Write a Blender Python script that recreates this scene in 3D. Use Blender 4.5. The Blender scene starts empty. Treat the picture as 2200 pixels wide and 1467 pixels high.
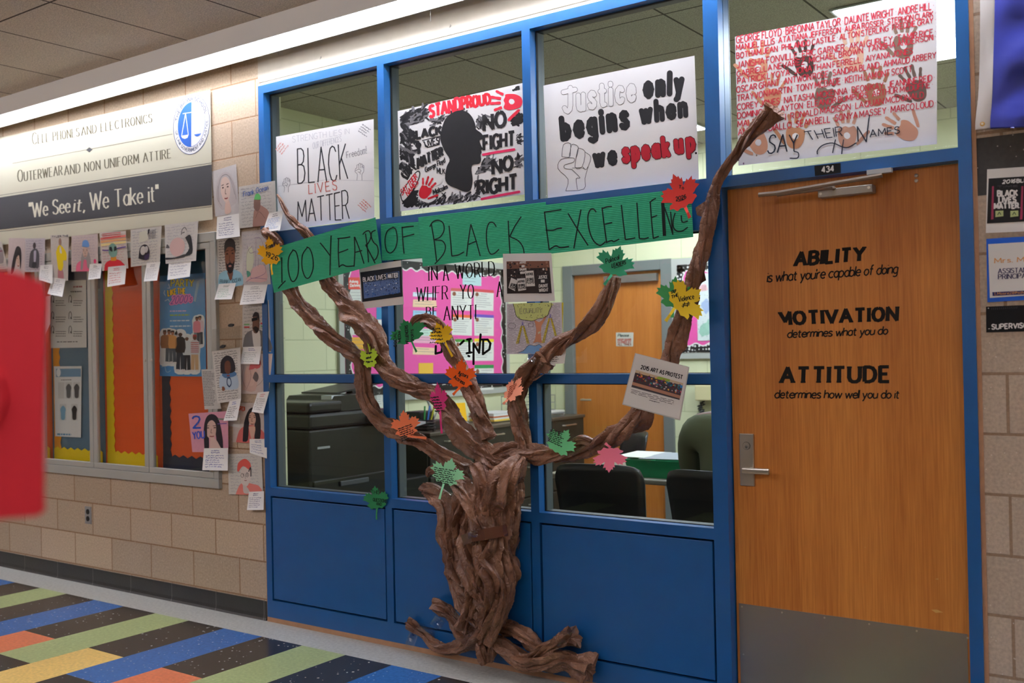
# School corridor: office front with a brown paper tree, posters, leaves and student portraits
import bpy, bmesh, math, random
from mathutils import Vector, noise, Matrix
random.seed(11)
SC = bpy.context.scene
COL = SC.collection

# ------------------------------------------------------------------ camera
F_PX = 2194.9
CAM = Vector((5.1856, -3.7397, 1.4471))
YAW, PITCH, ROLL = 0.621476, 0.007851, -0.020186
_fw = Vector((-math.sin(YAW)*math.cos(PITCH), math.cos(YAW)*math.cos(PITCH), math.sin(PITCH)))
_r0 = Vector((math.cos(YAW), math.sin(YAW), 0))
_u0 = _r0.cross(_fw)
RT = _r0*math.cos(ROLL) + _u0*math.sin(ROLL)
UP = -_r0*math.sin(ROLL) + _u0*math.cos(ROLL)
cam_d = bpy.data.cameras.new('camera'); cam = bpy.data.objects.new('camera', cam_d); COL.objects.link(cam)
cam.matrix_world = Matrix(((RT.x, UP.x, -_fw.x, CAM.x), (RT.y, UP.y, -_fw.y, CAM.y), (RT.z, UP.z, -_fw.z, CAM.z), (0, 0, 0, 1)))
cam_d.sensor_width = 36.0; cam_d.lens = F_PX*36.0/2200.0
cam_d.clip_start = 0.05; cam_d.clip_end = 100
cam_d.dof.use_dof = True; cam_d.dof.focus_distance = 4.45; cam_d.dof.aperture_fstop = 2.8
SC.camera = cam

# ------------------------------------------------------------------ world, colour management
w = bpy.data.worlds.new('world'); SC.world = w; w.use_nodes = True
w.node_tree.nodes['Background'].inputs[0].default_value = (0.85, 0.92, 1.0, 1)
w.node_tree.nodes['Background'].inputs[1].default_value = 0.05
SC.view_settings.view_transform = 'Standard'; SC.view_settings.look = 'None'
SC.view_settings.exposure = 0.0; SC.view_settings.gamma = 1.0; SC.view_settings.use_curve_mapping = False
STRIP_W = 94.0      # strip along the office wall, radiance of the tubes
FAR_W = 60.0        # unseen fill strip added along the locker wall
OFFICE_W = 34.0      # office ceiling panels

def area(name, loc, rot, sx, sy, power, color):
    l = bpy.data.lights.new(name, 'AREA'); l.shape = 'RECTANGLE'; l.size = sx; l.size_y = sy; l.energy = power; l.color = color
    o = bpy.data.objects.new(name, l); COL.objects.link(o); o.location = loc; o.rotation_euler = rot
    return o

# ------------------------------------------------------------------ picture rays on to real planes
def _ray(u, v):
    return _fw + RT*((u-1100)/F_PX) - UP*((v-733.5)/F_PX)
def at(u, v, Y=0.0):
    d = _ray(u, v); return CAM + d*((Y-CAM.y)/d.y)
def atx(u, v, X):
    d = _ray(u, v); return CAM + d*((X-CAM.x)/d.x)
def atz(u, v, Z):
    d = _ray(u, v); return CAM + d*((Z-CAM.z)/d.z)
def zo(ox, oy, s):
    return lambda x, y: (ox+x/s, oy+y/s)
def ident(x, y): return (x, y)

# ------------------------------------------------------------------ materials
def lin(c):
    c = c/255.0
    return c/12.92 if c <= 0.04045 else ((c+0.055)/1.055)**2.4
def rgb(t): return (lin(t[0]), lin(t[1]), lin(t[2]), 1.0)
_M = {}
def nodes(m):
    m.use_nodes = True; return m.node_tree.nodes, m.node_tree.links, m.node_tree.nodes['Principled BSDF']
def mat(name, col, rough=0.6, metal=0.0, spec=0.5, coat=0.0, vary=0.0, vscale=40.0, bump=0.0, bscale=120.0, emit=0.0, stretch=None):
    if name in _M: return _M[name]
    m = bpy.data.materials.new(name); n, l, b = nodes(m); _M[name] = m
    b.inputs['Base Color'].default_value = rgb(col); b.inputs['Roughness'].default_value = rough
    b.inputs['Metallic'].default_value = metal; b.inputs['Specular IOR Level'].default_value = spec
    b.inputs['Coat Weight'].default_value = coat
    if emit: b.inputs['Emission Color'].default_value = rgb(col); b.inputs['Emission Strength'].default_value = emit
    if vary or bump:
        g = n.new('ShaderNodeNewGeometry'); mp = n.new('ShaderNodeMapping'); l.new(g.outputs['Position'], mp.inputs[0])
        if stretch: mp.inputs['Scale'].default_value = stretch
        if vary:
            t = n.new('ShaderNodeTexNoise'); t.inputs['Scale'].default_value = vscale; t.inputs['Detail'].default_value = 5
            l.new(mp.outputs[0], t.inputs[0])
            r = n.new('ShaderNodeMapRange'); r.inputs[1].default_value = 0.25; r.inputs[2].default_value = 0.75
            r.inputs[3].default_value = 1-vary; r.inputs[4].default_value = 1+vary; l.new(t.outputs[0], r.inputs[0])
            x = n.new('ShaderNodeMix'); x.data_type = 'RGBA'; x.blend_type = 'MULTIPLY'; x.inputs[0].default_value = 1.0
            x.inputs[6].default_value = rgb(col); l.new(r.outputs[0], x.inputs[7]); l.new(x.outputs[2], b.inputs['Base Color'])
        if bump:
            t = n.new('ShaderNodeTexNoise'); t.inputs['Scale'].default_value = bscale; t.inputs['Detail'].default_value = 4
            l.new(mp.outputs[0], t.inputs[0])
            bp = n.new('ShaderNodeBump'); bp.inputs['Strength'].default_value = bump; bp.inputs['Distance'].default_value = 0.004
            l.new(t.outputs[0], bp.inputs['Height']); l.new(bp.outputs[0], b.inputs['Normal'])
    return m
def ink(r, g, b):
    """a flat paint, ink or paper colour"""
    return mat('paint_%02x%02x%02x' % (r, g, b), (r, g, b), rough=0.75, spec=0.25)

def blockwork(name, base, mortar, axis='x', shift=0.0, bw=0.4064, rh=0.2032, zoff=0.09, msize=0.004, speck=True, spread=0.05, rough=0.85, offset=0.5, depth=1.0, moff=None):
    m = bpy.data.materials.new(name); n, l, b = nodes(m)
    g = n.new('ShaderNodeNewGeometry'); s = n.new('ShaderNodeSeparateXYZ'); l.new(g.outputs['Position'], s.inputs[0])
    a = n.new('ShaderNodeMath'); a.operation = 'ADD'; a.inputs[1].default_value = shift; l.new(s.outputs['X' if axis == 'x' else 'Y'], a.inputs[0])
    z = n.new('ShaderNodeMath'); z.operation = 'ADD'; z.inputs[1].default_value = zoff; l.new(s.outputs['Z'], z.inputs[0])
    c = n.new('ShaderNodeCombineXYZ'); l.new(a.outputs[0], c.inputs[0]); l.new(z.outputs[0], c.inputs[1])
    br = n.new('ShaderNodeTexBrick'); l.new(c.outputs[0], br.inputs[0])
    br.offset = offset; br.offset_frequency = 2; br.squash = 1.0
    br.inputs['Scale'].default_value = 1.0; br.inputs['Mortar Size'].default_value = msize; br.inputs['Mortar Smooth'].default_value = 0.2
    br.inputs['Brick Width'].default_value = bw; br.inputs['Row Height'].default_value = rh; br.inputs['Bias'].default_value = 0
    lo = tuple(v*(1-spread) for v in base); hi = tuple(min(255, v*(1+spread)) for v in base)
    br.inputs['Color1'].default_value = rgb(lo); br.inputs['Color2'].default_value = rgb(hi); br.inputs['Mortar'].default_value = rgb(mortar)
    out = br.outputs['Color']
    t = n.new('ShaderNodeTexNoise'); t.inputs['Scale'].default_value = 90; t.inputs['Detail'].default_value = 6; l.new(g.outputs['Position'], t.inputs[0])
    if speck:
        r = n.new('ShaderNodeMapRange'); r.inputs[1].default_value = 0.3; r.inputs[2].default_value = 0.7; r.inputs[3].default_value = 0.84; r.inputs[4].default_value = 1.14
        l.new(t.outputs[0], r.inputs[0])
        x = n.new('ShaderNodeMix'); x.data_type = 'RGBA'; x.blend_type = 'MULTIPLY'; x.inputs[0].default_value = 1.0
        l.new(out, x.inputs[6]); l.new(r.outputs[0], x.inputs[7])
        v = n.new('ShaderNodeTexVoronoi'); v.inputs['Scale'].default_value = 55; l.new(g.outputs['Position'], v.inputs[0])
        k = n.new('ShaderNodeMath'); k.operation = 'LESS_THAN'; k.inputs[1].default_value = 0.13; l.new(v.outputs['Distance'], k.inputs[0])
        sx = n.new('ShaderNodeSeparateColor'); l.new(v.outputs['Color'], sx.inputs[0])
        k2 = n.new('ShaderNodeMath'); k2.operation = 'GREATER_THAN'; k2.inputs[1].default_value = 0.72; l.new(sx.outputs[0], k2.inputs[0])
        k3 = n.new('ShaderNodeMath'); k3.operation = 'MULTIPLY'; l.new(k.outputs[0], k3.inputs[0]); l.new(k2.outputs[0], k3.inputs[1])
        k4 = n.new('ShaderNodeMath'); k4.operation = 'MULTIPLY'; k4.inputs[1].default_value = 0.45; l.new(k3.outputs[0], k4.inputs[0])
        y = n.new('ShaderNodeMix'); y.data_type = 'RGBA'; l.new(k4.outputs[0], y.inputs[0]); l.new(x.outputs[2], y.inputs[6]); y.inputs[7].default_value = rgb((235, 228, 215))
        out = y.outputs[2]
    l.new(out, b.inputs['Base Color']); b.inputs['Roughness'].default_value = rough
    bp = n.new('ShaderNodeBump'); bp.inputs['Strength'].default_value = 0.6*depth; bp.inputs['Distance'].default_value = 0.006; bp.invert = True
    l.new(br.outputs['Fac'], bp.inputs['Height'])
    b2 = n.new('ShaderNodeBump'); b2.inputs['Strength'].default_value = 0.25; b2.inputs['Distance'].default_value = 0.003
    l.new(t.outputs[0], b2.inputs['Height']); l.new(bp.outputs[0], b2.inputs['Normal']); l.new(b2.outputs[0], b.inputs['Normal'])
    return m

def glass(name, tint, refl=1.0):
    m = bpy.data.materials.new(name); m.use_nodes = True; n = m.node_tree.nodes; l = m.node_tree.links; n.clear()
    o = n.new('ShaderNodeOutputMaterial'); t = n.new('ShaderNodeBsdfTransparent'); t.inputs[0].default_value = tint
    g = n.new('ShaderNodeBsdfGlossy'); g.inputs['Roughness'].default_value = 0.0
    f = n.new('ShaderNodeFresnel'); f.inputs[0].default_value = 1.5
    k = n.new('ShaderNodeMath'); k.operation = 'MULTIPLY'; k.inputs[1].default_value = refl; l.new(f.outputs[0], k.inputs[0])
    ge = n.new('ShaderNodeNewGeometry'); bf = n.new('ShaderNodeMath'); bf.operation = 'SUBTRACT'; bf.inputs[0].default_value = 1.0; l.new(ge.outputs['Backfacing'], bf.inputs[1])
    k0 = k; k = n.new('ShaderNodeMath'); k.operation = 'MULTIPLY'; l.new(k0.outputs[0], k.inputs[0]); l.new(bf.outputs[0], k.inputs[1])
    x = n.new('ShaderNodeMixShader'); l.new(k.outputs[0], x.inputs[0]); l.new(t.outputs[0], x.inputs[1]); l.new(g.outputs[0], x.inputs[2])
    l.new(x.outputs[0], o.inputs[0]); return m

def speckled(name, base, specks, rough=0.35, scale=260.0, amount=0.55):
    """vinyl tile or stone with pale chips"""
    m = bpy.data.materials.new(name); n, l, b = nodes(m)
    g = n.new('ShaderNodeNewGeometry')
    t = n.new('ShaderNodeTexNoise'); t.inputs['Scale'].default_value = 60; t.inputs['Detail'].default_value = 8; l.new(g.outputs['Position'], t.inputs[0])
    r = n.new('ShaderNodeMapRange'); r.inputs[1].default_value = 0.3; r.inputs[2].default_value = 0.7; r.inputs[3].default_value = 0.82; r.inputs[4].default_value = 1.18
    l.new(t.outputs[0], r.inputs[0])
    x = n.new('ShaderNodeMix'); x.data_type = 'RGBA'; x.blend_type = 'MULTIPLY'; x.inputs[0].default_value = 1.0; x.inputs[6].default_value = rgb(base); l.new(r.outputs[0], x.inputs[7])
    v = n.new('ShaderNodeTexVoronoi'); v.inputs['Scale'].default_value = scale/4; l.new(g.outputs['Position'], v.inputs[0])
    sx = n.new('ShaderNodeSeparateColor'); l.new(v.outputs['Color'], sx.inputs[0])
    th = n.new('ShaderNodeMath'); th.operation = 'MULTIPLY'; th.inputs[1].default_value = 0.34; l.new(sx.outputs[1], th.inputs[0])
    k = n.new('ShaderNodeMath'); k.operation = 'LESS_THAN'; l.new(v.outputs['Distance'], k.inputs[0]); l.new(th.outputs[0], k.inputs[1])
    k2 = n.new('ShaderNodeMath'); k2.operation = 'GREATER_THAN'; k2.inputs[1].default_value = 0.78; l.new(sx.outputs[0], k2.inputs[0])
    k3 = n.new('ShaderNodeMath'); k3.operation = 'MULTIPLY'; l.new(k.outputs[0], k3.inputs[0]); l.new(k2.outputs[0], k3.inputs[1])
    k4 = n.new('ShaderNodeMath'); k4.operation = 'MULTIPLY'; k4.inputs[1].default_value = amount; l.new(k3.outputs[0], k4.inputs[0])
    y = n.new('ShaderNodeMix'); y.data_type = 'RGBA'; l.new(k4.outputs[0], y.inputs[0]); l.new(x.outputs[2], y.inputs[6]); y.inputs[7].default_value = rgb(specks)
    l.new(y.outputs[2], b.inputs['Base Color']); b.inputs['Roughness'].default_value = rough
    return m

def wood(name, c1, c2):
    m = bpy.data.materials.new(name); n, l, b = nodes(m)
    g = n.new('ShaderNodeNewGeometry'); mp = n.new('ShaderNodeMapping'); mp.inputs['Scale'].default_value = (1, 1, 0.035); l.new(g.outputs['Position'], mp.inputs[0])
    t = n.new('ShaderNodeTexNoise'); t.inputs['Scale'].default_value = 150; t.inputs['Detail'].default_value = 6; l.new(mp.outputs[0], t.inputs[0])
    t2 = n.new('ShaderNodeTexNoise'); t2.inputs['Scale'].default_value = 14; t2.inputs['Detail'].default_value = 3; l.new(mp.outputs[0], t2.inputs[0])
    a = n.new('ShaderNodeMix'); a.data_type = 'FLOAT'; a.inputs[0].default_value = 0.45; l.new(t.outputs[0], a.inputs[2]); l.new(t2.outputs[0], a.inputs[3])
    r = n.new('ShaderNodeValToRGB'); r.color_ramp.elements[0].position = 0.33; r.color_ramp.elements[0].color = rgb(c1)
    r.color_ramp.elements[1].position = 0.66; r.color_ramp.elements[1].color = rgb(c2); l.new(a.outputs[0], r.inputs[0])
    l.new(r.outputs[0], b.inputs['Base Color']); b.inputs['Roughness'].default_value = 0.42; b.inputs['Specular IOR Level'].default_value = 0.35
    return m

def tiles(name, base, groove, wx, wy, sx, sy, gsize=0.006, rough=0.95):
    m = bpy.data.materials.new(name); n, l, b = nodes(m)
    g = n.new('ShaderNodeNewGeometry'); mp = n.new('ShaderNodeMapping'); mp.inputs['Location'].default_value = (sx, sy, 0); l.new(g.outputs['Position'], mp.inputs[0])
    br = n.new('ShaderNodeTexBrick'); br.offset = 0.0; l.new(mp.outputs[0], br.inputs[0])
    br.inputs['Scale'].default_value = 1; br.inputs['Brick Width'].default_value = wx; br.inputs['Row Height'].default_value = wy
    br.inputs['Mortar Size'].default_value = gsize; br.inputs['Mortar Smooth'].default_value = 0.1
    br.inputs['Color1'].default_value = rgb(base); br.inputs['Color2'].default_value = rgb(tuple(v*1.03 for v in base)); br.inputs['Mortar'].default_value = rgb(groove)
    t = n.new('ShaderNodeTexNoise'); t.inputs['Scale'].default_value = 160; t.inputs['Detail'].default_value = 6; l.new(g.outputs['Position'], t.inputs[0])
    r = n.new('ShaderNodeMapRange'); r.inputs[1].default_value = 0.35; r.inputs[2].default_value = 0.65; r.inputs[3].default_value = 0.72; r.inputs[4].default_value = 1.2; l.new(t.outputs[0], r.inputs[0])
    x = n.new('ShaderNodeMix'); x.data_type = 'RGBA'; x.blend_type = 'MULTIPLY'; x.inputs[0].default_value = 1.0; l.new(br.outputs[0], x.inputs[6]); l.new(r.outputs[0], x.inputs[7])
    l.new(x.outputs[2], b.inputs['Base Color']); b.inputs['Roughness'].default_value = rough
    bp = n.new('ShaderNodeBump'); bp.inputs['Strength'].default_value = 0.5; bp.inputs['Distance'].default_value = 0.004; l.new(t.outputs[0], bp.inputs['Height']); l.new(bp.outputs[0], b.inputs['Normal'])
    return m

BLUE = mat('blue_frame_paint', (15, 84, 144), rough=0.38, vary=0.06, vscale=9)
DARKGREY = mat('grey_frame_paint', (78, 84, 86), rough=0.45)
GASKET = mat('black_gasket', (14, 14, 14), rough=0.6)
STEEL = mat('brushed_steel', (150, 146, 138), rough=0.38, metal=0.85, bump=0.08, bscale=300, stretch=(1, 1, 0.05))
ALU = mat('satin_aluminium', (176, 178, 172), rough=0.45, metal=0.35)
SATIN = mat('satin_nickel', (196, 188, 174), rough=0.3, metal=0.9)
BLACKP = mat('black_plastic', (22, 23, 25), rough=0.42)
BLACKM = mat('black_machine', (11, 12, 14), rough=0.35)
GREYP = mat('grey_plastic', (120, 122, 124), rough=0.5)
GLASS = glass('window_glass', (0.955, 0.975, 0.935, 1), 1.0)
CASEGLASS = glass('case_glass', (0.97, 0.98, 0.96, 1), 1.0)
TAPE = None

# ------------------------------------------------------------------ mesh helpers
class MB:
    def __init__(s): s.v = []; s.f = []; s.mi = []; s.mats = []; s.smooth = False
    def m(s, m):
        if m not in s.mats: s.mats.append(m)
        return s.mats.index(m)
    def face(s, pts, m):
        i = len(s.v); s.v.extend([Vector(p) for p in pts]); s.f.append(tuple(range(i, i+len(pts)))); s.mi.append(s.m(m))
    def mesh(s, vs, fs, m):
        i = len(s.v); s.v.extend([Vector(p) for p in vs]); k = s.m(m)
        for f in fs: s.f.append(tuple(i+a for a in f)); s.mi.append(k)
    def box(s, x0, y0, z0, x1, y1, z1, m):
        vs = [(x0,y0,z0),(x1,y0,z0),(x1,y1,z0),(x0,y1,z0),(x0,y0,z1),(x1,y0,z1),(x1,y1,z1),(x0,y1,z1)]
        s.mesh(vs, [(0,3,2,1),(4,5,6,7),(0,1,5,4),(1,2,6,5),(2,3,7,6),(3,0,4,7)], m)
    def bbox(s, x0, y0, z0, x1, y1, z1, m, r=0.01, seg=2):
        bm = bmesh.new(); bmesh.ops.create_cube(bm, size=1)
        for v in bm.verts: v.co = Vector(((x0+x1)/2+v.co.x*(x1-x0), (y0+y1)/2+v.co.y*(y1-y0), (z0+z1)/2+v.co.z*(z1-z0)))
        bmesh.ops.bevel(bm, geom=bm.edges[:], offset=r, segments=seg, affect='EDGES', profile=0.5)
        bm.verts.index_update(); s.mesh([v.co.copy() for v in bm.verts], [tuple(v.index for v in f.verts) for f in bm.faces], m); bm.free()
    def prism(s, poly, d, m):
        """poly: 3D points of a planar outline, d: extrusion vector"""
        d = Vector(d); n = len(poly); a = [Vector(p) for p in poly]
        s.mesh(a+[p+d for p in a], [tuple(range(n))[::-1], tuple(range(n, 2*n))]+[(i, (i+1) % n, n+(i+1) % n, n+i) for i in range(n)], m)
    def tube(s, pts, r, m, seg=10, cap=True):
        pts = [Vector(p) for p in pts]; n = len(pts); rs = r if isinstance(r, (list, tuple)) else [r]*n
        vs = []; fs = []; ref = None
        for i, p in enumerate(pts):
            t = (pts[min(i+1, n-1)]-pts[max(i-1, 0)]).normalized()
            if ref is None:
                ref = t.orthogonal().normalized()
            ref = (ref - t*ref.dot(t)); ref = ref.normalized() if ref.length > 1e-6 else t.orthogonal().normalized()
            b = t.cross(ref)
            for k in range(seg):
                a = 2*math.pi*k/seg; vs.append(p+(ref*math.cos(a)+b*math.sin(a))*rs[i])
        for i in range(n-1):
            for k in range(seg): fs.append((i*seg+k, i*seg+(k+1) % seg, (i+1)*seg+(k+1) % seg, (i+1)*seg+k))
        if cap: fs.append(tuple(range(seg))[::-1]); fs.append(tuple((n-1)*seg+k for k in range(seg)))
        s.mesh(vs, fs, m)
    def build(s, name, parent=None, smooth=False):
        me = bpy.data.meshes.new(name); org = Vector((0, 0, 0))
        if parent is not None: org = wloc(parent)
        elif s.v:
            xs = [v.x for v in s.v]; ys = [v.y for v in s.v]; zs = [v.z for v in s.v]
            org = Vector(((min(xs)+max(xs))/2, (min(ys)+max(ys))/2, min(zs)))
        me.from_pydata([tuple(v-org) for v in s.v], [], s.f)
        for m in s.mats: me.materials.append(m)
        me.polygons.foreach_set('material_index', s.mi)
        if smooth or s.smooth: me.polygons.foreach_set('use_smooth', [True]*len(s.f))
        me.update()
        o = bpy.data.objects.new(name, me); COL.objects.link(o)
        if parent is not None: o.parent = parent
        else: o.location = org
        return o
def wloc(o):
    p = Vector(o.location)
    while o.parent: o = o.parent; p = p+Vector(o.location)
    return p
def tag(o, label=None, cat=None, group=None, kind=None):
    if label: o['label'] = label
    if cat: o['category'] = cat
    if group: o['group'] = group
    if kind: o['kind'] = kind
    return o
def empty(name, loc):
    o = bpy.data.objects.new(name, None); o.empty_display_size = 0.05; COL.objects.link(o); o.location = loc; return o
def struct(name, mb, label=None):
    o = mb.build(name); return tag(o, label, None, None, 'structure')
def thing(name, label, cat, loc, group=None):
    return tag(empty(name, loc), label, cat, group)

# ------------------------------------------------------------------ drawing on flat things
_LC = [0]
def jig():
    _LC[0] = (_LC[0]+1) % 9; return _LC[0]*0.0000207
def catmull(pts, k=6):
    if len(pts) < 3: return pts
    P = [pts[0]]+list(pts)+[pts[-1]]; out = []
    for i in range(1, len(P)-2):
        p0, p1, p2, p3 = P[i-1], P[i], P[i+1], P[i+2]
        for j in range(k):
            t = j/k; out.append(tuple(0.5*((2*b)+(-a+c)*t+(2*a-5*b+4*c-d)*t*t+(-a+3*b-3*c+d)*t**3) for a, b, c, d in zip(p0, p1, p2, p3)))
    out.append(tuple(pts[-1])); return out
def stroke(mb, m, pts, wd, mt, lift=0.0004, rnd=False, contrast=0.0, taper=False):
    """a pen or brush line; m maps drawing coordinates and lift to a point in the room"""
    lf = lift+jig(); n = len(pts)
    for i in range(n-1):
        (x0, y0), (x1, y1) = pts[i][:2], pts[i+1][:2]; dx, dy = x1-x0, y1-y0; L = math.hypot(dx, dy)
        if L < 1e-9: continue
        dx /= L; dy /= L; h = wd/2
        if contrast: h *= (1-contrast)+contrast*abs(dy)**1.5
        if taper: h *= 0.55+0.45*math.sin(math.pi*(i+0.5)/(n-1))
        e0 = 0 if i == 0 else h*0.45; e1 = 0 if i == n-2 else h*0.45
        x0 -= dx*e0; y0 -= dy*e0; x1 += dx*e1; y1 += dy*e1; nx, ny = -dy*h, dx*h
        l2 = lf+i*0.0000053
        mb.face([m(x0+nx, y0+ny, l2), m(x0-nx, y0-ny, l2), m(x1-nx, y1-ny, l2), m(x1+nx, y1+ny, l2)], mt)
    if rnd:
        for i, p in enumerate(pts):
            disc(mb, m, p[0], p[1], wd/2, wd/2, mt, lf+(n+i)*0.0000053, 12)
def disc(mb, m, cx, cy, rx, ry, mt, lift=0.0004, seg=20, rot=0.0):
    c, s = math.cos(rot), math.sin(rot); pts = []
    for k in range(seg):
        a = 2*math.pi*k/seg; x, y = rx*math.cos(a), ry*math.sin(a); pts.append(m(cx+x*c-y*s, cy+x*s+y*c, lift))
    mb.face(pts, mt)
def poly(mb, m, pts, mt, lift=0.0004, smooth=0):
    if smooth: pts = catmull(list(pts)+[pts[0]], smooth)[:-1]
    lf = lift+jig(); mb.face([m(p[0], p[1], lf) for p in pts], mt)
def quadmap(q):
    (ax, ay), (bx, by), (cx, cy), (dx, dy) = q       # BL BR TR TL
    return lambda s, t: ((ax*(1-s)+bx*s)*(1-t)+(dx*(1-s)+cx*s)*t, (ay*(1-s)+by*s)*(1-t)+(dy*(1-s)+cy*s)*t)

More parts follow.
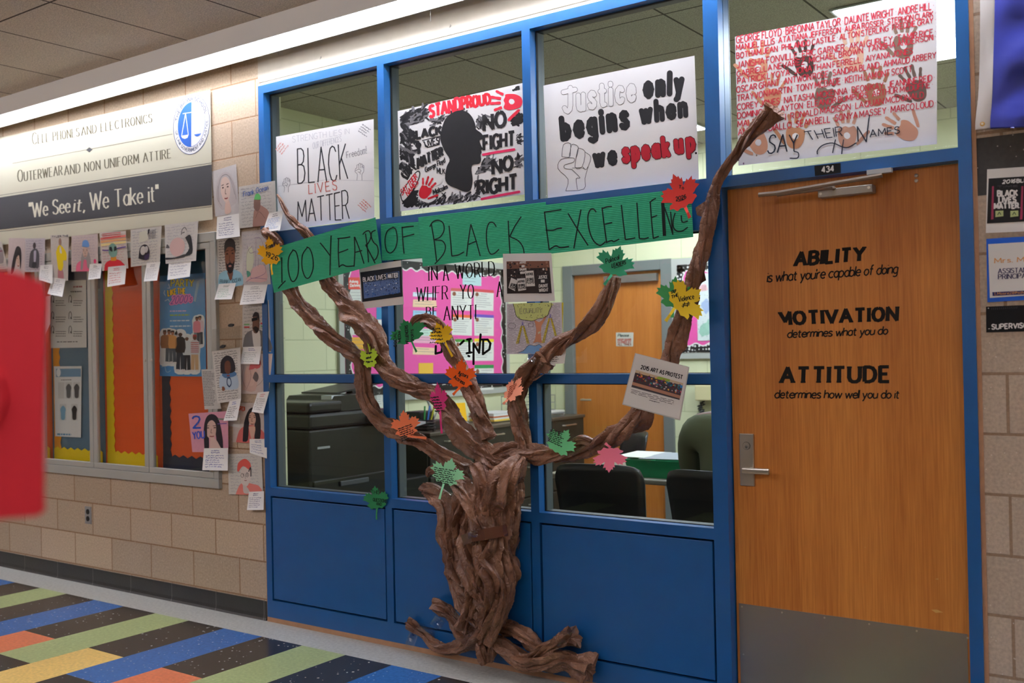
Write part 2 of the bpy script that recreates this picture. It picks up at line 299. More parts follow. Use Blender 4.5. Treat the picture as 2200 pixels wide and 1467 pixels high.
_O = "3.5 10 1.7 9.4 .5 7.6 0 5 .5 2.4 1.7 .6 3.5 0 5.3 .6 6.5 2.4 7 5 6.5 7.6 5.3 9.4 3.5 10"
_BB = "0 1.6 .8 .4 2.2 0 3.8 .9 4.6 3.2 3.8 5.5 2.2 6.4 .8 5.9 0 4.7"
_AB = "4.6 4.8 3.8 6 2.4 6.4 .9 5.5 0 3.2 .9 .9 2.4 0 3.8 .5 4.6 1.7"
GL = {
'A': "0 0 3.5 10 7 0;1.3 3.5 5.7 3.5", 'B': "0 0 0 10 3 10 4.6 9.3 5.2 7.8 4.6 6.1 3 5.4 0 5.4;3 5.4 5 4.8 5.8 2.8 5 .8 3 0 0 0",
'C': "6.3 8.3 5.2 9.6 3.6 10 1.8 9.4 .6 7.6 0 5 .6 2.4 1.8 .6 3.6 0 5.2 .4 6.3 1.7", 'D': "0 0 0 10 2.8 10 4.8 9.2 6 7.4 6.4 5 6 2.6 4.8 .8 2.8 0 0 0",
'E': "5.3 10 0 10 0 0 5.5 0;0 5.2 4.4 5.2", 'F': "5.3 10 0 10 0 0;0 5.2 4.2 5.2",
'G': "6.3 8.3 5.2 9.6 3.6 10 1.8 9.4 .6 7.6 0 5 .6 2.4 1.8 .6 3.6 0 5.4 .5 6.4 1.9 6.4 4.6 4 4.6", 'H': "0 0 0 10;6.3 0 6.3 10;0 5.1 6.3 5.1",
'I': "0 0 0 10", 'J': "4.2 10 4.2 2.6 3.6 .8 2.2 0 .9 .5 0 1.8", 'K': "0 0 0 10;6 10 0 4.2;2 6 6.2 0", 'L': "0 10 0 0 5 0", 'M': "0 0 .5 10 4 2.5 7.5 10 8 0",
'N': "0 0 0 10 6.4 0 6.4 10", 'O': _O, 'P': "0 0 0 10 3.2 10 5 9.2 5.6 7.4 5 5.6 3.2 4.8 0 4.8", 'Q': _O+";4.2 2.4 7 -.6",
'R': "0 0 0 10 3.2 10 5 9.2 5.6 7.4 5 5.6 3.2 4.8 0 4.8;3 4.8 6 0", 'S': "5.4 8.4 4.4 9.6 2.9 10 1.2 9.5 .4 8 .8 6.3 2.8 5.3 4.8 4.3 5.5 2.6 4.8 .8 3 0 1.2 .4 0 1.8",
'T': "0 10 6.4 10;3.2 10 3.2 0", 'U': "0 10 0 3 .7 1 2 .1 3.2 0 4.4 .1 5.7 1 6.4 3 6.4 10", 'V': "0 10 3.4 0 6.8 10", 'W': "0 10 2.4 0 4.8 9 7.2 0 9.6 10",
'X': "0 0 6.4 10;0 10 6.4 0", 'Y': "0 10 3.3 5 6.6 10;3.3 5 3.3 0", 'Z': "0 10 6 10 0 0 6.2 0",
'a': "4.6 6.3 4.6 0;"+_AB, 'b': "0 10 0 0;"+_BB, 'c': "4.4 5.2 3.6 6.2 2.4 6.4 .9 5.5 0 3.2 .9 .9 2.4 0 3.6 .3 4.4 1.2", 'd': "4.6 10 4.6 0;"+_AB,
'e': ".1 3.4 4.6 3.4 4.4 5 3.6 6.1 2.4 6.4 .9 5.5 0 3.2 .9 .9 2.4 0 3.7 .3 4.5 1.3", 'f': "3.4 9.6 2.6 10 1.7 9.4 1.4 8 1.4 0;0 6.2 3.2 6.2",
'g': _AB+";4.6 6.3 4.6 -1.4 4 -2.8 2.4 -3.3 .6 -2.6", 'h': "0 10 0 0;0 4.4 1 5.9 2.5 6.4 3.8 5.8 4.2 4.2 4.2 0", 'i': "0 6.3 0 0;0 8.4 0 9", 'j': "1.4 6.3 1.4 -2 .8 -3.1 -.4 -3.2;1.4 8.4 1.4 9",
'k': "0 10 0 0;4 6.3 0 2.6;1.4 4 4.2 0", 'l': "0 10 0 0", 'm': "0 6.3 0 0;0 4.6 .8 6 2 6.4 3 5.8 3.3 4.4 3.3 0;3.3 4.6 4.1 6 5.3 6.4 6.3 5.8 6.6 4.4 6.6 0",
'n': "0 6.3 0 0;0 4.4 1 5.9 2.5 6.4 3.8 5.8 4.2 4.2 4.2 0", 'o': "2.4 6.4 .9 5.5 0 3.2 .9 .9 2.4 0 3.9 .9 4.8 3.2 3.9 5.5 2.4 6.4", 'p': "0 6.3 0 -3.2;"+_BB, 'q': "4.6 6.3 4.6 -3.2;"+_AB,
'r': "0 6.3 0 0;0 4 .9 5.7 2 6.4 3 6.2", 's': "3.9 5.3 3 6.2 1.9 6.4 .7 5.8 .4 4.8 1.2 3.7 2.8 3 3.9 2 3.7 .8 2.2 0 .8 .3 0 1.2", 't': "1.4 8.8 1.4 1.4 2 .2 3.4 .3;0 6.3 3.2 6.3",
'u': "0 6.3 0 2 .5 .6 1.8 0 3.2 .5 4.2 1.9;4.2 6.3 4.2 0", 'v': "0 6.3 2.2 0 4.4 6.3", 'w': "0 6.3 1.7 0 3.4 6 5.1 0 6.8 6.3", 'x': "0 0 4.2 6.3;0 6.3 4.2 0", 'y': "0 6.3 2.2 .2;4.4 6.3 1.4 -2.6 .4 -3.2", 'z': "0 6.3 4 6.3 0 0 4.2 0",
'0': _O, '1': "0 8 1.8 10 1.8 0", '2': "0 8 1 9.6 2.8 10 4.8 9.2 5.2 7.2 4 4.8 0 0 5.6 0", '3': "0 8.6 1.4 9.8 3 10 4.8 9 5 7 4 5.6 2.4 5.2;4 5.2 5.4 3.8 5.4 1.8 4 .3 2.4 0 .8 .5 0 1.6",
'4': "4.2 0 4.2 10 0 3 6 3", '5': "5 10 .8 10 .4 5.6 2.6 6.4 4.6 5.4 5.4 3.2 4.6 .9 2.6 0 .8 .4 0 1.4", '6': "4.8 9.4 3 10 1.2 8.4 .2 5 .2 2.6 1.2 .6 2.8 0 4.6 .7 5.4 2.8 4.6 5 2.8 5.8 1 5 .2 3.4", '8': "2.8 5.3 1 6.4 .6 8 1.4 9.6 2.8 10 4.2 9.6 5 8 4.6 6.4 2.8 5.3 .8 4 .2 2.4 1 .6 2.8 0 4.6 .6 5.4 2.4 4.8 4 2.8 5.3",
'9': "5 6.6 4 5 2.6 4.4 1 5 .2 7.2 1 9.4 2.6 10 4.4 9.2 5.2 7 4.8 3 3.4 .4 1.6 0",
'.': "0 0 .05 .6", ',': ".5 .6 0 -1.6", "'": "0 10 0 7.4", '"': "0 10 0 7.4;1.5 10 1.5 7.4", '!': "0 10 0 3;0 .8 0 0", '#': "1 0 2.4 10;4 0 5.4 10;0 3.4 6 3.4;.5 6.6 6.4 6.6", '-': "0 4.5 3 4.5", '&': "5 3 3 0 1 .3 .2 2.2 3.4 7.6 3.2 9.4 2 10 1 8.6 5.4 0",
'*': "0 5.4 .7 5.4", ':': "0 2 .1 2.8;0 6 .1 6.8", '@': "4 6 2.4 6 2 4 3.4 3.4 4.4 4.6 4.4 6.4 4.6 4 6 4 6.4 7 4 9.6 1.4 8.6 0 5 1.4 1.4 4.4 .4", '^': "0 10 2.9 2.5 6.4 10 6.4 0"}
_G = {}
for _k, _s in GL.items():
    _G[_k] = [[(float(a), float(b)) for a, b in zip(p.split()[0::2], p.split()[1::2])] for p in _s.split(';')]
_W = {k: max(max(p[0] for p in st) for st in v) for k, v in _G.items()}
def text(mb, m, string, quad, wd, mt, lift=0.0005, gap=2.0, space=4.0, rnd=False, contrast=0.0, serif=0.0, slant=0.0, jit=0.0, bold_small_caps=None):
    """stroke lettering; quad is BL BR TR TL of the run at capital height, wd the pen width, all in drawing coordinates"""
    q = quadmap(quad); x = 0.0; items = []
    for ch in string:
        if ch == ' ': x += space; continue
        k = 1.0; g = ch
        if bold_small_caps and ch.islower(): g = ch.upper(); k = bold_small_caps
        items.append((x, g, k)); x += _W[g]*k+gap
    tot = x-gap
    for x0, g, k in items:
        ja, jb = random.uniform(-jit, jit), random.uniform(-jit, jit)
        for st in _G[g]:
            pts = [((x0+(px+slant*py)*k+ja)/tot, (py*k)/10+jb/10) for px, py in st]
            P = [q(*p) for p in pts]
            if len(P) == 2 and rnd is False and st[0] == st[1]: continue
            stroke(mb, m, P, wd, mt, lift, rnd, contrast)
            if serif:
                free = set()
                for e in (0, -1):
                    ex, ey = st[e]
                    if st[0] == st[-1]: continue
                    nb = st[1] if e == 0 else st[-2]
                    if (ey in (0.0, 10.0) or (g.islower() and ey == 6.3)) and abs(nb[1]-ey) > 1.5*abs(nb[0]-ex)*0.6:
                        a = q((x0+(ex+slant*ey)*k-serif)/tot, ey*k/10); b = q((x0+(ex+slant*ey)*k+serif)/tot, ey*k/10)
                        stroke(mb, m, [a, b], wd*(0.55 if contrast == 0 else 0.4), mt, lift)
def scribble(mb, m, quad, lines, wd, mt, lift=0.0004, fill=0.9, start=0.0, amp=0.32, ragged=True):
    """illegible handwriting: rows of small wavy words inside quad (BL BR TR TL)"""
    q = quadmap(quad)
    for i in range(lines):
        t = 1-(i+0.6)/lines; s = start+random.uniform(0, 0.03); end = fill-(random.uniform(0, 0.25) if ragged else 0)
        h = amp/lines
        while s < end:
            wl = random.uniform(0.07, 0.2); e = min(s+wl, end); n = max(3, int((e-s)/0.012)); pts = []
            for k in range(n):
                pts.append(q(s+(e-s)*k/(n-1), t+random.uniform(-h, h)*(1.0 if k % 2 else 0.35)))
            stroke(mb, m, pts, wd, mt, lift); s = e+random.uniform(0.02, 0.045)

class Flat:
    """a flat thing on a wall plane, drawn in picture coordinates of its own plane; sheet part first, marks as further parts"""
    def __init__(s, name, label, cat, quad, Y, sheet='sheet', paper=None, thick=0.0012, group=None, curl=0.0, conv=ident, n=(1, 1), wave=0.0, single=False, poly=None):
        s.conv = conv; s.Y = Y; s.single = single
        tl, tr, br, bl = [conv(*p) for p in quad]; s.q = quadmap((bl, br, tr, tl)); s.name = name
        s.curl = curl; s.wave = wave; s.seed = random.random()*50
        c = s.unit(0.5, 0.0, 0)
        s.root = thing(name, label, cat, c, group); s.mbs = {}
        if curl: n = (4, 10)
        if wave: n = (10, 8)
        mb = MB(); pm = paper or ink(222, 220, 214)
        if poly:
            pts = [s.at_px(*conv(*p)) for p in poly]; mb.prism(pts, (0, thick, 0), pm)
        else:
            nx, ny = n; vs = []; fs = []; st = (nx+1)*(ny+1)
            for lf in (0, -thick):
                for j in range(ny+1):
                    for i in range(nx+1): vs.append(s.unit(i/nx, j/ny, lf))
            g = lambda i, j: j*(nx+1)+i
            for j in range(ny):
                for i in range(nx):
                    fs.append((g(i, j), g(i+1, j), g(i+1, j+1), g(i, j+1))); fs.append((st+g(i, j), st+g(i, j+1), st+g(i+1, j+1), st+g(i+1, j)))
            for i in range(nx): fs.append((g(i, 0), st+g(i, 0), st+g(i+1, 0), g(i+1, 0))); fs.append((g(i, ny), g(i+1, ny), st+g(i+1, ny), st+g(i, ny)))
            for j in range(ny): fs.append((g(0, j), g(0, j+1), st+g(0, j+1), st+g(0, j))); fs.append((g(nx, j), st+g(nx, j), st+g(nx, j+1), g(nx, j+1)))
            mb.mesh(vs, fs, pm)
        s.mbs[sheet] = mb; s.sheet = sheet
    def yy(s, a, b):
        y = s.Y-s.curl*(1-b)**2
        if s.wave: y -= s.wave*(0.5+0.5*math.sin(a*9+b*4+s.seed))*(0.4+0.6*(1-b))
        return y
    def unit(s, a, b, lift=0.0004):
        u, v = s.q(a, b); return at(u, v, s.yy(a, b)-lift)
    def at_px(s, u, v, lift=0.0): return at(u, v, s.Y-lift)
    def px(s, x, y, lift=0.0004):
        u, v = s.conv(x, y); return at(u, v, s.Y-lift)
    def part(s, name):
        if s.single: name = s.sheet
        if name not in s.mbs: s.mbs[name] = MB()
        return s.mbs[name]
    def done(s):
        for k, mb in s.mbs.items():
            if mb.f: mb.build(k.split('#')[0], s.root, smooth=False)
        return s.root

# ================================================================== the setting
C = 0.2032
def R(z): return z-0.09            # heights measured from the block courses to heights over the floor
CEIL = R(3.245); YB = -4.75        # corridor ceiling, locker wall
GY = 0.035                         # front of the glass
XF0, XF1, XA0, XA1, XB0, XB1, XC0, XC1, XE0, XE1 = .8476, .8898, 1.7271, 1.771, 2.6017, 2.6455, 3.4746, 3.5377, 4.4054, 4.4483
ZT, ZT2, ZU1, ZU0, ZD1, ZD0, ZM1, ZM0, ZS, ZR, ZRB, ZBO = [R(v) for v in (2.9992, 2.9544, 2.1964, 1.996, 2.1967, 2.1533, 1.4263, 1.3853, .8167, .7722, .2081, .1151)]
CMU = blockwork('tan_block_wall', (186, 165, 140), (150, 118, 88), shift=C, msize=0.0045)
CMUR = blockwork('tan_block_wall_beside_door', (182, 165, 145), (146, 122, 98), shift=C-4.54, msize=0.0055, spread=0.02)
PLAIN = mat('pale_concrete', (190, 182, 166), rough=0.8, vary=0.07, vscale=12, bump=0.1)
CAULK = mat('tan_caulk', (176, 132, 98), rough=0.8, vary=0.12, vscale=25)
ACCENT = speckled('dark_speckled_block', (58, 57, 55), (200, 198, 190), rough=0.7, scale=500, amount=0.7)

def floor():
    cols = {'border': speckled('grey_vinyl_tile', (176, 176, 168), (120, 118, 110), 0.32, 300, 0.4),
            'black': speckled('black_vinyl_tile', (42, 41, 40), (215, 215, 205), 0.2, 220, 0.75),
            'green': speckled('green_vinyl_tile', (158, 172, 116), (205, 212, 170), 0.3, 240, 0.4),
            'blue': speckled('blue_vinyl_tile', (44, 96, 158), (170, 195, 220), 0.26, 260, 0.55),
            'orange': speckled('orange_vinyl_tile', (206, 112, 74), (235, 170, 130), 0.3, 240, 0.3),
            'yellow': speckled('yellow_vinyl_tile', (224, 186, 104), (240, 215, 150), 0.3, 240, 0.3)}
    mb = MB(); wd = 0.2988; x0 = -1.035; g = 0.0006
    mb.face([(-9, -0.232, 0), (9, -0.232, 0), (9, 0.3, 0), (-9, 0.3, 0)], cols['border'])
    seq = ['green', 'black', 'blue', 'black']     # the column starting at x0 is green
    for k in range(-27, 34):
        a = x0+wd*k; c = seq[k % 4]
        if c == 'black': second = 'yellow' if ((k-1)//2) % 2 == 0 else 'orange'; lens = [2, 4, 2, 4, 4]; alt = [c, second, c, second, c]
        elif c == 'green': lens = [3, 2, 4, 2, 5]; alt = [c, 'black', c, 'black', c]
        else: lens = [3, 3, 4, 3, 4]; alt = [c, 'black', c, 'black', c]
        y = -0.232
        for L, cc in zip(lens, alt):
            y2 = max(y-L*wd, -4.9)
            if y2 < y: mb.face([(a, y2, 0), (a+wd, y2, 0), (a+wd, y, 0), (a, y, 0)], cols[cc])
            y = y2
    mb.face([(-9, -5, -0.001), (9, -5, -0.001), (9, 0.1, -0.001), (-9, 0.1, -0.001)], cols['black'])
    struct('floor', mb)
    mb = MB(); mb.box(-0.1, 0.14, -0.02, 6.6, 4.0, 0.0, mat('office_floor_tile', (96, 92, 84), rough=0.4, vary=0.1, vscale=30)); struct('floor', mb)
floor()

# walls of the corridor: left of the office front (with the recess for the display case), right of the door
CX0, CX1, CZ0, CZ1 = -2.62, 0.470, R(0.787), R(2.236)
mb = MB()
for x0, z0, x1, z1 in ((-9, 0, CX0, CEIL), (CX0, 0, CX1, CZ0), (CX0, CZ1, CX1, CEIL), (CX1, 0, XF0-0.012, CEIL)):
    mb.box(x0, 0, z0, x1, 0.14, z1, CMU)
mb.box(CX0, 0.08, CZ0, CX1, 0.14, CZ1, CMU)
struct('wall_left', mb)
mb = MB()
za, zb = R(2.026), R(2.221)
mb.box(XE1+0.014, 0, 0, 9, 0.14, za, CMUR); mb.box(XE1+0.014, 0, zb, 9, 0.14, CEIL, CMUR); mb.box(XE1+0.014, 0.001, za, 9, 0.14, zb, ACCENT)
struct('wall_right', mb)
mb = MB(); mb.box(XF0-0.012, 0, R(3.022), XE1+0.014, 0.14, CEIL, PLAIN); struct('wall_front', mb, 'pale concrete lintel above the blue office front')
mb = MB()
mb.box(XF0-0.012, -0.004, ZBO-0.025, XF0, 0.1, R(3.022), CAULK); mb.box(XE1, -0.004, 0, XE1+0.014, 0.1, R(3.022), CAULK)
mb.box(XF0, -0.012, 0, XC0, 0.08, ZBO, CAULK)
struct('trim_1', mb, 'tan caulk strips around the blue office front')
mb = MB(); mb.box(XF0, -0.008, ZT, XE1, 0.1, ZT+0.014, mat('white_caulk', (226, 224, 216), rough=0.6)); struct('trim_2', mb, 'white caulk line over the blue frame')
BASEM = blockwork('black_base_tile', (36, 36, 35), (110, 110, 104), shift=0.0, rh=2.0, zoff=1.0, msize=0.0022, speck=False, spread=0.02, rough=0.35, offset=0.0)
for nm, x0, x1 in (('baseboard_left', -9, XF0-0.012), ('baseboard_right', XE1+0.014, 9)):
    mb = MB(); h = 0.104
    prof = [(0, 0), (-0.014, 0), (-0.009, 0.012), (-0.006, 0.03), (-0.006, h), (0, h)]
    mb.prism([(x0, y, z) for y, z in prof], (x1-x0, 0, 0), BASEM); struct(nm, mb)
mb = MB(); mb.box(-9, YB-0.1, 0, 9, YB, CEIL, CMU); struct('wall_back', mb)
mb = MB(); mb.box(-9.1, YB, 0, -9, 0.14, CEIL, CMU); struct('wall_end_left', mb)
mb = MB(); mb.box(9, YB, 0, 9.1, 0.14, CEIL, CMU); struct('wall_end_right', mb)
CT = tiles('corridor_ceiling_tile', (206, 194, 178), (80, 70, 60), 0.6, 1.2, 0.03, 1.04)
mb = MB(); mb.box(-9, YB, CEIL, 9, 0.14, CEIL+0.05, CT); struct('ceiling', mb)

# office room behind the glass
OX0, OX1, OY1, OC = 0.2, 6.4, 3.65, R(3.12)
GREEN = (206, 208, 170)
GW_S = blockwork('pale_green_block_side', GREEN, (184, 188, 150), axis='y', shift=0.13, msize=0.004, speck=False, spread=0.015, rough=0.55, depth=1.2)
GW_B = blockwork('pale_green_block_back', GREEN, (184, 188, 150), axis='x', shift=0.06, msize=0.004, speck=False, spread=0.015, rough=0.55, depth=1.2)
mb = MB(); mb.box(OX0-0.1, 0.145, 0, OX0, OY1, OC, GW_S); struct('wall_office_side', mb)
BDX0, BDX1, BDZ = 0.46, 1.47, 2.14
mb = MB(); mb.box(OX0-0.1, OY1, 0, BDX0, OY1+0.12, OC, GW_B); mb.box(BDX1, OY1, 0, OX1, OY1+0.12, OC, GW_B); mb.box(BDX0, OY1, BDZ, BDX1, OY1+0.12, OC, GW_B); struct('wall_office_back', mb)
mb = MB(); mb.box(OX1, 0.145, 0, OX1+0.1, OY1, OC, GW_S); struct('wall_office_end', mb)
mb = MB(); mb.box(XE1+0.05, 0.142, 0, OX1, 0.2, OC, GW_B); mb.box(OX0, 0.142, 0, XF0-0.012, 0.16, OC, GW_B); mb.box(XF0-0.012, 0.142, R(3.03), XE1+0.05, 0.16, OC, GW_B); struct('wall_office_front', mb)
OCT = tiles('office_ceiling_tile', (166, 162, 146), (72, 70, 58), 0.6, 0.6, 0.03, -0.05)
mb = MB(); mb.box(OX0, 0.145, OC, OX1, OY1, OC+0.04, OCT); struct('ceiling', mb, 'office ceiling of square grey tiles')
for i, (x, y) in enumerate(((3.93, 1.70), (1.75, 2.5), (5.6, 1.7))):
    t = thing('ceiling_light', ['bright white ceiling panel light above the poster of red names', 'office ceiling panel light above the desk side, hidden by posters', 'office ceiling panel light at the far right end'][i], 'light', (x, y, OC-0.02), 'office ceiling lights')
    m1 = MB(); m1.box(x-0.31, y-0.62, OC-0.012, x+0.31, y+0.62, OC-0.004, ALU)
    m1.build('frame', t)
    m1 = MB(); m1.box(x-0.295, y-0.605, OC-0.016, x+0.295, y+0.605, OC-0.0125, mat('office_light_diffuser', (222, 232, 255), emit=OFFICE_W)); m1.build('diffuser', t)

# blue hollow-metal office front (window_1) with its glass and spandrel panels
D0, D1 = -0.012, 0.10
win = tag(empty('window_1', ((XF0+XC1)/2, 0, 0)), 'blue metal office front with nine panes and lower panels', None, None, 'structure')
mb = MB()
def member(x0, z0, x1, z1, yb=GY-0.001): mb.box(x0, D0, z0, x1, yb, z1, BLUE)
member(XF0, ZBO, XF1, ZT); member(XA0, ZBO, XA1, ZT2); member(XB0, ZBO, XB1, ZT2); member(XC0, ZBO-0.1, XC1, ZT, 0.09)
member(XF1, ZT2, XC0, ZT)
for a, b in ((XF1, XA0), (XA1, XB0), (XB1, XC0)):
    member(a, ZU0, b, ZU1); member(a, ZM0, b, ZM1); member(a, ZR, b, ZS); member(a, ZBO, b, ZRB)
mb.build('window_frame', win)
mb = MB()
def inner(x0, z0, x1, z1): mb.box(x0, GY+0.008, z0, x1, D1, z1, DARKGREY)
inner(XF0, ZBO, XF1, ZT); inner(XA0, ZBO, XA1, ZT2); inner(XB0, ZBO, XB1, ZT2)
inner(XF1, ZT2, XC0, ZT)
for a, b in ((XF1, XA0), (XA1, XB0), (XB1, XC0)):
    inner(a, ZU0, b, ZU1); inner(a, ZM0, b, ZM1); inner(a, ZR, b, ZS); inner(a, ZBO, b, ZRB)
mb.build('inner_stop', win)
mb = MB()
for a, b in ((XF1, XA0), (XA1, XB0), (XB1, XC0)):
    for z0, z1 in ((ZU1, ZT2), (ZM1, ZU0), (ZS, ZM0)):
        e = 0.006
        mb.box(a, GY-0.001, z0, a+e, GY+0.008, z1, GASKET); mb.box(b-e, GY-0.001, z0, b, GY+0.008, z1, GASKET)
        mb.box(a+e, GY-0.001, z0, b-e, GY+0.008, z0+e*0.5, GASKET); mb.box(a+e, GY-0.001, z1-e, b-e, GY+0.008, z1, GASKET)
mb.build('gasket', win)
for a, b in ((XF1, XA0), (XA1, XB0), (XB1, XC0)):
    for z0, z1 in ((ZU1, ZT2), (ZM1, ZU0), (ZS, ZM0)):
        mb = MB(); mb.box(a+0.0065, GY, z0+0.004, b-0.0065, GY+0.006, z1-0.0065, GLASS); mb.build('glass_pane', win)
    mb = MB(); mb.bbox(a+0.009, D0+0.002, ZRB+0.009, b-0.009, 0.02, ZR-0.009, BLUE, 0.0025, 2); mb.build('spandrel_panel', win)
    mb = MB(); mb.box(a, 0.021, ZRB, b, 0.03, ZR, GASKET); mb.build('panel_gap_backing', win)

# door_1: frame, transom, leaf and furniture
door = tag(empty('door_1', ((XC1+XE0)/2, 0, 0)), 'wooden office door in a blue frame with a glazed transom', None, None, 'structure')
mb = MB()
mb.box(XE0, D0, 0, XE1, D1, ZT, BLUE); mb.box(XC1, D0, ZT2, XE0, GY-0.001, ZT, BLUE); mb.box(XC1, D0, ZD0, XE0, GY-0.001, ZD1, BLUE)
mb.build('door_frame', door)
mb = MB()
mb.box(XC1, GY+0.008, ZT2, XE0, D1, ZT, DARKGREY); mb.box(XC1, GY+0.008, ZD0, XE0, D1, ZD1, DARKGREY); mb.box(XC0, GY+0.008+0.05, 0, XC1, D1, ZT2, DARKGREY)
mb.build('inner_stop', door)
mb = MB(); mb.box(XC1, GY, ZD1+0.003, XE0, GY+0.006, ZT2-0.003, GLASS); mb.build('transom_glass', door)
DY = 0.034
WOOD = wood('honey_oak_veneer', (166, 96, 36), (206, 134, 60))
mb = MB(); mb.bbox(XC1+0.004, DY, 0.012, XE0-0.004, DY+0.044, ZD0-0.004, WOOD, 0.002, 1); leaf = mb.build('door_leaf', door)
KZ = R(0.524)
mb = MB(); mb.box(XC1+0.016, DY-0.0016, 0.016, XE0-0.016, DY, KZ, STEEL); kick = mb.build('kick_plate', door)
zk = zo(1560, 880, 2.498)
for px, py in ((85, 1057), (300, 1088), (528, 1116), (768, 1150), (1023, 1187), (1296, 1224), (94, 1312)):
    mb = MB(); p = at(*zk(px, py), DY-0.0016); mb.tube([p, p+Vector((0, -0.0016, 0))], 0.0035, SATIN, 10); mb.build('screw', kick)
zh = zo(1570, 900, 9.17)
hp = [at(*zh(x, y), DY) for x, y in ((182, 290), (458, 282), (490, 1316), (205, 1308))]
hx0, hx1 = (hp[0].x+hp[3].x)/2, (hp[1].x+hp[2].x)/2; hz1, hz0 = (hp[0].z+hp[1].z)/2, (hp[2].z+hp[3].z)/2
mb = MB(); mb.bbox(hx0, DY-0.011, hz0, hx1, DY, hz1, SATIN, 0.003, 2); plate = mb.build('lock_plate', door)
mb = MB(); p = at(*zh(310, 528), DY-0.011); mb.tube([p, p+Vector((0, -0.002, 0))], 0.0155, GASKET, 24); mb.tube([p, p+Vector((0, -0.0035, 0))], 0.0142, SATIN, 24)
k = p+Vector((0.001, -0.0035, -0.004)); mb.tube([k, k+Vector((0, -0.002, 0))], 0.0065, STEEL, 16); mb.box(k.x-0.001, k.y-0.0026, k.z-0.005, k.x+0.001, k.y-0.0015, k.z+0.002, GASKET)
mb.build('key_cylinder', plate)
a = at(*zh(330, 1015), DY-0.05); ln = at(*zh(770, 1015), DY-0.05).x
mb = MB(); mb.tube([(a.x, DY-0.011, a.z), (a.x, DY-0.05, a.z)], 0.009, SATIN, 14)
mb.bbox(a.x-0.022, DY-0.060, a.z-0.0115, ln, DY-0.045, a.z+0.0115, SATIN, 0.006, 3); mb.build('lever_handle', plate)
# closer
zc = zo(1600, 340, 5.5)
mb = MB(); q = [at(*zc(x, y), DY-0.045) for x, y in ((862, 380), (1508, 298), (1508, 395), (862, 472))]
mb.bbox(q[0].x, DY-0.045, (q[3].z+q[2].z)/2, q[1].x, DY-0.001, (q[0].z+q[1].z)/2, mat('closer_grey', (150, 143, 132), rough=0.45, metal=0.4), 0.002, 1); clo = mb.build('door_closer', door)
mb = MB(); AR = mat('closer_arm', (140, 126, 112), rough=0.4, metal=0.5)
e1 = at(*zc(165, 432), -0.06); e2 = at(*zc(1625, 200), -0.03); e3 = at(*zc(380, 425), -0.055); e4 = at(*zc(1040, 340), -0.02)
mb.tube([e1, e3+Vector((0, 0, 0.004)), e2], 0.0085, AR, 8); mb.tube([e3, e4], 0.009, AR, 8); mb.tube([e4, e4+Vector((0.0, 0.03, -0.012))], 0.008, AR, 8); mb.build('closer_arm', clo)
mb = MB(); q = [at(*zc(x, y), -0.013) for x, y in ((1460, 150), (1750, 115), (1750, 175), (1460, 200))]
mb.box(q[0].x, -0.034, (q[2].z+q[3].z)/2, q[1].x, -0.0125, (q[0].z+q[1].z)/2, mat('clear_plastic_guard', (170, 176, 178), rough=0.25, spec=0.8)); mb.build('closer_bracket', clo)
for x, y in ((897, 420), (1465, 345)):
    mb = MB(); p = at(*zc(x, y), DY-0.045); mb.tube([p, p+Vector((0, -0.0015, 0))], 0.005, SATIN, 12); mb.build('screw', clo)
for x, y in ((2028, 205), (2028, 265)):
    mb = MB(); p = at(*zc(x, y), DY); mb.tube([p+Vector((0, 0, 0)), p+Vector((0, -0.004, 0)), p+Vector((0, -0.006, 0))], [0.0068, 0.0062, 0.002], SATIN, 14); mb.build('cap_screw', door)
# wear marks on the door leaf
mb = MB(); dm = lambda x, y, lf: at(*zk(x, y), DY-lf)
poly(mb, dm, [(1100, 1073), (1130, 1072), (1165, 1087), (1125, 1090)], ink(206, 160, 92)); poly(mb, dm, [(1120, 908), (1140, 906), (1138, 912)], ink(200, 158, 96)); poly(mb, dm, [(742, 738), (750, 735), (748, 742)], ink(196, 150, 90))
mb.build('scuff_mark', door)
# vinyl lettering on the door
zd = zo(1560, 480, 3.333); INK = ink(24, 20, 16)
dm = lambda x, y, lf: at(*zd(x, y), DY-lf)
def dec(s, q, w_, **k):
    mb = MB(); text(mb, dm, s, q, w_, INK, 0.0004, **k); mb.build('lettering', door)
dec('ABILITY', [(495, 300), (985, 260), (990, 172), (505, 212)], 30, gap=2.9, serif=1.5, contrast=0.22)
dec("is what you're capable of doing", [(294, 420), (1225, 356), (1228, 286), (294, 350)], 9.5, gap=0.8, space=3.0, slant=0.12, rnd=False)
dec('^OTIVATION', [(395, 723), (1222, 690), (1226, 600), (386, 640)], 29, gap=2.9, serif=1.5, contrast=0.22)
dec('determines what you do', [(437, 818), (1155, 793), (1157, 735), (437, 762)], 9.5, gap=0.8, space=3.0, slant=0.12)
dec('ATTITUDE', [(395, 1136), (1168, 1132), (1168, 1026), (400, 1036)], 31, gap=2.9, serif=1.5, contrast=0.22)
dec('determines how well you do it', [(346, 1250), (1236, 1252), (1236, 1192), (346, 1192)], 9.5, gap=0.8, space=3.0, slant=0.12)
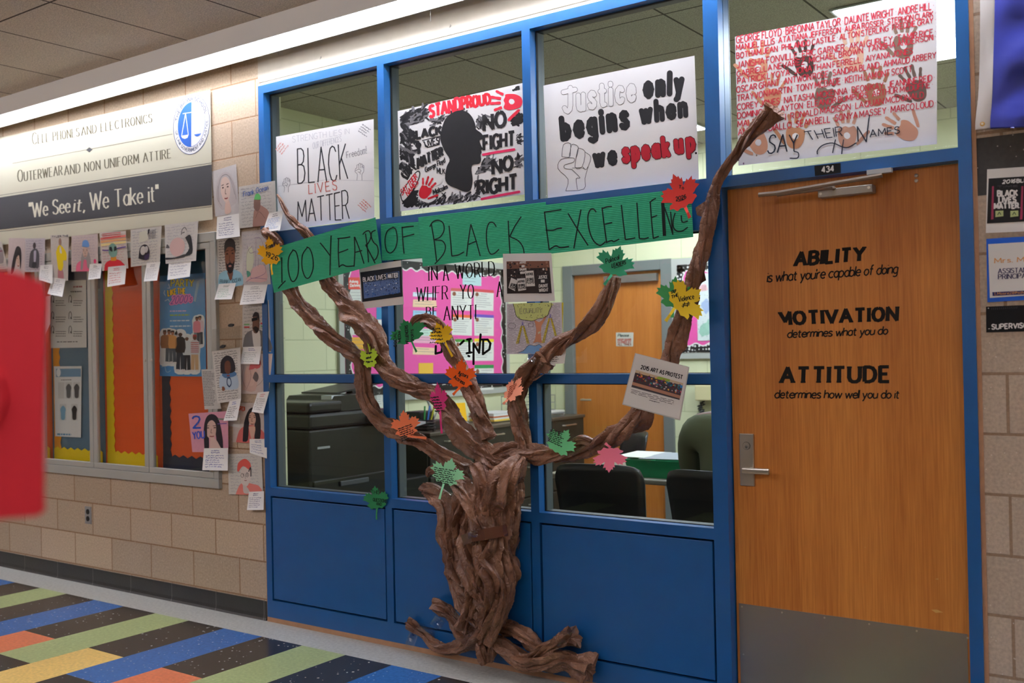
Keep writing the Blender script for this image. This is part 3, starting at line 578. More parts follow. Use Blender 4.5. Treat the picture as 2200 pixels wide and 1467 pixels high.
# vinyl quotation on the glass
zg = zo(860, 550, 5.435); gm = lambda x, y, lf: at(*zg(x, y), GY-lf)
def quo(s, q, w_, **k):
    mb = MB(); text(mb, gm, s, q, w_, ink(12, 12, 12), 0.0006, **k); mb.build('vinyl_lettering', win)
quo('IN', [(335, 285), (432, 275), (428, 120), (332, 128)], 15, gap=3.2, serif=1.1, contrast=0.6)
quo('A', [(505, 287), (563, 283), (548, 112), (500, 116)], 15, serif=1.1, contrast=0.6)
quo('WORLD', [(650, 265), (1100, 228), (1098, 60), (640, 98)], 15, gap=2.6, serif=1.0, contrast=0.6)
quo('WHFR', [(192, 528), (552, 500), (552, 345), (195, 368)], 15, gap=2.6, serif=1.0, contrast=0.6)
quo('YO', [(702, 500), (855, 492), (855, 328), (702, 338)], 15, gap=3, serif=1.0, contrast=0.6)
quo('A', [(1130, 475), (1192, 470), (1180, 300), (1135, 300)], 15, serif=1.0, contrast=0.6)
quo('BF', [(305, 700), (430, 690), (430, 590), (305, 596)], 15, gap=3, serif=1.0, contrast=0.6)
quo('ANYTI', [(510, 750), (880, 732), (880, 570), (510, 590)], 15, gap=2.6, serif=1.0, contrast=0.6)
mb = MB(); BR_ = ink(10, 10, 10)
for pts in ([(415, 1050), (412, 1140), (480, 1120), (490, 1060)], [(520, 1160), (560, 1160)], [(700, 1030), (740, 990)], [(780, 975), (822, 968)], [(805, 980), (808, 1120)], [(775, 1135), (830, 1125)], [(795, 1165), (805, 1170)],
            [(855, 1260), (855, 1020)], [(855, 1020), (920, 1130)], [(920, 1130), (938, 915)], [(968, 985), (965, 1140)], [(955, 975), (1020, 975), (1052, 1020), (1040, 1090), (965, 1145)]):
    stroke(mb, gm, pts, 26, BR_, 0.0006, rnd=True)
mb.build('vinyl_lettering', win)

# light strip along the wall head (a continuous louvred fluorescent fixture) and an unseen fill strip added over the lockers
def strip(y0, y1, zb, label, watts, detail, x0=-8.9, x1=8.9):
    t = thing('strip_light', label, 'light fixture', ((x0+x1)/2, (y0+y1)/2, zb), 'corridor strip lights')
    WH = mat('white_enamel', (232, 230, 222), rough=0.4); m1 = MB()
    if detail: m1.box(x0, y0-0.004, zb, x1, y0, CEIL, WH); m1.box(x0, y1, zb-0.006, x1, y1+0.006, CEIL, WH); m1.box(x0, y0, CEIL-0.012, x1, y1, CEIL-0.002, WH)
    else:
        m1.box(x0, y0, zb-0.004, x1, y0+0.006, zb+0.03, WH); m1.box(x0, y1-0.006, zb-0.004, x1, y1, zb+0.03, WH)
        for i in range(8): m1.tube([(x0+0.5+2.4*i, (y0+y1)/2, zb+0.02), (x0+0.5+2.4*i, (y0+y1)/2, CEIL-0.002)], 0.006, WH, 6); m1.box(x0+0.48+2.4*i, y0, zb, x0+0.52+2.4*i, y1, zb+0.012, WH)
    m1.build('housing', t)
    if detail:
        m1 = MB(); n = int((x1-x0)/0.05)
        for i in range(n):
            x = x0+0.05*i; m1.mesh([(x, y0, zb+0.002), (x+0.012, y1, zb+0.002), (x+0.012, y1, zb+0.03), (x, y0, zb+0.03), (x+0.002, y0, zb+0.002), (x+0.014, y1, zb+0.002), (x+0.014, y1, zb+0.03), (x+0.002, y0, zb+0.03)], [(0, 1, 2, 3), (7, 6, 5, 4), (0, 4, 5, 1), (3, 2, 6, 7)], WH)
        m1.build('louver', t)
    m1 = MB(); yc = (y0+y1)/2
    tz = CEIL-0.04 if detail else zb+0.03; m1.tube([(x0+0.02, yc, tz), (x1-0.02, yc, tz)], 0.018, mat('fluorescent_tube_%d' % int(watts), (232, 236, 255), emit=watts), 10)
    m1.build('fluorescent_tube', t)
    return t
strip(-0.255, -0.085, R(3.135), 'white louvred strip light running along the top of the office wall', STRIP_W, True)
strip(YB+0.45, YB+0.65, CEIL-0.32, 'unseen white hanging strip light added over the lockers for fill', FAR_W, False)  # unseen lamp added for general fill, open-topped to brighten the ceiling
# chains and hooks hanging at the fixture
for k, (u, v0, v1) in enumerate(((925, -8, 47), (598, 100, 118), (262, 180, 205))):
    m1 = MB(); a = at(u, v0, -0.09); b = at(u, v1, -0.06)
    n = max(3, int((a-b).length/0.012))
    for i in range(n):
        p = a+(b-a)*(i/n); q = a+(b-a)*((i+0.9)/n); s = 0.003*(1 if i % 2 else -1); m1.tube([p, (p+q)/2+Vector((s, 0, 0)), q, (p+q)/2-Vector((s, 0, 0)), p], 0.0011, STEEL, 5, cap=False)
    tag(m1.build('hanging_chain'), ['thin chain hanging from the light strip over the second window', 'short wire hanging from the light strip over the first window', 'short wire hanging from the light strip above the round seal'][k], 'chain', 'chains and wires at the strip light')
for k, (u, v) in enumerate(((968, 58), (690, 126))):
    m1 = MB(); p = at(u, v, -0.002); m1.tube([p+Vector((0, 0, 0.012)), p+Vector((0, -0.006, 0)), p+Vector((0.004, -0.012, -0.006)), p+Vector((0.014, -0.012, 0.002))], 0.0016, STEEL, 6)
    tag(m1.build('wire_hook'), ['small wire hook on the lintel above the second window', 'small wire hook on the lintel above the first window'][k], 'hook')

# ================================================================== the left wall: display case, banner, portraits
FY = -0.025
case = thing('display_case', 'grey aluminium glass-fronted display case set in the block wall', 'display case', ((CX0+CX1)/2, 0, CZ0))
mb = MB(); X0, X1 = -0.70, 0.0
def cb(x0, z0, x1, z1, y0=FY, y1=0.02, m=ALU): mb.bbox(x0, y0, z0, x1, y1, z1, m, 0.002, 1)
DOORS = [(-1.98, -1.372), (-1.368, -0.756), (-0.752, -0.178), (-0.174, 0.428)]   # outer edges of the door frames
cb(CX0-0.005, CZ0-0.002, CX1+0.002, CZ0+0.052); cb(CX0-0.005, CZ1-0.052, CX1+0.002, CZ1+0.002); cb(0.430, CZ0+0.052, CX1+0.002, CZ1-0.052); cb(CX0-0.005, CZ0+0.052, -1.984, CZ1-0.052)
mb.build('case_frame', case)
dz0, dz1 = CZ0+0.054, CZ1-0.054
YEL = ink(232, 200, 16); NAV = ink(44, 50, 68)
backs = [ink(210, 92, 30), ink(88, 116, 138), ink(222, 84, 24), ink(220, 92, 42)]
for i, (a, b) in enumerate(DOORS):
    d = MB(); sw = 0.040
    for x0, z0, x1, z1 in ((a, dz0, b, dz0+0.034), (a, dz1-0.036, b, dz1), (a, dz0+0.034, a+sw, dz1-0.036), (b-sw, dz0+0.034, b, dz1-0.036)):
        d.bbox(x0, FY+0.001, z0, x1, 0.0, z1, ALU, 0.002, 1)
    dr = d.build('case_door', case)
    d = MB(); d.box(a+sw, FY+0.012, dz0+0.034, b-sw, FY+0.015, dz1-0.036, CASEGLASS); d.build('glass', dr)
    if i >= 2:
        d = MB(); p = at(312, 774, FY) if i == 2 else at(326, 774, FY); d.tube([p, p+Vector((0, -0.004, 0)), p+Vector((0, -0.006, 0))], [0.0085, 0.0075, 0.003], SATIN, 14); d.build('lock', dr)
    # backing board and its scalloped border
    d = MB(); d.box(a, 0.062, dz0, b, 0.078, dz1, backs[i]); d.build('backing_board', case)
    d = MB(); bc = NAV if i == 3 else YEL; gx0, gx1, gz0 = a+sw*0.6, b-sw*0.6, dz0+0.02
    pts = [(gx0, gz0)]; n = 14; hgt = 0.075
    for k in range(n+1):
        x = gx0+(gx1-gx0)*k/n
        pts.append((x, gz0+hgt+(0.012 if k % 2 else -0.004)))
    pts.append((gx1, gz0)); pts = [(gx0, gz0), (gx1, gz0)]+[p for p in reversed(pts[1:-1])]
    d.prism([(x, 0.056, z) for x, z in pts], (0, 0.0012, 0), bc)
    n = 40; pts = [(gx0, dz0), (gx0, dz1)]; wdt = 0.075
    for k in range(n+1):
        z = dz1-(dz1-dz0)*k/n; pts.append((gx0+wdt+(0.010 if k % 2 else -0.004), z))
    d.prism([(x, 0.0585, z) for x, z in pts], (0, 0.0012, 0), bc if i != 1 else ink(226, 150, 30)); d.build('scalloped_border', case)
    if i in (1, 3):
        d = MB(); d.box(a+sw*0.6, 0.0545, dz1-0.20, b-sw*0.6, 0.0555, dz1-0.03, ink(40, 52, 84) if i == 1 else ink(40, 90, 120)); d.build('border_strip', case)

def lines(f, part, quad, n, wd, col, lift=0.0006, fill=1.0):
    """rows of print too small to read"""
    q = quadmap(quad); mb = f.part(part)
    for i in range(n):
        t = 1-(i+0.5)/n; s = 0.0; e = fill*random.uniform(0.7, 1.0)
        while s < e:
            k = random.uniform(0.06, 0.2); a = q(s, t); b = q(min(s+k, e), t); stroke(mb, f.px, [a, b], wd, col, lift); s += k+0.03

# sheets and the poster inside the case
ZQ = zo(90, 580, 3.4125)
f = Flat('printed_sheet', 'white printed sheet of hair clips taped high on the slate blue backing', 'paper', [(62, 80), (325, 72), (328, 568), (64, 572)], 0.0535, conv=ZQ, paper=ink(214, 216, 218))
G1 = ink(70, 72, 80)
lines(f, 'print', [(210, 168), (315, 165), (315, 148), (210, 151)], 1, 9, G1); lines(f, 'print', [(230, 130), (296, 128), (296, 115), (230, 117)], 1, 12, ink(150, 60, 70))
for y in (215, 335, 440):
    for x in (78, 208):
        stroke(f.part('drawing'), f.px, catmull([(x-10, y+25), (x-9, y-15), (x, y-30), (x+9, y-12), (x+8, y+25)], 4), 4, ink(40, 40, 48)); poly(f.part('drawing'), f.px, [(x+3, y+5), (x+14, y+25), (x+1, y+22)], ink(36, 36, 44))
        lines(f, 'print', [(x+22, y+52), (x+100, y+52), (x+100, y+2), (x+22, y+2)], 3, 5, G1)
lines(f, 'print', [(110, 535), (290, 532), (290, 518), (110, 520)], 1, 6, G1); f.done()
f = Flat('uniform_sheet', 'white dress code sheet with five garments on the slate blue backing', 'paper', [(88, 706), (292, 704), (286, 1228), (98, 1218)], 0.0535, conv=ZQ, paper=ink(216, 219, 222))
poly(f.part('print'), f.px, [(104, 724), (286, 722), (286, 782), (104, 784)], ink(104, 142, 176)); disc(f.part('print'), f.px, 122, 752, 16, 30, ink(224, 228, 232), 0.0007)
lines(f, 'print', [(140, 812), (245, 810), (245, 798), (140, 800)], 1, 5, G1)
for x, y, c in ((142, 880, (196, 198, 200)), (196, 880, (92, 94, 98)), (255, 880, (78, 78, 80)), (155, 1040, (110, 158, 190)), (238, 1040, (38, 38, 42))):
    poly(f.part('print'), f.px, [(x-24, y-58), (x+24, y-58), (x+24, y+62), (x-24, y+62)], ink(198, 200, 202), 0.0005)
    poly(f.part('drawing'), f.px, [(x-6, y-44), (x+6, y-44), (x+20, y-20), (x+16, y+6), (x+13, y+54), (x-13, y+54), (x-16, y+6), (x-20, y-20)], ink(*c), 0.0009, smooth=3)
lines(f, 'print', [(112, 1210), (252, 1216), (252, 1200), (112, 1196)], 1, 12, ink(90, 140, 180)); f.done()
ZP = zo(330, 560, 5.433)
f = Flat('party_poster', 'blue party poster with cut-out young people inside the glass case', 'poster', [(72, 178), (600, 142), (614, 1352), (72, 1346)], 0.0535, conv=ZP, paper=mat('party_poster_blue', (62, 142, 208), rough=0.4, vary=0.25, vscale=5))
t_ = f.part('lettering')
text(t_, f.px, 'PARTY', [(205, 300), (462, 300), (466, 222), (205, 218)], 24, ink(30, 60, 30), 0.0006); text(t_, f.px, 'PARTY', [(205, 300), (462, 300), (466, 222), (205, 218)], 13, ink(196, 196, 30), 0.001)
text(t_, f.px, 'LIKE', [(170, 412), (262, 388), (262, 325), (165, 345)], 20, ink(40, 40, 30), 0.0006, gap=3); text(t_, f.px, 'LIKE', [(170, 412), (262, 388), (262, 325), (165, 345)], 12, ink(244, 204, 20), 0.001, gap=3)
text(t_, f.px, 'THE', [(284, 385), (370, 390), (372, 320), (280, 322)], 20, ink(40, 40, 30), 0.0006, gap=3); text(t_, f.px, 'THE', [(284, 385), (370, 390), (372, 320), (280, 322)], 12, ink(244, 204, 20), 0.001, gap=3)
text(t_, f.px, "2000's", [(200, 505), (440, 478), (452, 400), (230, 412)], 34, ink(232, 130, 196), 0.0006, gap=3, rnd=True); text(t_, f.px, "2000's", [(200, 505), (440, 478), (452, 400), (230, 412)], 9, ink(120, 90, 170), 0.001, gap=3)
for y, c in ((585, (214, 190, 232)), (632, (170, 200, 60)), (698, (200, 222, 240)), (762, (206, 226, 242))):
    lines(f, 'lettering', [(190, y+12), (440, y+6), (440, y-8), (190, y-4)], 1, 14, ink(*c))
poly(f.part('drawing'), f.px, [(505, 240), (540, 225), (492, 480), (466, 470)], ink(150, 190, 222)); stroke(f.part('drawing'), f.px, catmull([(92, 1240), (130, 1235), (145, 1290), (170, 1300), (200, 1280)], 4), 9, ink(150, 190, 222))
for pts in ([(130, 345), (120, 380), (140, 410)], [(175, 270), (190, 320), (160, 320)], [(130, 470), (170, 450), (190, 480)]): stroke(f.part('drawing'), f.px, pts, 8, ink(190, 210, 225))
def figure(f, x, top, h, skin, shirt, legs, cap=None, wd=1.0, stripes=None):
    d = f.part('drawing'); w_ = h*0.105*wd; P = f.px
    poly(d, P, [(x-w_*1.5, top+h*.14), (x-w_*.8, top-h*.02), (x+w_*.8, top-h*.02), (x+w_*1.5, top+h*.14), (x+w_*1.3, top+h*.6), (x+w_*1.3, top+h*1.02), (x-w_*1.3, top+h*1.02), (x-w_*1.3, top+h*.6)], ink(226, 232, 238), 0.0007, smooth=3)
    poly(d, P, [(x-w_*.9, top+h*.5), (x+w_*.9, top+h*.5), (x+w_, top+h*.95), (x+w_*.1, top+h*.95), (x, top+h*.6), (x-w_*.1, top+h*.95), (x-w_, top+h*.95)], ink(*legs), 0.0010)
    poly(d, P, [(x-w_*1.1, top+h*.2), (x-w_*.5, top+h*.15), (x+w_*.5, top+h*.15), (x+w_*1.1, top+h*.2), (x+w_*1.25, top+h*.42), (x+w_*.95, top+h*.54), (x-w_*.95, top+h*.54), (x-w_*1.25, top+h*.42)], ink(*shirt), 0.0013)
    if stripes:
        for k in range(6): stroke(d, P, [(x-w_, top+h*(.22+.05*k)), (x+w_, top+h*(.22+.05*k))], h*.018, ink(*stripes), 0.0016)
    disc(d, P, x, top+h*.085, h*.05, h*.07, ink(*skin), 0.0016, 14)
    poly(d, P, [(x-h*.055, top+h*.08), (x-h*.045, top+h*.01), (x+h*.045, top+h*.01), (x+h*.055, top+h*.08), (x, top+h*.05)], ink(*(cap or (50, 34, 28))), 0.0019)
    for sx in (-1, 1): poly(d, P, [(x+sx*w_*.3, top+h*.94), (x+sx*w_*1.1, top+h*.94), (x+sx*w_*1.1, top+h*1.0), (x+sx*w_*.3, top+h*1.0)], ink(222, 220, 224), 0.0013)
figure(f, 130, 805, 400, (120, 78, 58), (150, 100, 62), (214, 216, 220)); figure(f, 180, 800, 400, (150, 100, 76), (196, 132, 74), (80, 92, 104)); figure(f, 222, 810, 395, (160, 108, 84), (204, 146, 86), (70, 82, 94))
figure(f, 505, 650, 350, (140, 88, 72), (226, 140, 160), (140, 150, 160)); figure(f, 540, 640, 355, (170, 118, 100), (220, 200, 214), (70, 78, 90))
figure(f, 312, 815, 480, (70, 46, 40), (40, 36, 40), (44, 56, 72), (226, 226, 230)); figure(f, 388, 868, 432, (96, 66, 54), (206, 216, 226), (38, 44, 54), (214, 220, 226)); figure(f, 480, 858, 440, (116, 70, 58), (206, 206, 214), (206, 172, 136), (176, 60, 66), stripes=(190, 62, 66))
f.done()

# the cream banner over the case
BN = zo(0, 180, 4.4447)
cream = mat('cream_vinyl', (206, 203, 180), rough=0.45)
f = Flat('rules_banner', 'cream vinyl banner with a dark band hung high on the block wall', 'banner', [(-420, 610), (2008, 58), (2030, 1296), (-420, 1590)], -0.012, 'banner_sheet', cream, 0.001, conv=BN)
def band(y0l, y0r, y1l, y1r, c, part, x0=-420, x1=2022, lift=0.0006): poly(f.part(part), f.px, [(x0, y0l), (x1, y0r), (x1, y1r), (x0, y1l)], c, lift)
sl = (770-1085)/2020.0
DK = ink(66, 66, 68); LN = ink(96, 90, 74)
band(1085-sl*-420*-1 if 0 else 1085+(-420)*sl, 770, 1392+(-420)*(1158-1392)/2025.0, 1158, DK, 'dark_band')
for a, b in ((1065, 755), (1410, 1172)): stroke(f.part('rule_line'), f.px, [(-420, a-420*(b-a)/2022.0), (2022, b)], 4, DK)
stroke(f.part('rule_line'), f.px, [(120, 760), (1645, 480)], 4, LN); poly(f.part('rule_line'), f.px, [(822, 632), (852, 606), (884, 626), (853, 655)], DK, 0.0007)
t_ = f.part('lettering'); TXT = ink(78, 70, 52)
text(t_, f.px, 'Cell phones', [(310, 580), (758, 500), (752, 396), (306, 470)], 10, TXT, contrast=0.6, serif=0.7, bold_small_caps=0.78, gap=2.2)
text(t_, f.px, 'and electronics', [(780, 494), (1452, 366), (1446, 262), (776, 392)], 10, TXT, contrast=0.6, serif=0.7, bold_small_caps=0.78, gap=2.2)
TX2 = ink(92, 86, 66)
text(t_, f.px, 'Outerwear', [(172, 938), (594, 868), (590, 752), (168, 826)], 11, TX2, contrast=0.6, serif=0.7, bold_small_caps=0.76, gap=2.2)
text(t_, f.px, 'and non uniform attire', [(618, 872), (1632, 706), (1628, 598), (614, 760)], 11, TX2, contrast=0.6, serif=0.7, bold_small_caps=0.78, gap=2.2)
CRM = ink(224, 221, 200)
text(t_, f.px, '"We See', [(285, 1276), (668, 1226), (664, 1090), (280, 1136)], 17, CRM, 0.0011, contrast=0.55, serif=0.7, gap=1.6)
text(t_, f.px, 'it,', [(705, 1224), (806, 1212), (804, 1085), (702, 1098)], 17, CRM, 0.0011, contrast=0.55, serif=0.6, slant=0.12, gap=1.6)
text(t_, f.px, 'We Take it"', [(866, 1206), (1510, 1120), (1506, 962), (860, 1040)], 17, CRM, 0.0011, contrast=0.55, serif=0.7, gap=1.6)
# round seal: ring lettering, half blue disc and a pair of scales
sm = f.part('seal'); cx, cy, rx, ry = 1828, 388, 172, 284
BLU = ink(42, 92, 176); WHT = ink(236, 236, 232)
def sk(a, k=1.0): return (cx+rx*k*math.cos(a)+rx*k*math.sin(a)*0.02, cy-ry*k*math.sin(a)-rx*k*math.cos(a)*0.14)
ring = [sk(2*math.pi*k/60) for k in range(61)]
poly(sm, f.px, ring[:-1], WHT, 0.0005); stroke(sm, f.px, ring, 5, ink(40, 60, 110), 0.0007)
poly(sm, f.px, [sk(math.pi/2+math.pi*k/30, 0.75) for k in range(31)], BLU, 0.0008); stroke(sm, f.px, [sk(2*math.pi*k/60, 0.75) for k in range(61)], 3, BLU, 0.0009)
def arc_text(s, a0, a1, k, h, wd, inside=False):
    tot = sum(_W.get(c, 3)+2.6 if c != ' ' else 3.5 for c in s); x = 0
    for c in s:
        if c == ' ': x += 3.5; continue
        for st in _G[c]:
            stroke(sm, f.px, [sk(a0+(a1-a0)*(x+px)/tot, k+(h*py/10 if not inside else h*(1-py/10)) if not inside else k+h-h*py/10) for px, py in st], wd, ink(58, 66, 92), 0.0009)
        x += _W[c]+2.6
arc_text('THE BRONX SCHOOL', math.radians(168), math.radians(18), 0.80, 0.13, 6)
arc_text('OF LAW GOVERNMENT AND JUSTICE', math.radians(190), math.radians(366), 0.80, 0.115, 4, inside=True)
for pts in ([(1745, 285), (1895, 262)], [(1772, 282), (1735, 492)], [(1772, 282), (1798, 484)]): stroke(sm, f.px, pts, 6, WHT, 0.0011)
for pts in ([(1885, 265), (1852, 478)], [(1885, 265), (1912, 470)], [(1826, 268), (1895, 262)]): stroke(sm, f.px, pts, 4, ink(170, 184, 212), 0.0011)
poly(sm, f.px, [(1728, 496), (1802, 484), (1790, 515), (1765, 526), (1740, 518)], WHT, 0.0011); poly(sm, f.px, [(1852, 484), (1922, 472), (1908, 492), (1885, 502), (1866, 498)], BLU, 0.0011)
f.done()

# ------------------------------------------------------------------ pupils' portraits and their note slips
SK = {'d': (96, 64, 52), 'm': (150, 104, 82), 'l': (206, 164, 142), 'p': (222, 190, 174)}
NOTE = ink(232, 231, 226)
def slip(label, quad, conv, Y, col=(70, 70, 110), rows=6, curl=0.02, head=None, wd=0.006):
    f = Flat('note_slip', label, 'note', quad, Y, paper=NOTE, conv=conv, curl=curl, thick=0.0006, group='note slips under the portraits', single=True)
    scribble(f.mbs['sheet'], f.unit, [(0.08, 0.12), (0.94, 0.12), (0.94, 0.72), (0.08, 0.72)], rows, wd*1.7, ink(*col), 0.0005)
    scribble(f.mbs['sheet'], f.unit, [(0.3, 0.76), (0.75, 0.76), (0.75, 0.94), (0.3, 0.94)], 2, wd*2.0, ink(*(head or col)), 0.0005)
    return f.done()
def portrait(label, quad, conv, Y, paper=(206, 200, 192), writing=None, curl=0.0, draw=None, wrows=12):
    f = Flat('portrait_drawing', label, 'drawing', quad, Y, paper=mat('drawn_paper_%02x%02x%02x' % paper, paper, rough=0.8, vary=0.05, vscale=60), conv=conv, curl=curl, thick=0.0006, group='pupils drawings on the corridor wall')
    if writing: scribble(f.part('writing'), f.unit, [(0.05, 0.04), (0.97, 0.04), (0.97, 0.97), (0.05, 0.97)], wrows, 0.008, ink(*writing), 0.0004, ragged=False)
    d = f.part('drawing')
    class D:
        def e(s, cx, cy, rx, ry, c, l=0.0008, rot=0): disc(d, f.unit, cx, cy, rx, ry, ink(*c), l, 22, rot)
        def p(s, pts, c, l=0.0008, sm=3): poly(d, f.unit, pts, ink(*c), l, sm)
        def s(s, pts, wd, c, l=0.0012): stroke(d, f.unit, catmull(pts, 4), wd, ink(*c), l)
        def t(s, st, q, wd, c): text(f.part('writing'), f.unit, st, q, wd, ink(*c), 0.0012, jit=0.3)
        def face(s, cx, cy, k, c=(60, 44, 40)):
            for sx in (-1, 1):
                s.s([(cx+sx*.09*k-.03*k, cy), (cx+sx*.09*k, cy+.012*k), (cx+sx*.09*k+.03*k, cy)], .018*k+.003, c); s.s([(cx+sx*.09*k-.05*k, cy+.055*k), (cx+sx*.09*k+.04*k, cy+.065*k)], .012*k+.002, c)
            s.s([(cx, cy-.02*k), (cx-.02*k, cy-.11*k), (cx+.02*k, cy-.12*k)], .010*k+.002, c); s.s([(cx-.06*k, cy-.2*k), (cx, cy-.21*k), (cx+.06*k, cy-.2*k)], .022*k+.003, (140, 72, 68))
    draw(D()); return f.done()
Z1 = zo(0, 460, 5.644); Z2 = zo(230, 460, 5.643); Z3 = zo(430, 340, 4.889); Z4 = zo(400, 640, 3.19)
PY = -0.034
def d0(D): D.p([(.3, .2), (.8, .25), (.9, .7), (.4, .8)], (150, 140, 140)); D.s([(.2, .6), (.9, .65)], .03, (120, 40, 60))
portrait('grey pencil portrait at the far left, half hidden by the red card', [(-90, 300), (18, 330), (95, 660), (-90, 690)], Z1, PY, draw=d0, writing=(150, 120, 150))
def d1(D): D.p([(.6, .82), (.45, .78), (.28, .5), (.2, .2), (.36, .25), (.5, .55), (.66, .6), (.74, .3), (.8, .5), (.76, .75)], (46, 40, 42)); D.e(.62, .52, .13, .17, (214, 186, 172), .0006); D.face(.62, .54, .8); D.p([(.3, .0), (.9, .0), (.85, .2), (.5, .3)], (216, 172, 170), .0005)
portrait('portrait of a person with long black hair, first whole sheet from the left', [(108, 290), (303, 290), (298, 830), (85, 830)], Z1, PY, (204, 188, 186), draw=d1)
def suit(D): D.p([(.2, .16), (.26, .55), (.42, .68), (.6, .68), (.72, .5), (.7, .14), (.56, .12), (.5, .3), (.38, .12)], (84, 82, 86)); D.p([(.44, .62), (.56, .62), (.54, .3), (.45, .3)], (176, 170, 186), .001); D.e(.47, .78, .075, .1, (74, 66, 66)); D.p([(.36, .12), (.56, .12), (.58, .28), (.38, .28)], (56, 54, 58), .001)
portrait('portrait of a standing figure in a dark grey suit', [(305, 295), (547, 292), (540, 697), (300, 702)], Z1, PY, (196, 188, 192), (140, 128, 150), draw=suit)
slip('note slip under the portrait of the grey suited figure', [(487, 620), (642, 608), (634, 845), (472, 800)], Z1, PY-0.004, (120, 120, 130))
def yel(D): D.e(.52, .84, .08, .09, (160, 128, 110)); D.p([(.28, .62), (.42, .76), (.6, .76), (.86, .62), (.88, .45), (.7, .44), (.7, .32), (.6, .22), (.42, .24), (.36, .34), (.32, .48)], (234, 206, 24)); D.p([(.5, .74), (.56, .74), (.62, .6), (.5, .62)], (222, 216, 206), .001); D.p([(.36, .02), (.72, .02), (.66, .24), (.4, .26)], (176, 120, 124), .0006); D.t('TYLER THE', [(.08, .945), (.96, .96), (.96, .995), (.08, .98)], .012, (60, 60, 66))
portrait('drawing of a figure in a bright yellow jacket, narrow sheet', [(612, 255), (834, 250), (825, 806), (630, 802)], Z1, PY-0.001, (200, 192, 184), draw=yel)
slip('note slip hanging below the yellow jacket drawing', [(640, 768), (797, 785), (755, 1002), (572, 968)], Z1, PY-0.005, (130, 130, 150), curl=0.03)
def cap(D): D.p([(.16, .0), (.2, .2), (.36, .3), (.6, .3), (.78, .1), (.78, .0)], (226, 110, 140)); D.p([(.34, .04), (.4, .5), (.66, .5), (.74, .06), (.6, .1), (.56, .3), (.46, .3), (.42, .06)], (150, 142, 138), .001); D.e(.52, .54, .1, .16, (206, 176, 160), .0012); D.p([(.4, .68), (.42, .82), (.54, .86), (.64, .8), (.66, .66)], (104, 148, 204), .0014); D.face(.52, .56, .7); D.e(.88, .26, .05, .06, (214, 60, 110))
portrait('portrait of a person in a light blue cap and pink shirt', [(868, 265), (1184, 238), (1192, 686), (866, 697)], Z1, PY, (204, 188, 184), (170, 150, 166), draw=cap)
slip('note slip at the corner of the blue cap portrait', [(1088, 605), (1237, 598), (1216, 778), (1068, 796)], Z1, PY-0.004, (70, 70, 90), head=(40, 40, 50))
def alien(D):
    for k, c in enumerate(((226, 130, 120), (228, 170, 120), (232, 214, 150))): D.p([(.02, .86-.08*k), (.98, .9-.08*k), (.98, .84-.08*k), (.02, .8-.08*k)], c, .0006, 0)
    D.s([(.06, .54), (.3, .52), (.6, .55), (.96, .58)], .03, (96, 66, 140)); D.p([(.08, .0), (.14, .18), (.34, .26), (.62, .26), (.8, .16), (.88, .0)], (206, 40, 52)); D.p([(.36, .24), (.56, .24), (.54, .36), (.38, .36)], (214, 140, 40), .001)
    D.p([(.3, .44), (.32, .62), (.46, .7), (.6, .62), (.62, .44), (.54, .34), (.38, .34)], (120, 156, 140), .0012); D.p([(.33, .52), (.44, .48), (.42, .6), (.34, .6)], (30, 34, 36), .0015); D.p([(.5, .48), (.6, .52), (.59, .6), (.52, .6)], (30, 34, 36), .0015)
    for k in range(3): D.s([(.1, .95-.05*k), (.4, .96-.05*k), (.8, .97-.05*k)], .016, (206, 50, 60))
portrait('portrait of a green masked figure in red under rainbow stripes', [(-92, 222), (228, 203), (258, 655), (-60, 690)], Z2, PY-0.001, (206, 198, 190), (190, 130, 130), draw=alien)
slip('note slip with red writing under the green masked figure', [(12, 640), (234, 618), (216, 847), (2, 882)], Z2, PY-0.005, (206, 60, 70), rows=5)
def couple(D): D.p([(.26, .2), (.3, .46), (.42, .56), (.56, .52), (.64, .34), (.6, .16), (.48, .14)], (44, 40, 46)); D.e(.41, .4, .09, .12, (206, 200, 192), .0011); D.e(.52, .42, .06, .09, (196, 190, 184), .0012); D.p([(.28, .62), (.56, .66), (.56, .8), (.5, .94), (.28, .9)], (214, 214, 196), .0006, 0); D.p([(.46, .26), (.62, .3), (.6, .16), (.48, .14)], (66, 52, 84), .0014)
def couple2(D):
    couple(D)
    for k in range(6): D.s([(.6+.04*k, .7), (.6+.04*k, .92)], .012, (60, 56, 60))
    D.p([(.56, .78), (.62, .94), (.56, .94)], (40, 38, 40))
portrait('black and white drawing of two people leaning together', [(286, 190), (662, 143), (640, 596), (288, 640)], Z2, PY, (210, 207, 198), (150, 150, 160), draw=couple2)
slip('note slip under the drawing of two people leaning together', [(480, 592), (646, 578), (606, 803), (445, 817)], Z2, PY-0.004, (150, 150, 156), rows=9, curl=0.028)
def bubble(D): D.e(.38, .4, .24, .24, (212, 178, 172)); D.p([(.62, .62), (.76, .68), (.84, .5), (.86, .2), (.62, .16), (.76, .34)], (40, 40, 42), .001); D.e(.57, .72, .1, .12, (206, 202, 196), .001); D.s([(.5, .7), (.52, .82), (.6, .88), (.66, .8)], .02, (96, 92, 92)); D.p([(.02, .16), (.3, .14), (.62, .2), (.6, .12), (.02, .1)], (60, 58, 60), .0006); D.s([(.52, .74), (.6, .76)], .02, (60, 56, 56)); D.p([(.02, .4), (.14, .4), (.06, .5)], (84, 80, 80))
portrait('drawing of a person beside a big pale pink bubble', [(698, 130), (1107, 84), (1078, 565), (710, 602)], Z2, PY, (206, 203, 197), (170, 166, 176), curl=0.012, draw=bubble)
slip('wide note slip under the pink bubble drawing', [(755, 510), (1027, 488), (1002, 757), (732, 797)], Z2, PY-0.008, (150, 150, 166), rows=5, curl=0.03)
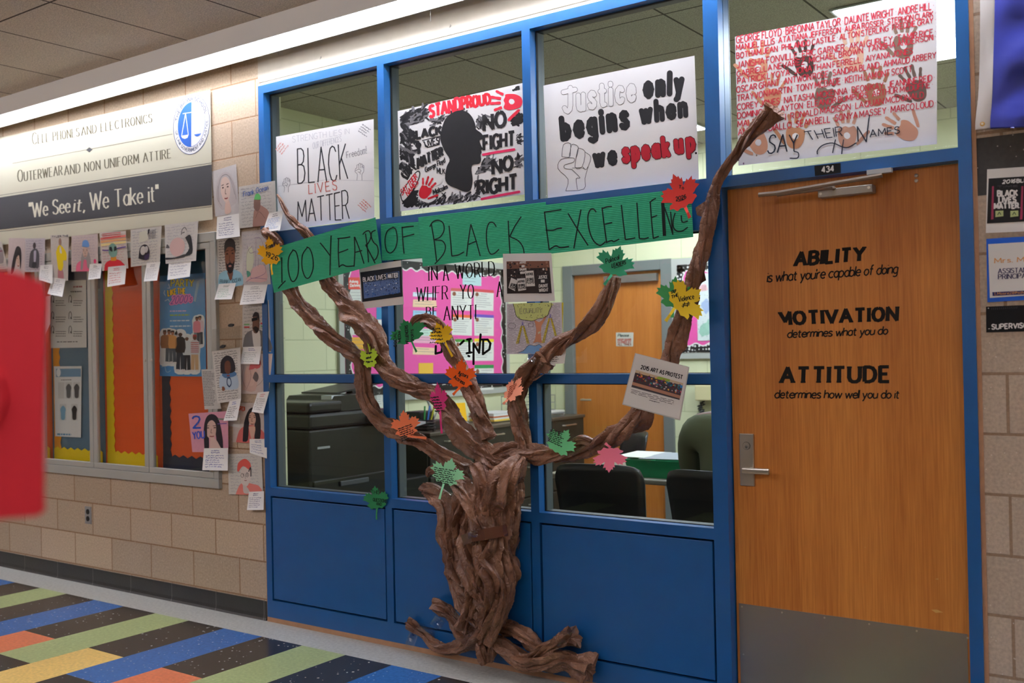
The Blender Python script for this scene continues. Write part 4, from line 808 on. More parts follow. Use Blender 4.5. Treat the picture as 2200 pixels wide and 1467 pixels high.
# column beside the window
WY = -0.006
def woman(D): D.p([(.1, .35), (.16, .7), (.4, .9), (.7, .86), (.9, .6), (.95, .3), (.8, .2), (.3, .12)], (186, 178, 176), .0005); D.p([(.3, .5), (.36, .76), (.56, .8), (.7, .66), (.66, .4), (.52, .26), (.38, .34)], (214, 190, 176)); D.p([(.46, .28), (.6, .3), (.66, .06), (.4, .04)], (210, 180, 166), .0007); D.face(.5, .58, 1.1); D.s([(.2, .3), (.22, .6), (.36, .82), (.6, .84), (.74, .7), (.86, .4)], .012, (120, 112, 112)); D.s([(.3, .2), (.14, .4), (.2, .66)], .01, (130, 122, 120)); D.s([(.7, .8), (.84, .6), (.9, .3)], .01, (120, 112, 112))
portrait('pale pencil portrait of a person with flowing hair, uppermost on the blocks', [(120, 140), (378, 60), (413, 580), (160, 612)], Z3, WY, (190, 186, 184), draw=woman)
slip('note slip under the pale flowing hair portrait', [(178, 615), (414, 578), (418, 820), (168, 852)], Z3, WY-0.004, (60, 56, 120), rows=6, curl=0.015)
def ocean(D): D.p([(.36, .0), (.4, .36), (.52, .5), (.66, .44), (.8, .3), (.78, .02)], (156, 118, 106)); D.p([(.4, .44), (.42, .66), (.56, .66), (.58, .46), (.5, .34)], (120, 90, 80), .001); D.p([(.41, .64), (.46, .76), (.56, .75), (.59, .62)], (104, 190, 108), .0013); D.s([(.44, .2), (.54, .34), (.7, .16)], .008, (90, 64, 58)); D.t('Frank Ocean', [(.12, .74), (.8, .82), (.8, .94), (.12, .86)], .014, (60, 92, 160))
portrait('wide drawing of a figure in a green beanie, overlapping the blue frame', [(405, 300), (787, 235), (803, 690), (411, 737)], Z3, WY-0.013, (192, 190, 184), (150, 148, 150), draw=ocean)
slip('note slip with blue writing curling below the green beanie drawing', [(722, 578), (877, 545), (838, 752), (653, 782)], Z3, WY-0.022, (66, 120, 190), rows=9, head=(40, 40, 60), curl=0.03)
def hoodie(D): D.p([(.02, .02), (.06, .26), (.34, .34), (.66, .34), (.96, .24), (.99, .02)], (150, 196, 212)); D.p([(.34, .36), (.3, .62), (.36, .84), (.64, .84), (.7, .6), (.64, .36), (.5, .26)], (136, 92, 74), .001); D.p([(.28, .66), (.3, .9), (.5, .98), (.7, .9), (.72, .66), (.64, .78), (.4, .8)], (70, 66, 68), .0012); D.p([(.33, .52), (.4, .46), (.5, .5), (.6, .46), (.67, .52), (.62, .32), (.5, .27), (.4, .32)], (40, 32, 32), .0014); D.e(.5, .42, .06, .02, (170, 120, 110), .0016); D.face(.5, .66, 1.2); D.p([(.38, .3), (.62, .3), (.52, .12)], (120, 80, 64), .0011); D.s([(.46, .26), (.46, .06)], .012, (60, 70, 80)); D.s([(.58, .26), (.58, .06)], .012, (60, 70, 80)); D.t('FRANK', [(.1, .08), (.42, .07), (.42, .15), (.1, .16)], .012, (60, 80, 96)); D.t('OCEAN', [(.6, .08), (.92, .1), (.92, .17), (.6, .15)], .012, (60, 80, 96))
portrait('portrait of a bearded figure in a light blue hoodie', [(178, 845), (442, 812), (448, 1340), (184, 1362)], Z3, WY, (208, 206, 200), (70, 70, 74), draw=hoodie, wrows=17)
slip('note slip with green writing below the blue hoodie portrait', [(196, 1320), (378, 1308), (330, 1480), (150, 1484)], Z3, WY-0.006, (60, 150, 90), rows=5, head=(90, 110, 90), curl=0.022)
def sketch(D): D.p([(.1, .1), (.3, .3), (.78, .36), (.86, .06)], (214, 178, 174), .0006); D.p([(.14, .3), (.16, .6), (.34, .72), (.44, .5), (.3, .26)], (202, 206, 180), .0006); D.p([(.16, .16), (.28, .2), (.26, .26), (.14, .28)], (80, 140, 120), .0009)
def sketch2(D):
    sketch(D)
    for pts in ([(.5, .86), (.74, .84), (.84, .6), (.8, .4)], [(.12, .28), (.18, .6), (.4, .72)], [(.48, .34), (.52, .6), (.56, .84)], [(.34, .3), (.3, .14), (.8, .2), (.84, .34), (.78, .36)], [(.2, .74), (.3, .6), (.5, .62)], [(.6, .5), (.58, .34)], [(.1, .08), (.36, .14), (.86, .1)]): D.s(pts, .008, (140, 110, 140))
portrait('lightly sketched lilac and pink portrait beside the yellow leaf', [(432, 772), (700, 742), (742, 1322), (455, 1350)], Z3, WY-0.0085, (194, 188, 186), (176, 172, 178), draw=sketch2)
slip('long note slip below the lilac and pink sketch', [(460, 1332), (708, 1325), (668, 1520), (414, 1540)], Z3, WY-0.0125, (120, 120, 126), rows=5, curl=0.02)
def shades(D): D.p([(.02, .02), (.1, .3), (.36, .42), (.66, .42), (.94, .28), (.99, .02)], (112, 110, 110)); D.p([(.34, .4), (.62, .4), (.62, .02), (.42, .02)], (208, 204, 198), .001); D.p([(.36, .46), (.4, .74), (.58, .76), (.62, .5), (.54, .36), (.42, .36)], (112, 80, 66), .0012); D.p([(.36, .7), (.46, .8), (.6, .76), (.62, .6), (.54, .7)], (46, 42, 44), .0014); D.p([(.34, .6), (.56, .63), (.56, .69), (.34, .67)], (24, 24, 26), .0016, 0); D.p([(.38, .46), (.48, .5), (.6, .44), (.5, .36)], (48, 40, 38), .0015); D.s([(.06, .48), (.26, .48)], .03, (190, 60, 60)); D.s([(.06, .54), (.26, .54)], .03, (120, 170, 110)); D.s([(.66, .5), (.94, .48)], .03, (120, 170, 110)); D.s([(.66, .56), (.94, .54)], .03, (190, 60, 60))
portrait('portrait of a figure in dark sunglasses and a grey jacket', [(386, 48), (566, 14), (582, 372), (384, 340)], Z4, WY, (198, 194, 188), (130, 128, 128), draw=shades)
slip('note slip with a blue title under the sunglasses portrait', [(390, 336), (517, 332), (500, 455), (372, 452)], Z4, WY-0.0050, (120, 140, 130), rows=5, head=(60, 60, 140), curl=0.014)
f = Flat('typed_sheet', 'typed sheet partly behind the blue jersey drawing', 'paper', [(104, 490), (192, 486), (240, 760), (126, 764)], PY, conv=Z4, paper=ink(190, 188, 182)); lines(f, 'print', [(122, 740), (214, 738), (196, 500), (112, 502)], 22, 3.4, ink(70, 70, 72)); f.done()
def jersey(D): D.p([(.14, .3), (.2, .5), (.4, .56), (.66, .56), (.86, .46), (.9, .26), (.74, .22), (.36, .24)], (176, 194, 208)); D.p([(.28, .52), (.4, .6), (.7, .58), (.84, .5), (.7, .46), (.4, .46)], (84, 122, 164), .001); D.p([(.24, .56), (.28, .78), (.5, .88), (.72, .8), (.8, .6), (.68, .54), (.4, .54)], (48, 44, 48), .0012); D.p([(.4, .58), (.42, .74), (.54, .78), (.62, .72), (.62, .58), (.52, .52)], (110, 70, 54), .0014); D.face(.52, .68, .9); D.s([(.54, .28), (.46, .34), (.48, .44), (.58, .44), (.62, .34), (.54, .28)], .03, (60, 76, 110)); D.p([(.24, .3), (.32, .3), (.36, .24), (.26, .22)], (140, 90, 64), .0015)
portrait('drawing of a curly haired player in a blue and white jersey', [(176, 365), (372, 336), (377, 700), (214, 722)], Z4, PY-0.003, (206, 203, 196), (80, 78, 80), draw=jersey, wrows=20)
slip('note slip with black and blue writing below the jersey drawing', [(298, 706), (377, 688), (347, 838), (255, 842)], Z4, PY-0.008, (36, 36, 44), rows=6, head=(60, 96, 180), curl=0.016, wd=0.008)
m1 = MB(); q = [at(*Z4(x, y), -0.04) for x, y in ((178, 215), (372, 190), (367, 342), (173, 368))]
m1.prism(q, (0, 0.0006, 0), glass('clear_sleeve', (0.93, 0.93, 0.92, 1), 1.6)); tag(m1.build('plastic_sleeve'), 'empty clear plastic sleeve clipped above the jersey drawing', 'sleeve')
for k, (x, y, rt) in enumerate(((303, 187, -.1), (246, 333, -.25))):
    m1 = MB(); p = at(*Z4(x, y), -0.050); c, s = math.cos(rt), math.sin(rt); pts = []
    for a in range(14): t = 2*math.pi*a/14; pts.append((p.x+0.022*math.cos(t)*c+0.009*math.sin(t)*s, p.y, p.z-0.022*math.cos(t)*s+0.009*math.sin(t)*c))
    m1.prism(pts, (0, 0.0095, 0), BLACKP); tag(m1.build('black_magnet'), ['black oval magnet at the top of the clear sleeve', 'black oval magnet at the top of the jersey drawing'][k], 'magnet', 'black oval magnets')
def hands(D): D.p([(.06, .1), (.14, .6), (.4, .76), (.56, .5), (.5, .08)], (210, 178, 166), .0006); D.p([(.26, .6), (.36, .84), (.62, .84), (.62, .66), (.4, .62)], (196, 96, 100)); D.p([(.4, .4), (.48, .56), (.6, .44), (.54, .3)], (110, 100, 98), .001); D.p([(.3, .2), (.4, .6), (.52, .6), (.44, .24)], (216, 186, 174), .0008)
def hands2(D):
    hands(D)
    for pts in ([(.66, .76), (.8, .5), (.7, .3), (.54, .2)], [(.1, .7), (.04, .4), (.16, .16)], [(.2, .12), (.34, .4), (.3, .6)], [(.7, .7), (.74, .4)], [(.82, .8), (.86, .4), (.8, .2)]): D.s(pts, .008, (130, 100, 96))
portrait('pinkish drawing of a face and hand with a red cap', [(376, 384), (592, 382), (566, 662), (374, 656)], Z4, WY-0.003, (208, 192, 184), draw=hands2)
slip('note slip with a red title under the pinkish face and hand', [(490, 648), (570, 640), (528, 792), (448, 780)], Z4, WY-0.010, (50, 46, 50), rows=6, head=(206, 70, 80), curl=0.022)
def cardi(D): D.p([(.1, .0), (.2, .3), (.4, .42), (.7, .42), (.96, .24), (.99, .0)], (206, 106, 100)); D.p([(.3, .02), (.34, .5), (.5, .84), (.7, .86), (.84, .6), (.82, .08), (.66, .1), (.66, .5), (.5, .5), (.46, .06)], (44, 38, 40), .001); D.e(.59, .6, .11, .17, (206, 166, 146), .0012); D.p([(.48, .4), (.68, .4), (.64, .14), (.56, .1)], (206, 162, 142), .0011); D.face(.59, .63, .8); D.t('CARDI', [(.06, .8), (.36, .8), (.36, .9), (.06, .9)], .024, (206, 90, 60))
portrait('portrait of a person with long dark hair and a red top', [(322, 716), (542, 722), (547, 992), (318, 988)], Z4, WY, (196, 182, 172), draw=cardi)
slip('note slip with blue writing under the red top portrait', [(434, 966), (552, 966), (553, 1100), (436, 1062)], Z4, WY-0.004, (70, 90, 160), rows=4, curl=0.01)
f = Flat('blank_sheet', 'blank white sheet edge behind the red top portrait', 'paper', [(283, 840), (368, 800), (368, 890), (286, 875)], WY-0.0005, conv=Z4, paper=ink(200, 198, 192)); f.done()
def two(D): D.p([(.34, .06), (.36, .6), (.46, .9), (.64, .94), (.78, .74), (.86, .1), (.7, .02), (.66, .5), (.5, .5), (.46, .04)], (42, 36, 42)); D.p([(.44, .4), (.46, .7), (.58, .8), (.68, .68), (.66, .42), (.56, .3)], (204, 170, 156), .001); D.p([(.48, .02), (.52, .34), (.64, .34), (.74, .2), (.8, .02)], (206, 176, 164), .0011); D.face(.56, .6, 1.0); D.t('2', [(.08, .62), (.28, .62), (.28, .92), (.08, .92)], .045, (44, 84, 176)); D.t('YOU', [(.06, .34), (.36, .36), (.36, .54), (.06, .52)], .035, (70, 90, 190)); D.s([(.74, .82), (.96, .8)], .04, (130, 140, 120)); D.s([(.72, .7), (.96, .7)], .02, (110, 80, 150))
portrait('pink portrait of a dark haired person with big blue 2 YOU lettering', [(16, 793), (287, 775), (289, 1056), (42, 1056)], Z4, PY, (206, 144, 160), draw=two)
slip('wide note slip under the pink 2 YOU portrait', [(122, 1030), (287, 1028), (285, 1183), (110, 1180)], Z4, PY-0.004, (60, 70, 150), rows=6, curl=0.012, wd=0.008)
def redcap(D): D.p([(.2, .0), (.3, .2), (.44, .3), (.7, .26), (.9, .2), (.94, .0)], (222, 130, 118)); D.p([(.36, .3), (.38, .6), (.6, .66), (.66, .44), (.56, .22), (.44, .22)], (212, 200, 190), .001); D.p([(.26, .6), (.3, .78), (.5, .88), (.66, .76), (.64, .6), (.44, .7), (.3, .56)], (214, 92, 82), .0012); D.s([(.36, .46), (.4, .52), (.46, .46), (.4, .42), (.36, .46)], .01, (70, 66, 66)); D.s([(.5, .48), (.55, .54), (.6, .48), (.55, .43), (.5, .48)], .01, (70, 66, 66)); D.face(.5, .47, .6); D.s([(.6, .56), (.66, .66), (.66, .44)], .03, (80, 74, 74)); D.p([(.42, .24), (.52, .2), (.62, .04), (.44, .04)], (200, 190, 182), .0011)
portrait('drawing of a figure in a red cap and round glasses, lowest on the wall', [(286, 1069), (517, 1067), (527, 1347), (292, 1346)], Z4, WY-0.006, (204, 200, 190), (168, 164, 168), draw=redcap)
slip('lowest note slip, under the red cap and round glasses drawing', [(430, 1328), (534, 1324), (530, 1452), (416, 1453)], Z4, WY-0.011, (70, 66, 120), rows=6, curl=0.016, wd=0.008)
f = Flat('narrow_slip', 'narrow pale paper edge hanging beside the red card', 'paper', [(548, 1000), (610, 985), (606, 1330), (540, 1475)], PY, conv=Z1, paper=ink(226, 200, 204)); f.done()
# electrical outlet
mb = MB(); a = at(183, 1087); b = at(197, 1126); outl = thing('wall_outlet', 'steel wall socket with two black outlets low on the blocks', 'socket', ((a.x+b.x)/2, 0, b.z))
mb.bbox(a.x, -0.004, b.z, b.x, 0.0, a.z, mat('outlet_steel', (150, 152, 156), rough=0.4, metal=0.4), 0.0015, 1); mb.build('face_plate', outl)
for k in (0.30, 0.70):
    mb = MB(); z = b.z+(a.z-b.z)*k; p = Vector(((a.x+b.x)/2, -0.004, z)); mb.tube([p, p+Vector((0, -0.003, 0))], 0.0165, BLACKP, 18); mb.build('receptacle', outl)

# ================================================================== right wall: flag, papers, signs
ZR_ = zo(2080, 340, 3.86); ZF = zo(2080, 0, 4.315)
# flag: white heading with a grommet and a rippled blue field
flag = thing('flag', 'blue flag with a white heading and brass grommet, hung right of the door', 'flag', at(2098, 276, -0.02))
m1 = MB(); rows = [(-120, 108, 248), (150, 110, 244), (590, 106, 232), (900, 92, 222), (1110, 68, 206), (1205, 66, 206)]
vs = []; fs = []; R_ = []
rr = catmull(rows, 5)
for y, a, b in rr:
    for k in range(4):
        x = a+(b-a)*k/3; vs.append(at(*ZF(x, y - (18*k/3 if y > 1200 else 0)), -0.012-0.004*math.sin(y/160.0+k)))
for j in range(len(rr)-1):
    for k in range(3): fs.append((j*4+k, (j+1)*4+k, (j+1)*4+k+1, j*4+k+1))
m1.mesh(vs, fs, mat('flag_heading', (214, 210, 204), rough=0.8, bump=0.15, bscale=900)); m1.build('heading', flag, True)
m1 = MB(); vs = []; fs = []; NX = 40
for j, (y, a, b) in enumerate(rr):
    for i in range(NX+1):
        x = b+(1500)*(i/NX); yb_ = y-18-(x-206)*0.015 if j == len(rr)-1 else y
        vs.append(at(*ZF(x, yb_-(x-b)*0.04*(1 if y > 900 else 0)), -0.013-0.016*(0.5+0.5*math.sin(y/95.0+i*0.33+1.5*noise.noise(Vector((i*.15, y/200.0, 0)))))*min(1, i/4.0)))
for j in range(len(rr)-1):
    for i in range(NX): fs.append((j*(NX+1)+i, (j+1)*(NX+1)+i, (j+1)*(NX+1)+i+1, j*(NX+1)+i+1))
fm = mat('blue_satin', (14, 36, 150), rough=0.42, spec=0.6); fm.node_tree.nodes['Principled BSDF'].inputs['Sheen Weight'].default_value = 0.3
m1.mesh(vs, fs, fm); m1.build('field', flag, True)
m1 = MB(); p = at(*ZF(133, 1150), -0.018); m1.tube([p, p+Vector((0, -0.003, 0))], 0.0075, mat('brass', (190, 150, 80), rough=0.3, metal=0.9), 18); m1.tube([p, p+Vector((0, -0.008, 0))], 0.004, SATIN, 12); m1.build('grommet', flag)

f = Flat('printed_poster', 'white framed poster with 2016 heading and bold white capitals on black', 'poster', [(157, 92), (900, 40), (900, 590), (146, 620)], -0.004, conv=ZR_, paper=ink(220, 219, 214))
poly(f.part('print'), f.px, [(170, 168), (900, 122), (900, 500), (156, 541)], ink(30, 29, 30))
T_ = f.part('lettering'); WH_ = ink(222, 221, 216)
text(T_, f.px, '2016', [(284, 210), (388, 202), (390, 174), (286, 182)], 8, WH_, 0.0009, slant=0.15); text(T_, f.px, 'BLM', [(402, 202), (500, 194), (500, 168), (404, 174)], 9, WH_, 0.0009)
for s, q in (('BLACK', [(245, 316), (408, 310), (408, 264), (245, 270)]), ('LIVES', [(255, 368), (396, 362), (394, 320), (255, 325)]), ('MATTER.', [(218, 420), (428, 412), (424, 370), (218, 376)])): text(T_, f.px, s, q, 14, WH_, 0.0009, gap=2.2)
for a, b in ((198, 196), (442, 436)): poly(f.part('print'), f.px, [(a, 232), (a+16, 230), (b+14, 505), (b-6, 508)], ink(150, 56, 82), 0.0008)
for x in (226, 350): poly(f.part('print'), f.px, [(x, 436), (x+66, 432), (x+66, 480), (x, 488)], ink(176, 190, 130), 0.0009); stroke(f.part('print'), f.px, [(x+18, 470), (x+32, 446), (x+46, 468)], 7, ink(70, 86, 60), 0.0012)
text(T_, f.px, 'TIME', [(242, 246), (412, 236), (412, 222), (242, 230)], 4, ink(70, 68, 70), 0.0009); f.done()
f = Flat('name_sign', 'blue bordered white name sign with orange and navy serif lettering', 'sign', [(150, 668), (900, 622), (900, 1150), (160, 1194)], -0.004, conv=ZR_, paper=ink(34, 92, 196))
poly(f.part('print'), f.px, [(166, 712), (900, 668), (900, 1110), (180, 1158)], ink(218, 217, 212))
text(f.part('lettering'), f.px, 'Mrs. Moore', [(220, 868), (640, 846), (640, 812), (218, 830)], 8, ink(206, 140, 70), 0.0009, contrast=0.4, serif=0.8)
text(f.part('lettering'), f.px, 'ASSISTANT', [(250, 956), (520, 942), (520, 904), (250, 916)], 8, ink(50, 46, 84), 0.0009, contrast=0.45, serif=0.8); text(f.part('lettering'), f.px, 'PRINCIPAL', [(250, 1002), (510, 990), (510, 952), (250, 964)], 8, ink(50, 46, 84), 0.0009, contrast=0.45, serif=0.8)
poly(f.part('print'), f.px, [(200, 1110), (900, 1075), (900, 1106), (203, 1142)], ink(44, 42, 92), 0.0008); text(f.part('lettering'), f.px, 'LMoore28@schools', [(222, 1134), (520, 1118), (520, 1096), (222, 1112)], 3.6, ink(206, 150, 80), 0.0011, contrast=0.4); f.done()
f = Flat('room_sign', 'black braille room sign with white capital lettering beside the door', 'sign', [(148, 1230), (900, 1200), (900, 1425), (150, 1444)], -0.002, conv=ZR_, paper=ink(18, 18, 19), thick=0.004)
text(f.part('lettering'), f.px, 'SUPERVISOR', [(196, 1418), (530, 1402), (530, 1362), (196, 1378)], 10, WH_, gap=2.2)
for k in range(14): disc(f.part('braille'), f.px, 195+16*k, 1252-0.7*k, 3, 3, ink(70, 70, 72), 0.001, 8); disc(f.part('braille'), f.px, 197+16*k, 1243-0.7*k, 3, 3, ink(70, 70, 72), 0.001, 8)
stroke(f.part('braille'), f.px, [(166, 1414), (182, 1413)], 3, WH_); disc(f.part('braille'), f.px, 168, 1243, 5, 4, WH_); f.done()
f = Flat('room_number_plate', 'small black plate with white number 434 over the door', 'sign', [(822, 90), (1132, 55), (1134, 172), (830, 210)], -0.0130, conv=zc, paper=ink(20, 20, 21), thick=0.003)
text(f.part('lettering'), f.px, '434', [(912, 168), (1052, 152), (1052, 88), (912, 102)], 15, WH_, gap=2.4); f.done()

# ================================================================== hand-painted boards in the window heads
PYW = 0.028
BOARD = ink(240, 240, 238)
B1 = ink(40, 40, 44); RED = ink(204, 32, 48)
def fist(mb, m, x, y, k, col, wd):
    for pts in ([(-.3, 1), (-.25, .3), (-.5, 0), (-.45, -.35), (-.3, -.45)], [(.3, 1), (.3, .3), (.5, 0), (.5, -.5), (.3, -.6)], [(-.3, -.45), (-.28, -.8), (-.08, -.8), (-.06, -.35)], [(-.06, -.4), (-.04, -.95), (.16, -.92), (.16, -.4)], [(.16, -.45), (.2, -.9), (.38, -.85), (.36, -.4)], [(.36, -.5), (.42, -.75), (.54, -.68), (.5, -.3)], [(-.45, -.1), (-.1, -.3), (.2, -.15), (.05, .05), (-.2, 0)], [(.05, .05), (.1, .3)]):
        stroke(mb, m, catmull([(x+a*k, y+b*k) for a, b in pts], 4), wd, col, 0.0006)
def hand(mb, m, x, y, size, ang, col, lift=0.0006, mirror=1, spread=1.0, thumb=1.0, hole=None, gapf=True):
    """a printed palm, four fingers and thumb"""
    c, s = math.cos(ang), math.sin(ang)
    def P(a, b): a *= mirror; return (x+size*(a*c-b*s), y+size*(a*s+b*c))
    palm = [(-.30, .10), (-.34, -.10), (-.26, -.30), (-.08, -.26), (.05, -.32), (.2, -.27), (.30, -.26), (.34, -.05), (.33, .18), (.22, .40), (0, .46), (-.2, .36)]
    poly(mb, m, [P(*p) for p in palm], col, lift, smooth=3)
    for (bx, by), a, L, w_ in (((-.24, -.36), -.42, .36, .115), ((-.06, -.42), -.14, .46, .12), ((.11, -.42), .10, .46, .12), ((.28, -.34), .40, .36, .11)):
        a *= spread; dx, dy = math.sin(a), -math.cos(a); pts = []
        g0 = 0.03 if gapf else -0.12
        for t in (g0, .3, .55, .8, 1.0): pts.append((bx+dx*L*t, by+dy*L*t))
        ws = (.9, 1.05, .85, 1.05, .6); L_, R__ = [], []
        for (px_, py_), w2 in zip(pts, ws): L_.append((px_-dy*-w_*.5*w2, py_-dx*w_*.5*w2)); R__.append((px_+dy*-w_*.5*w2, py_+dx*w_*.5*w2))
        poly(mb, m, [P(*p) for p in L_+R__[::-1]], col, lift, smooth=2)
    t0 = [(-.27, .30), (-.46, .12), (-.66, -.06), (-.76, -.10), (-.80, -.02), (-.66, .10), (-.5, .26), (-.3, .40)]
    poly(mb, m, [P(a*thumb if a < -.3 else a, b) for a, b in t0], col, lift+0.00003, smooth=2)
    if hole: 
        h = [(-.09, -.02), (0, -.10), (.12, -.06), (.12, .07), (.02, .14), (-.08, .08)]; poly(mb, m, [P(*p) for p in h], hole, lift+0.0003, smooth=3)

Z_3 = zo(550, 60, 3.188); Z_4 = zo(1100, 60, 3.188); Z_7 = zo(1540, 0, 3.861); Z_6 = zo(560, 400, 3.667); Z_7b = zo(1060, 400, 3.667); Z_8 = zo(580, 720, 3.667); Z_r = zo(1040, 720, 3.667)
f = Flat('window_poster', 'white board with thin black and red capitals in the first window, left', 'poster', [(137, 745), (806, 624), (811, 1300), (152, 1392)], PYW, 'board', BOARD, 0.003, conv=Z_3, group='boards in the window heads')
T_ = f.part('lettering'); m = f.px
text(T_, m, 'BLACK', [(288, 1068), (630, 1036), (616, 795), (285, 832)], 8, B1, gap=2.4, jit=0.25)
text(T_, m, 'LIVES', [(362, 1136), (556, 1108), (548, 1042), (360, 1076)], 5, ink(196, 92, 80), gap=3.4, serif=0.9)
text(T_, m, 'MATTER', [(286, 1326), (640, 1308), (632, 1108), (284, 1188)], 7, B1, gap=1.6, jit=0.25)
text(T_, m, 'Freedom!', [(622, 892), (758, 860), (752, 808), (618, 850)], 3, ink(120, 120, 126), gap=1.8, jit=0.2)
text(T_, m, 'STRENGTH LIES IN', [(250, 785), (640, 724), (638, 688), (248, 742)], 2.4, ink(196, 196, 200)); text(T_, m, 'OUR DIFFERENCES', [(390, 830), (585, 776), (583, 740), (388, 786)], 2.4, ink(196, 196, 200))
fist(f.part('drawing'), m, 708, 985, 58, ink(110, 110, 114), 2.6); fist(f.part('drawing'), m, 207, 1075, 50, ink(120, 120, 124), 2.4)
for (x, y, c, r) in ((180, 812, (222, 150, 140), -.9), (750, 1222, (214, 110, 100), .75), (752, 706, (130, 130, 136), .6)):
    cc, ss = math.cos(r), math.sin(r); h = lambda a, b: (x+a*cc-b*ss, y+a*ss+b*cc)
    scribble(f.part('lettering'), m, [h(-46, 34), h(46, 34), h(46, -34), h(-46, -34)], 4, 2.6, ink(*c))
stroke(f.part('drawing'), m, [(150, 1085), (480, 1040), (806, 1046)], 1.8, ink(190, 190, 194)); f.done()

f = Flat('window_poster', 'board with a black silhouetted head and red headline, second window', 'poster', [(970, 570), (1826, 377), (1838, 1140), (990, 1256)], PYW, 'board', BOARD, 0.003, conv=Z_3, group='boards in the window heads')
m = f.px; random.seed(5); PB = ink(34, 33, 35); PG = ink(112, 110, 112)
d = f.part('brushwork')
def dabs(q, n, L, wd, a0, cols=(PB,), jit_=0.6):
    Q = quadmap(q)
    for i in range(n):
        x, y = Q(random.random(), random.random()); a = a0+random.uniform(-jit_, jit_); l = L*random.uniform(.5, 1.2); b = random.uniform(-.4, .4)
        pts = [(x, y), (x+math.cos(a)*l*.5, y+math.sin(a)*l*.5), (x+math.cos(a+b)*l, y+math.sin(a+b)*l)]; stroke(d, m, catmull(pts, 3), wd*random.uniform(.5, 1.1), random.choice(cols), 0.0004, taper=True)
dabs([(985, 1000), (1060, 960), (1060, 640), (985, 640)], 120, 60, 20, .9, (PB, PB, PG)); dabs([(985, 660), (1150, 640), (1140, 560), (985, 600)], 70, 60, 22, -.5, (PB, PB, PG)); dabs([(990, 1230), (1100, 1230), (1060, 1120), (1000, 1160)], 60, 60, 20, -.8)
dabs([(1100, 1240), (1500, 1190), (1480, 1150), (1120, 1200)], 90, 50, 15, -.9, (PB, PG)); dabs([(1190, 690), (1260, 660), (1290, 600), (1180, 630)], 30, 40, 14, -.5, (PB, PG)); dabs([(1510, 680), (1560, 640), (1570, 580), (1510, 600)], 40, 50, 14, .9, (PB, PG))
dabs([(1490, 1010), (1600, 960), (1600, 900), (1550, 930)], 60, 60, 16, -.6, (PB, PG)); dabs([(1740, 680), (1800, 660), (1800, 610), (1740, 630)], 40, 50, 18, -.5); dabs([(1760, 960), (1800, 950), (1800, 880), (1770, 890)], 30, 40, 14, -.7, (PB, PG)); dabs([(1780, 800), (1810, 790), (1805, 730), (1780, 740)], 20, 30, 12, -.7, (PG, PB)); dabs([(1755, 430), (1795, 425), (1790, 400), (1755, 410)], 14, 26, 14, -.3)
dabs([(1500, 1160), (1530, 1150), (1520, 1020), (1490, 1060)], 24, 40, 12, -.9, (PB, PG)); dabs([(1300, 590), (1440, 580), (1440, 560), (1330, 570)], 50, 16, 9, -1.4)
s_ = f.part('silhouette')
head = [(1330, 590), (1380, 566), (1440, 572), (1480, 610), (1502, 660), (1506, 692), (1540, 718), (1556, 742), (1550, 762), (1532, 770), (1540, 800), (1552, 826), (1542, 838), (1546, 852), (1538, 870), (1542, 905), (1526, 930), (1484, 938), (1476, 975), (1484, 1040), (1470, 1110), (1430, 1122), (1370, 1098), (1318, 1075), (1294, 1030), (1306, 950), (1326, 900), (1290, 840), (1262, 760), (1272, 690), (1296, 625)]
poly(s_, m, head, PB, 0.0012, smooth=3)
T_ = f.part('lettering')
text(T_, m, 'STAND', [(1190, 612), (1400, 570), (1395, 478), (1188, 536)], 20, ink(222, 40, 62), gap=2.2, jit=0.25); text(T_, m, 'PROUD', [(1412, 560), (1604, 516), (1598, 452), (1408, 478)], 20, RED, gap=2.2, jit=0.25)
text(T_, m, 'BLACK', [(1056, 766), (1272, 728), (1270, 672), (1052, 712)], 19, PB, 0.0013, jit=0.3); text(T_, m, 'MATTER', [(1108, 968), (1280, 872), (1272, 818), (1106, 896)], 19, PB, 0.0013, jit=0.3)
poly(T_, m, [(1136, 768), (1262, 738), (1258, 800), (1172, 822)], PB, 0.0008); poly(T_, m, [(1144, 774), (1254, 746), (1250, 794), (1176, 814)], BOARD, 0.0011); text(T_, m, 'LIVES', [(1162, 812), (1252, 794), (1252, 748), (1150, 776)], 9, PB, 0.0014, jit=0.2)
poly(T_, m, [(1088, 808), (1100, 780), (1120, 782), (1134, 800), (1124, 826), (1128, 858), (1104, 864), (1106, 832)], PB, 0.0011, 2)
text(T_, m, 'George Floyd', [(1160, 988), (1296, 920), (1290, 888), (1156, 956)], 6, PB, 0.0013, gap=1.6, jit=0.2); text(T_, m, 'MLK', [(1240, 996), (1294, 1000), (1294, 966), (1238, 956)], 6, PB, 0.0013, jit=0.2); text(T_, m, 'Malcolm', [(1214, 1142), (1312, 1100), (1304, 1068), (1210, 1110)], 7, PB, 0.0013, gap=1.6, jit=0.2); text(T_, m, 'X', [(1270, 1160), (1300, 1150), (1300, 1124), (1270, 1130)], 7, PB, 0.0013)
for s, q, w_ in (('NO', [(1562, 706), (1712, 664), (1700, 566), (1560, 604)], 24), ('FIGHT', [(1562, 838), (1768, 806), (1768, 712), (1560, 742)], 20), ('NO', [(1624, 1002), (1758, 966), (1752, 876), (1622, 908)], 24), ('RIGHT', [(1522, 1146), (1784, 1100), (1784, 1002), (1520, 1054)], 23)): text(T_, m, s, q, w_, PB, 0.0013, gap=2.4, jit=0.25)
for pts in ([(1556, 868), (1640, 852), (1768, 832)], [(1546, 1172), (1660, 1148), (1802, 1122)]): stroke(T_, m, pts, 17, ink(224, 48, 96), 0.0010, rnd=True)
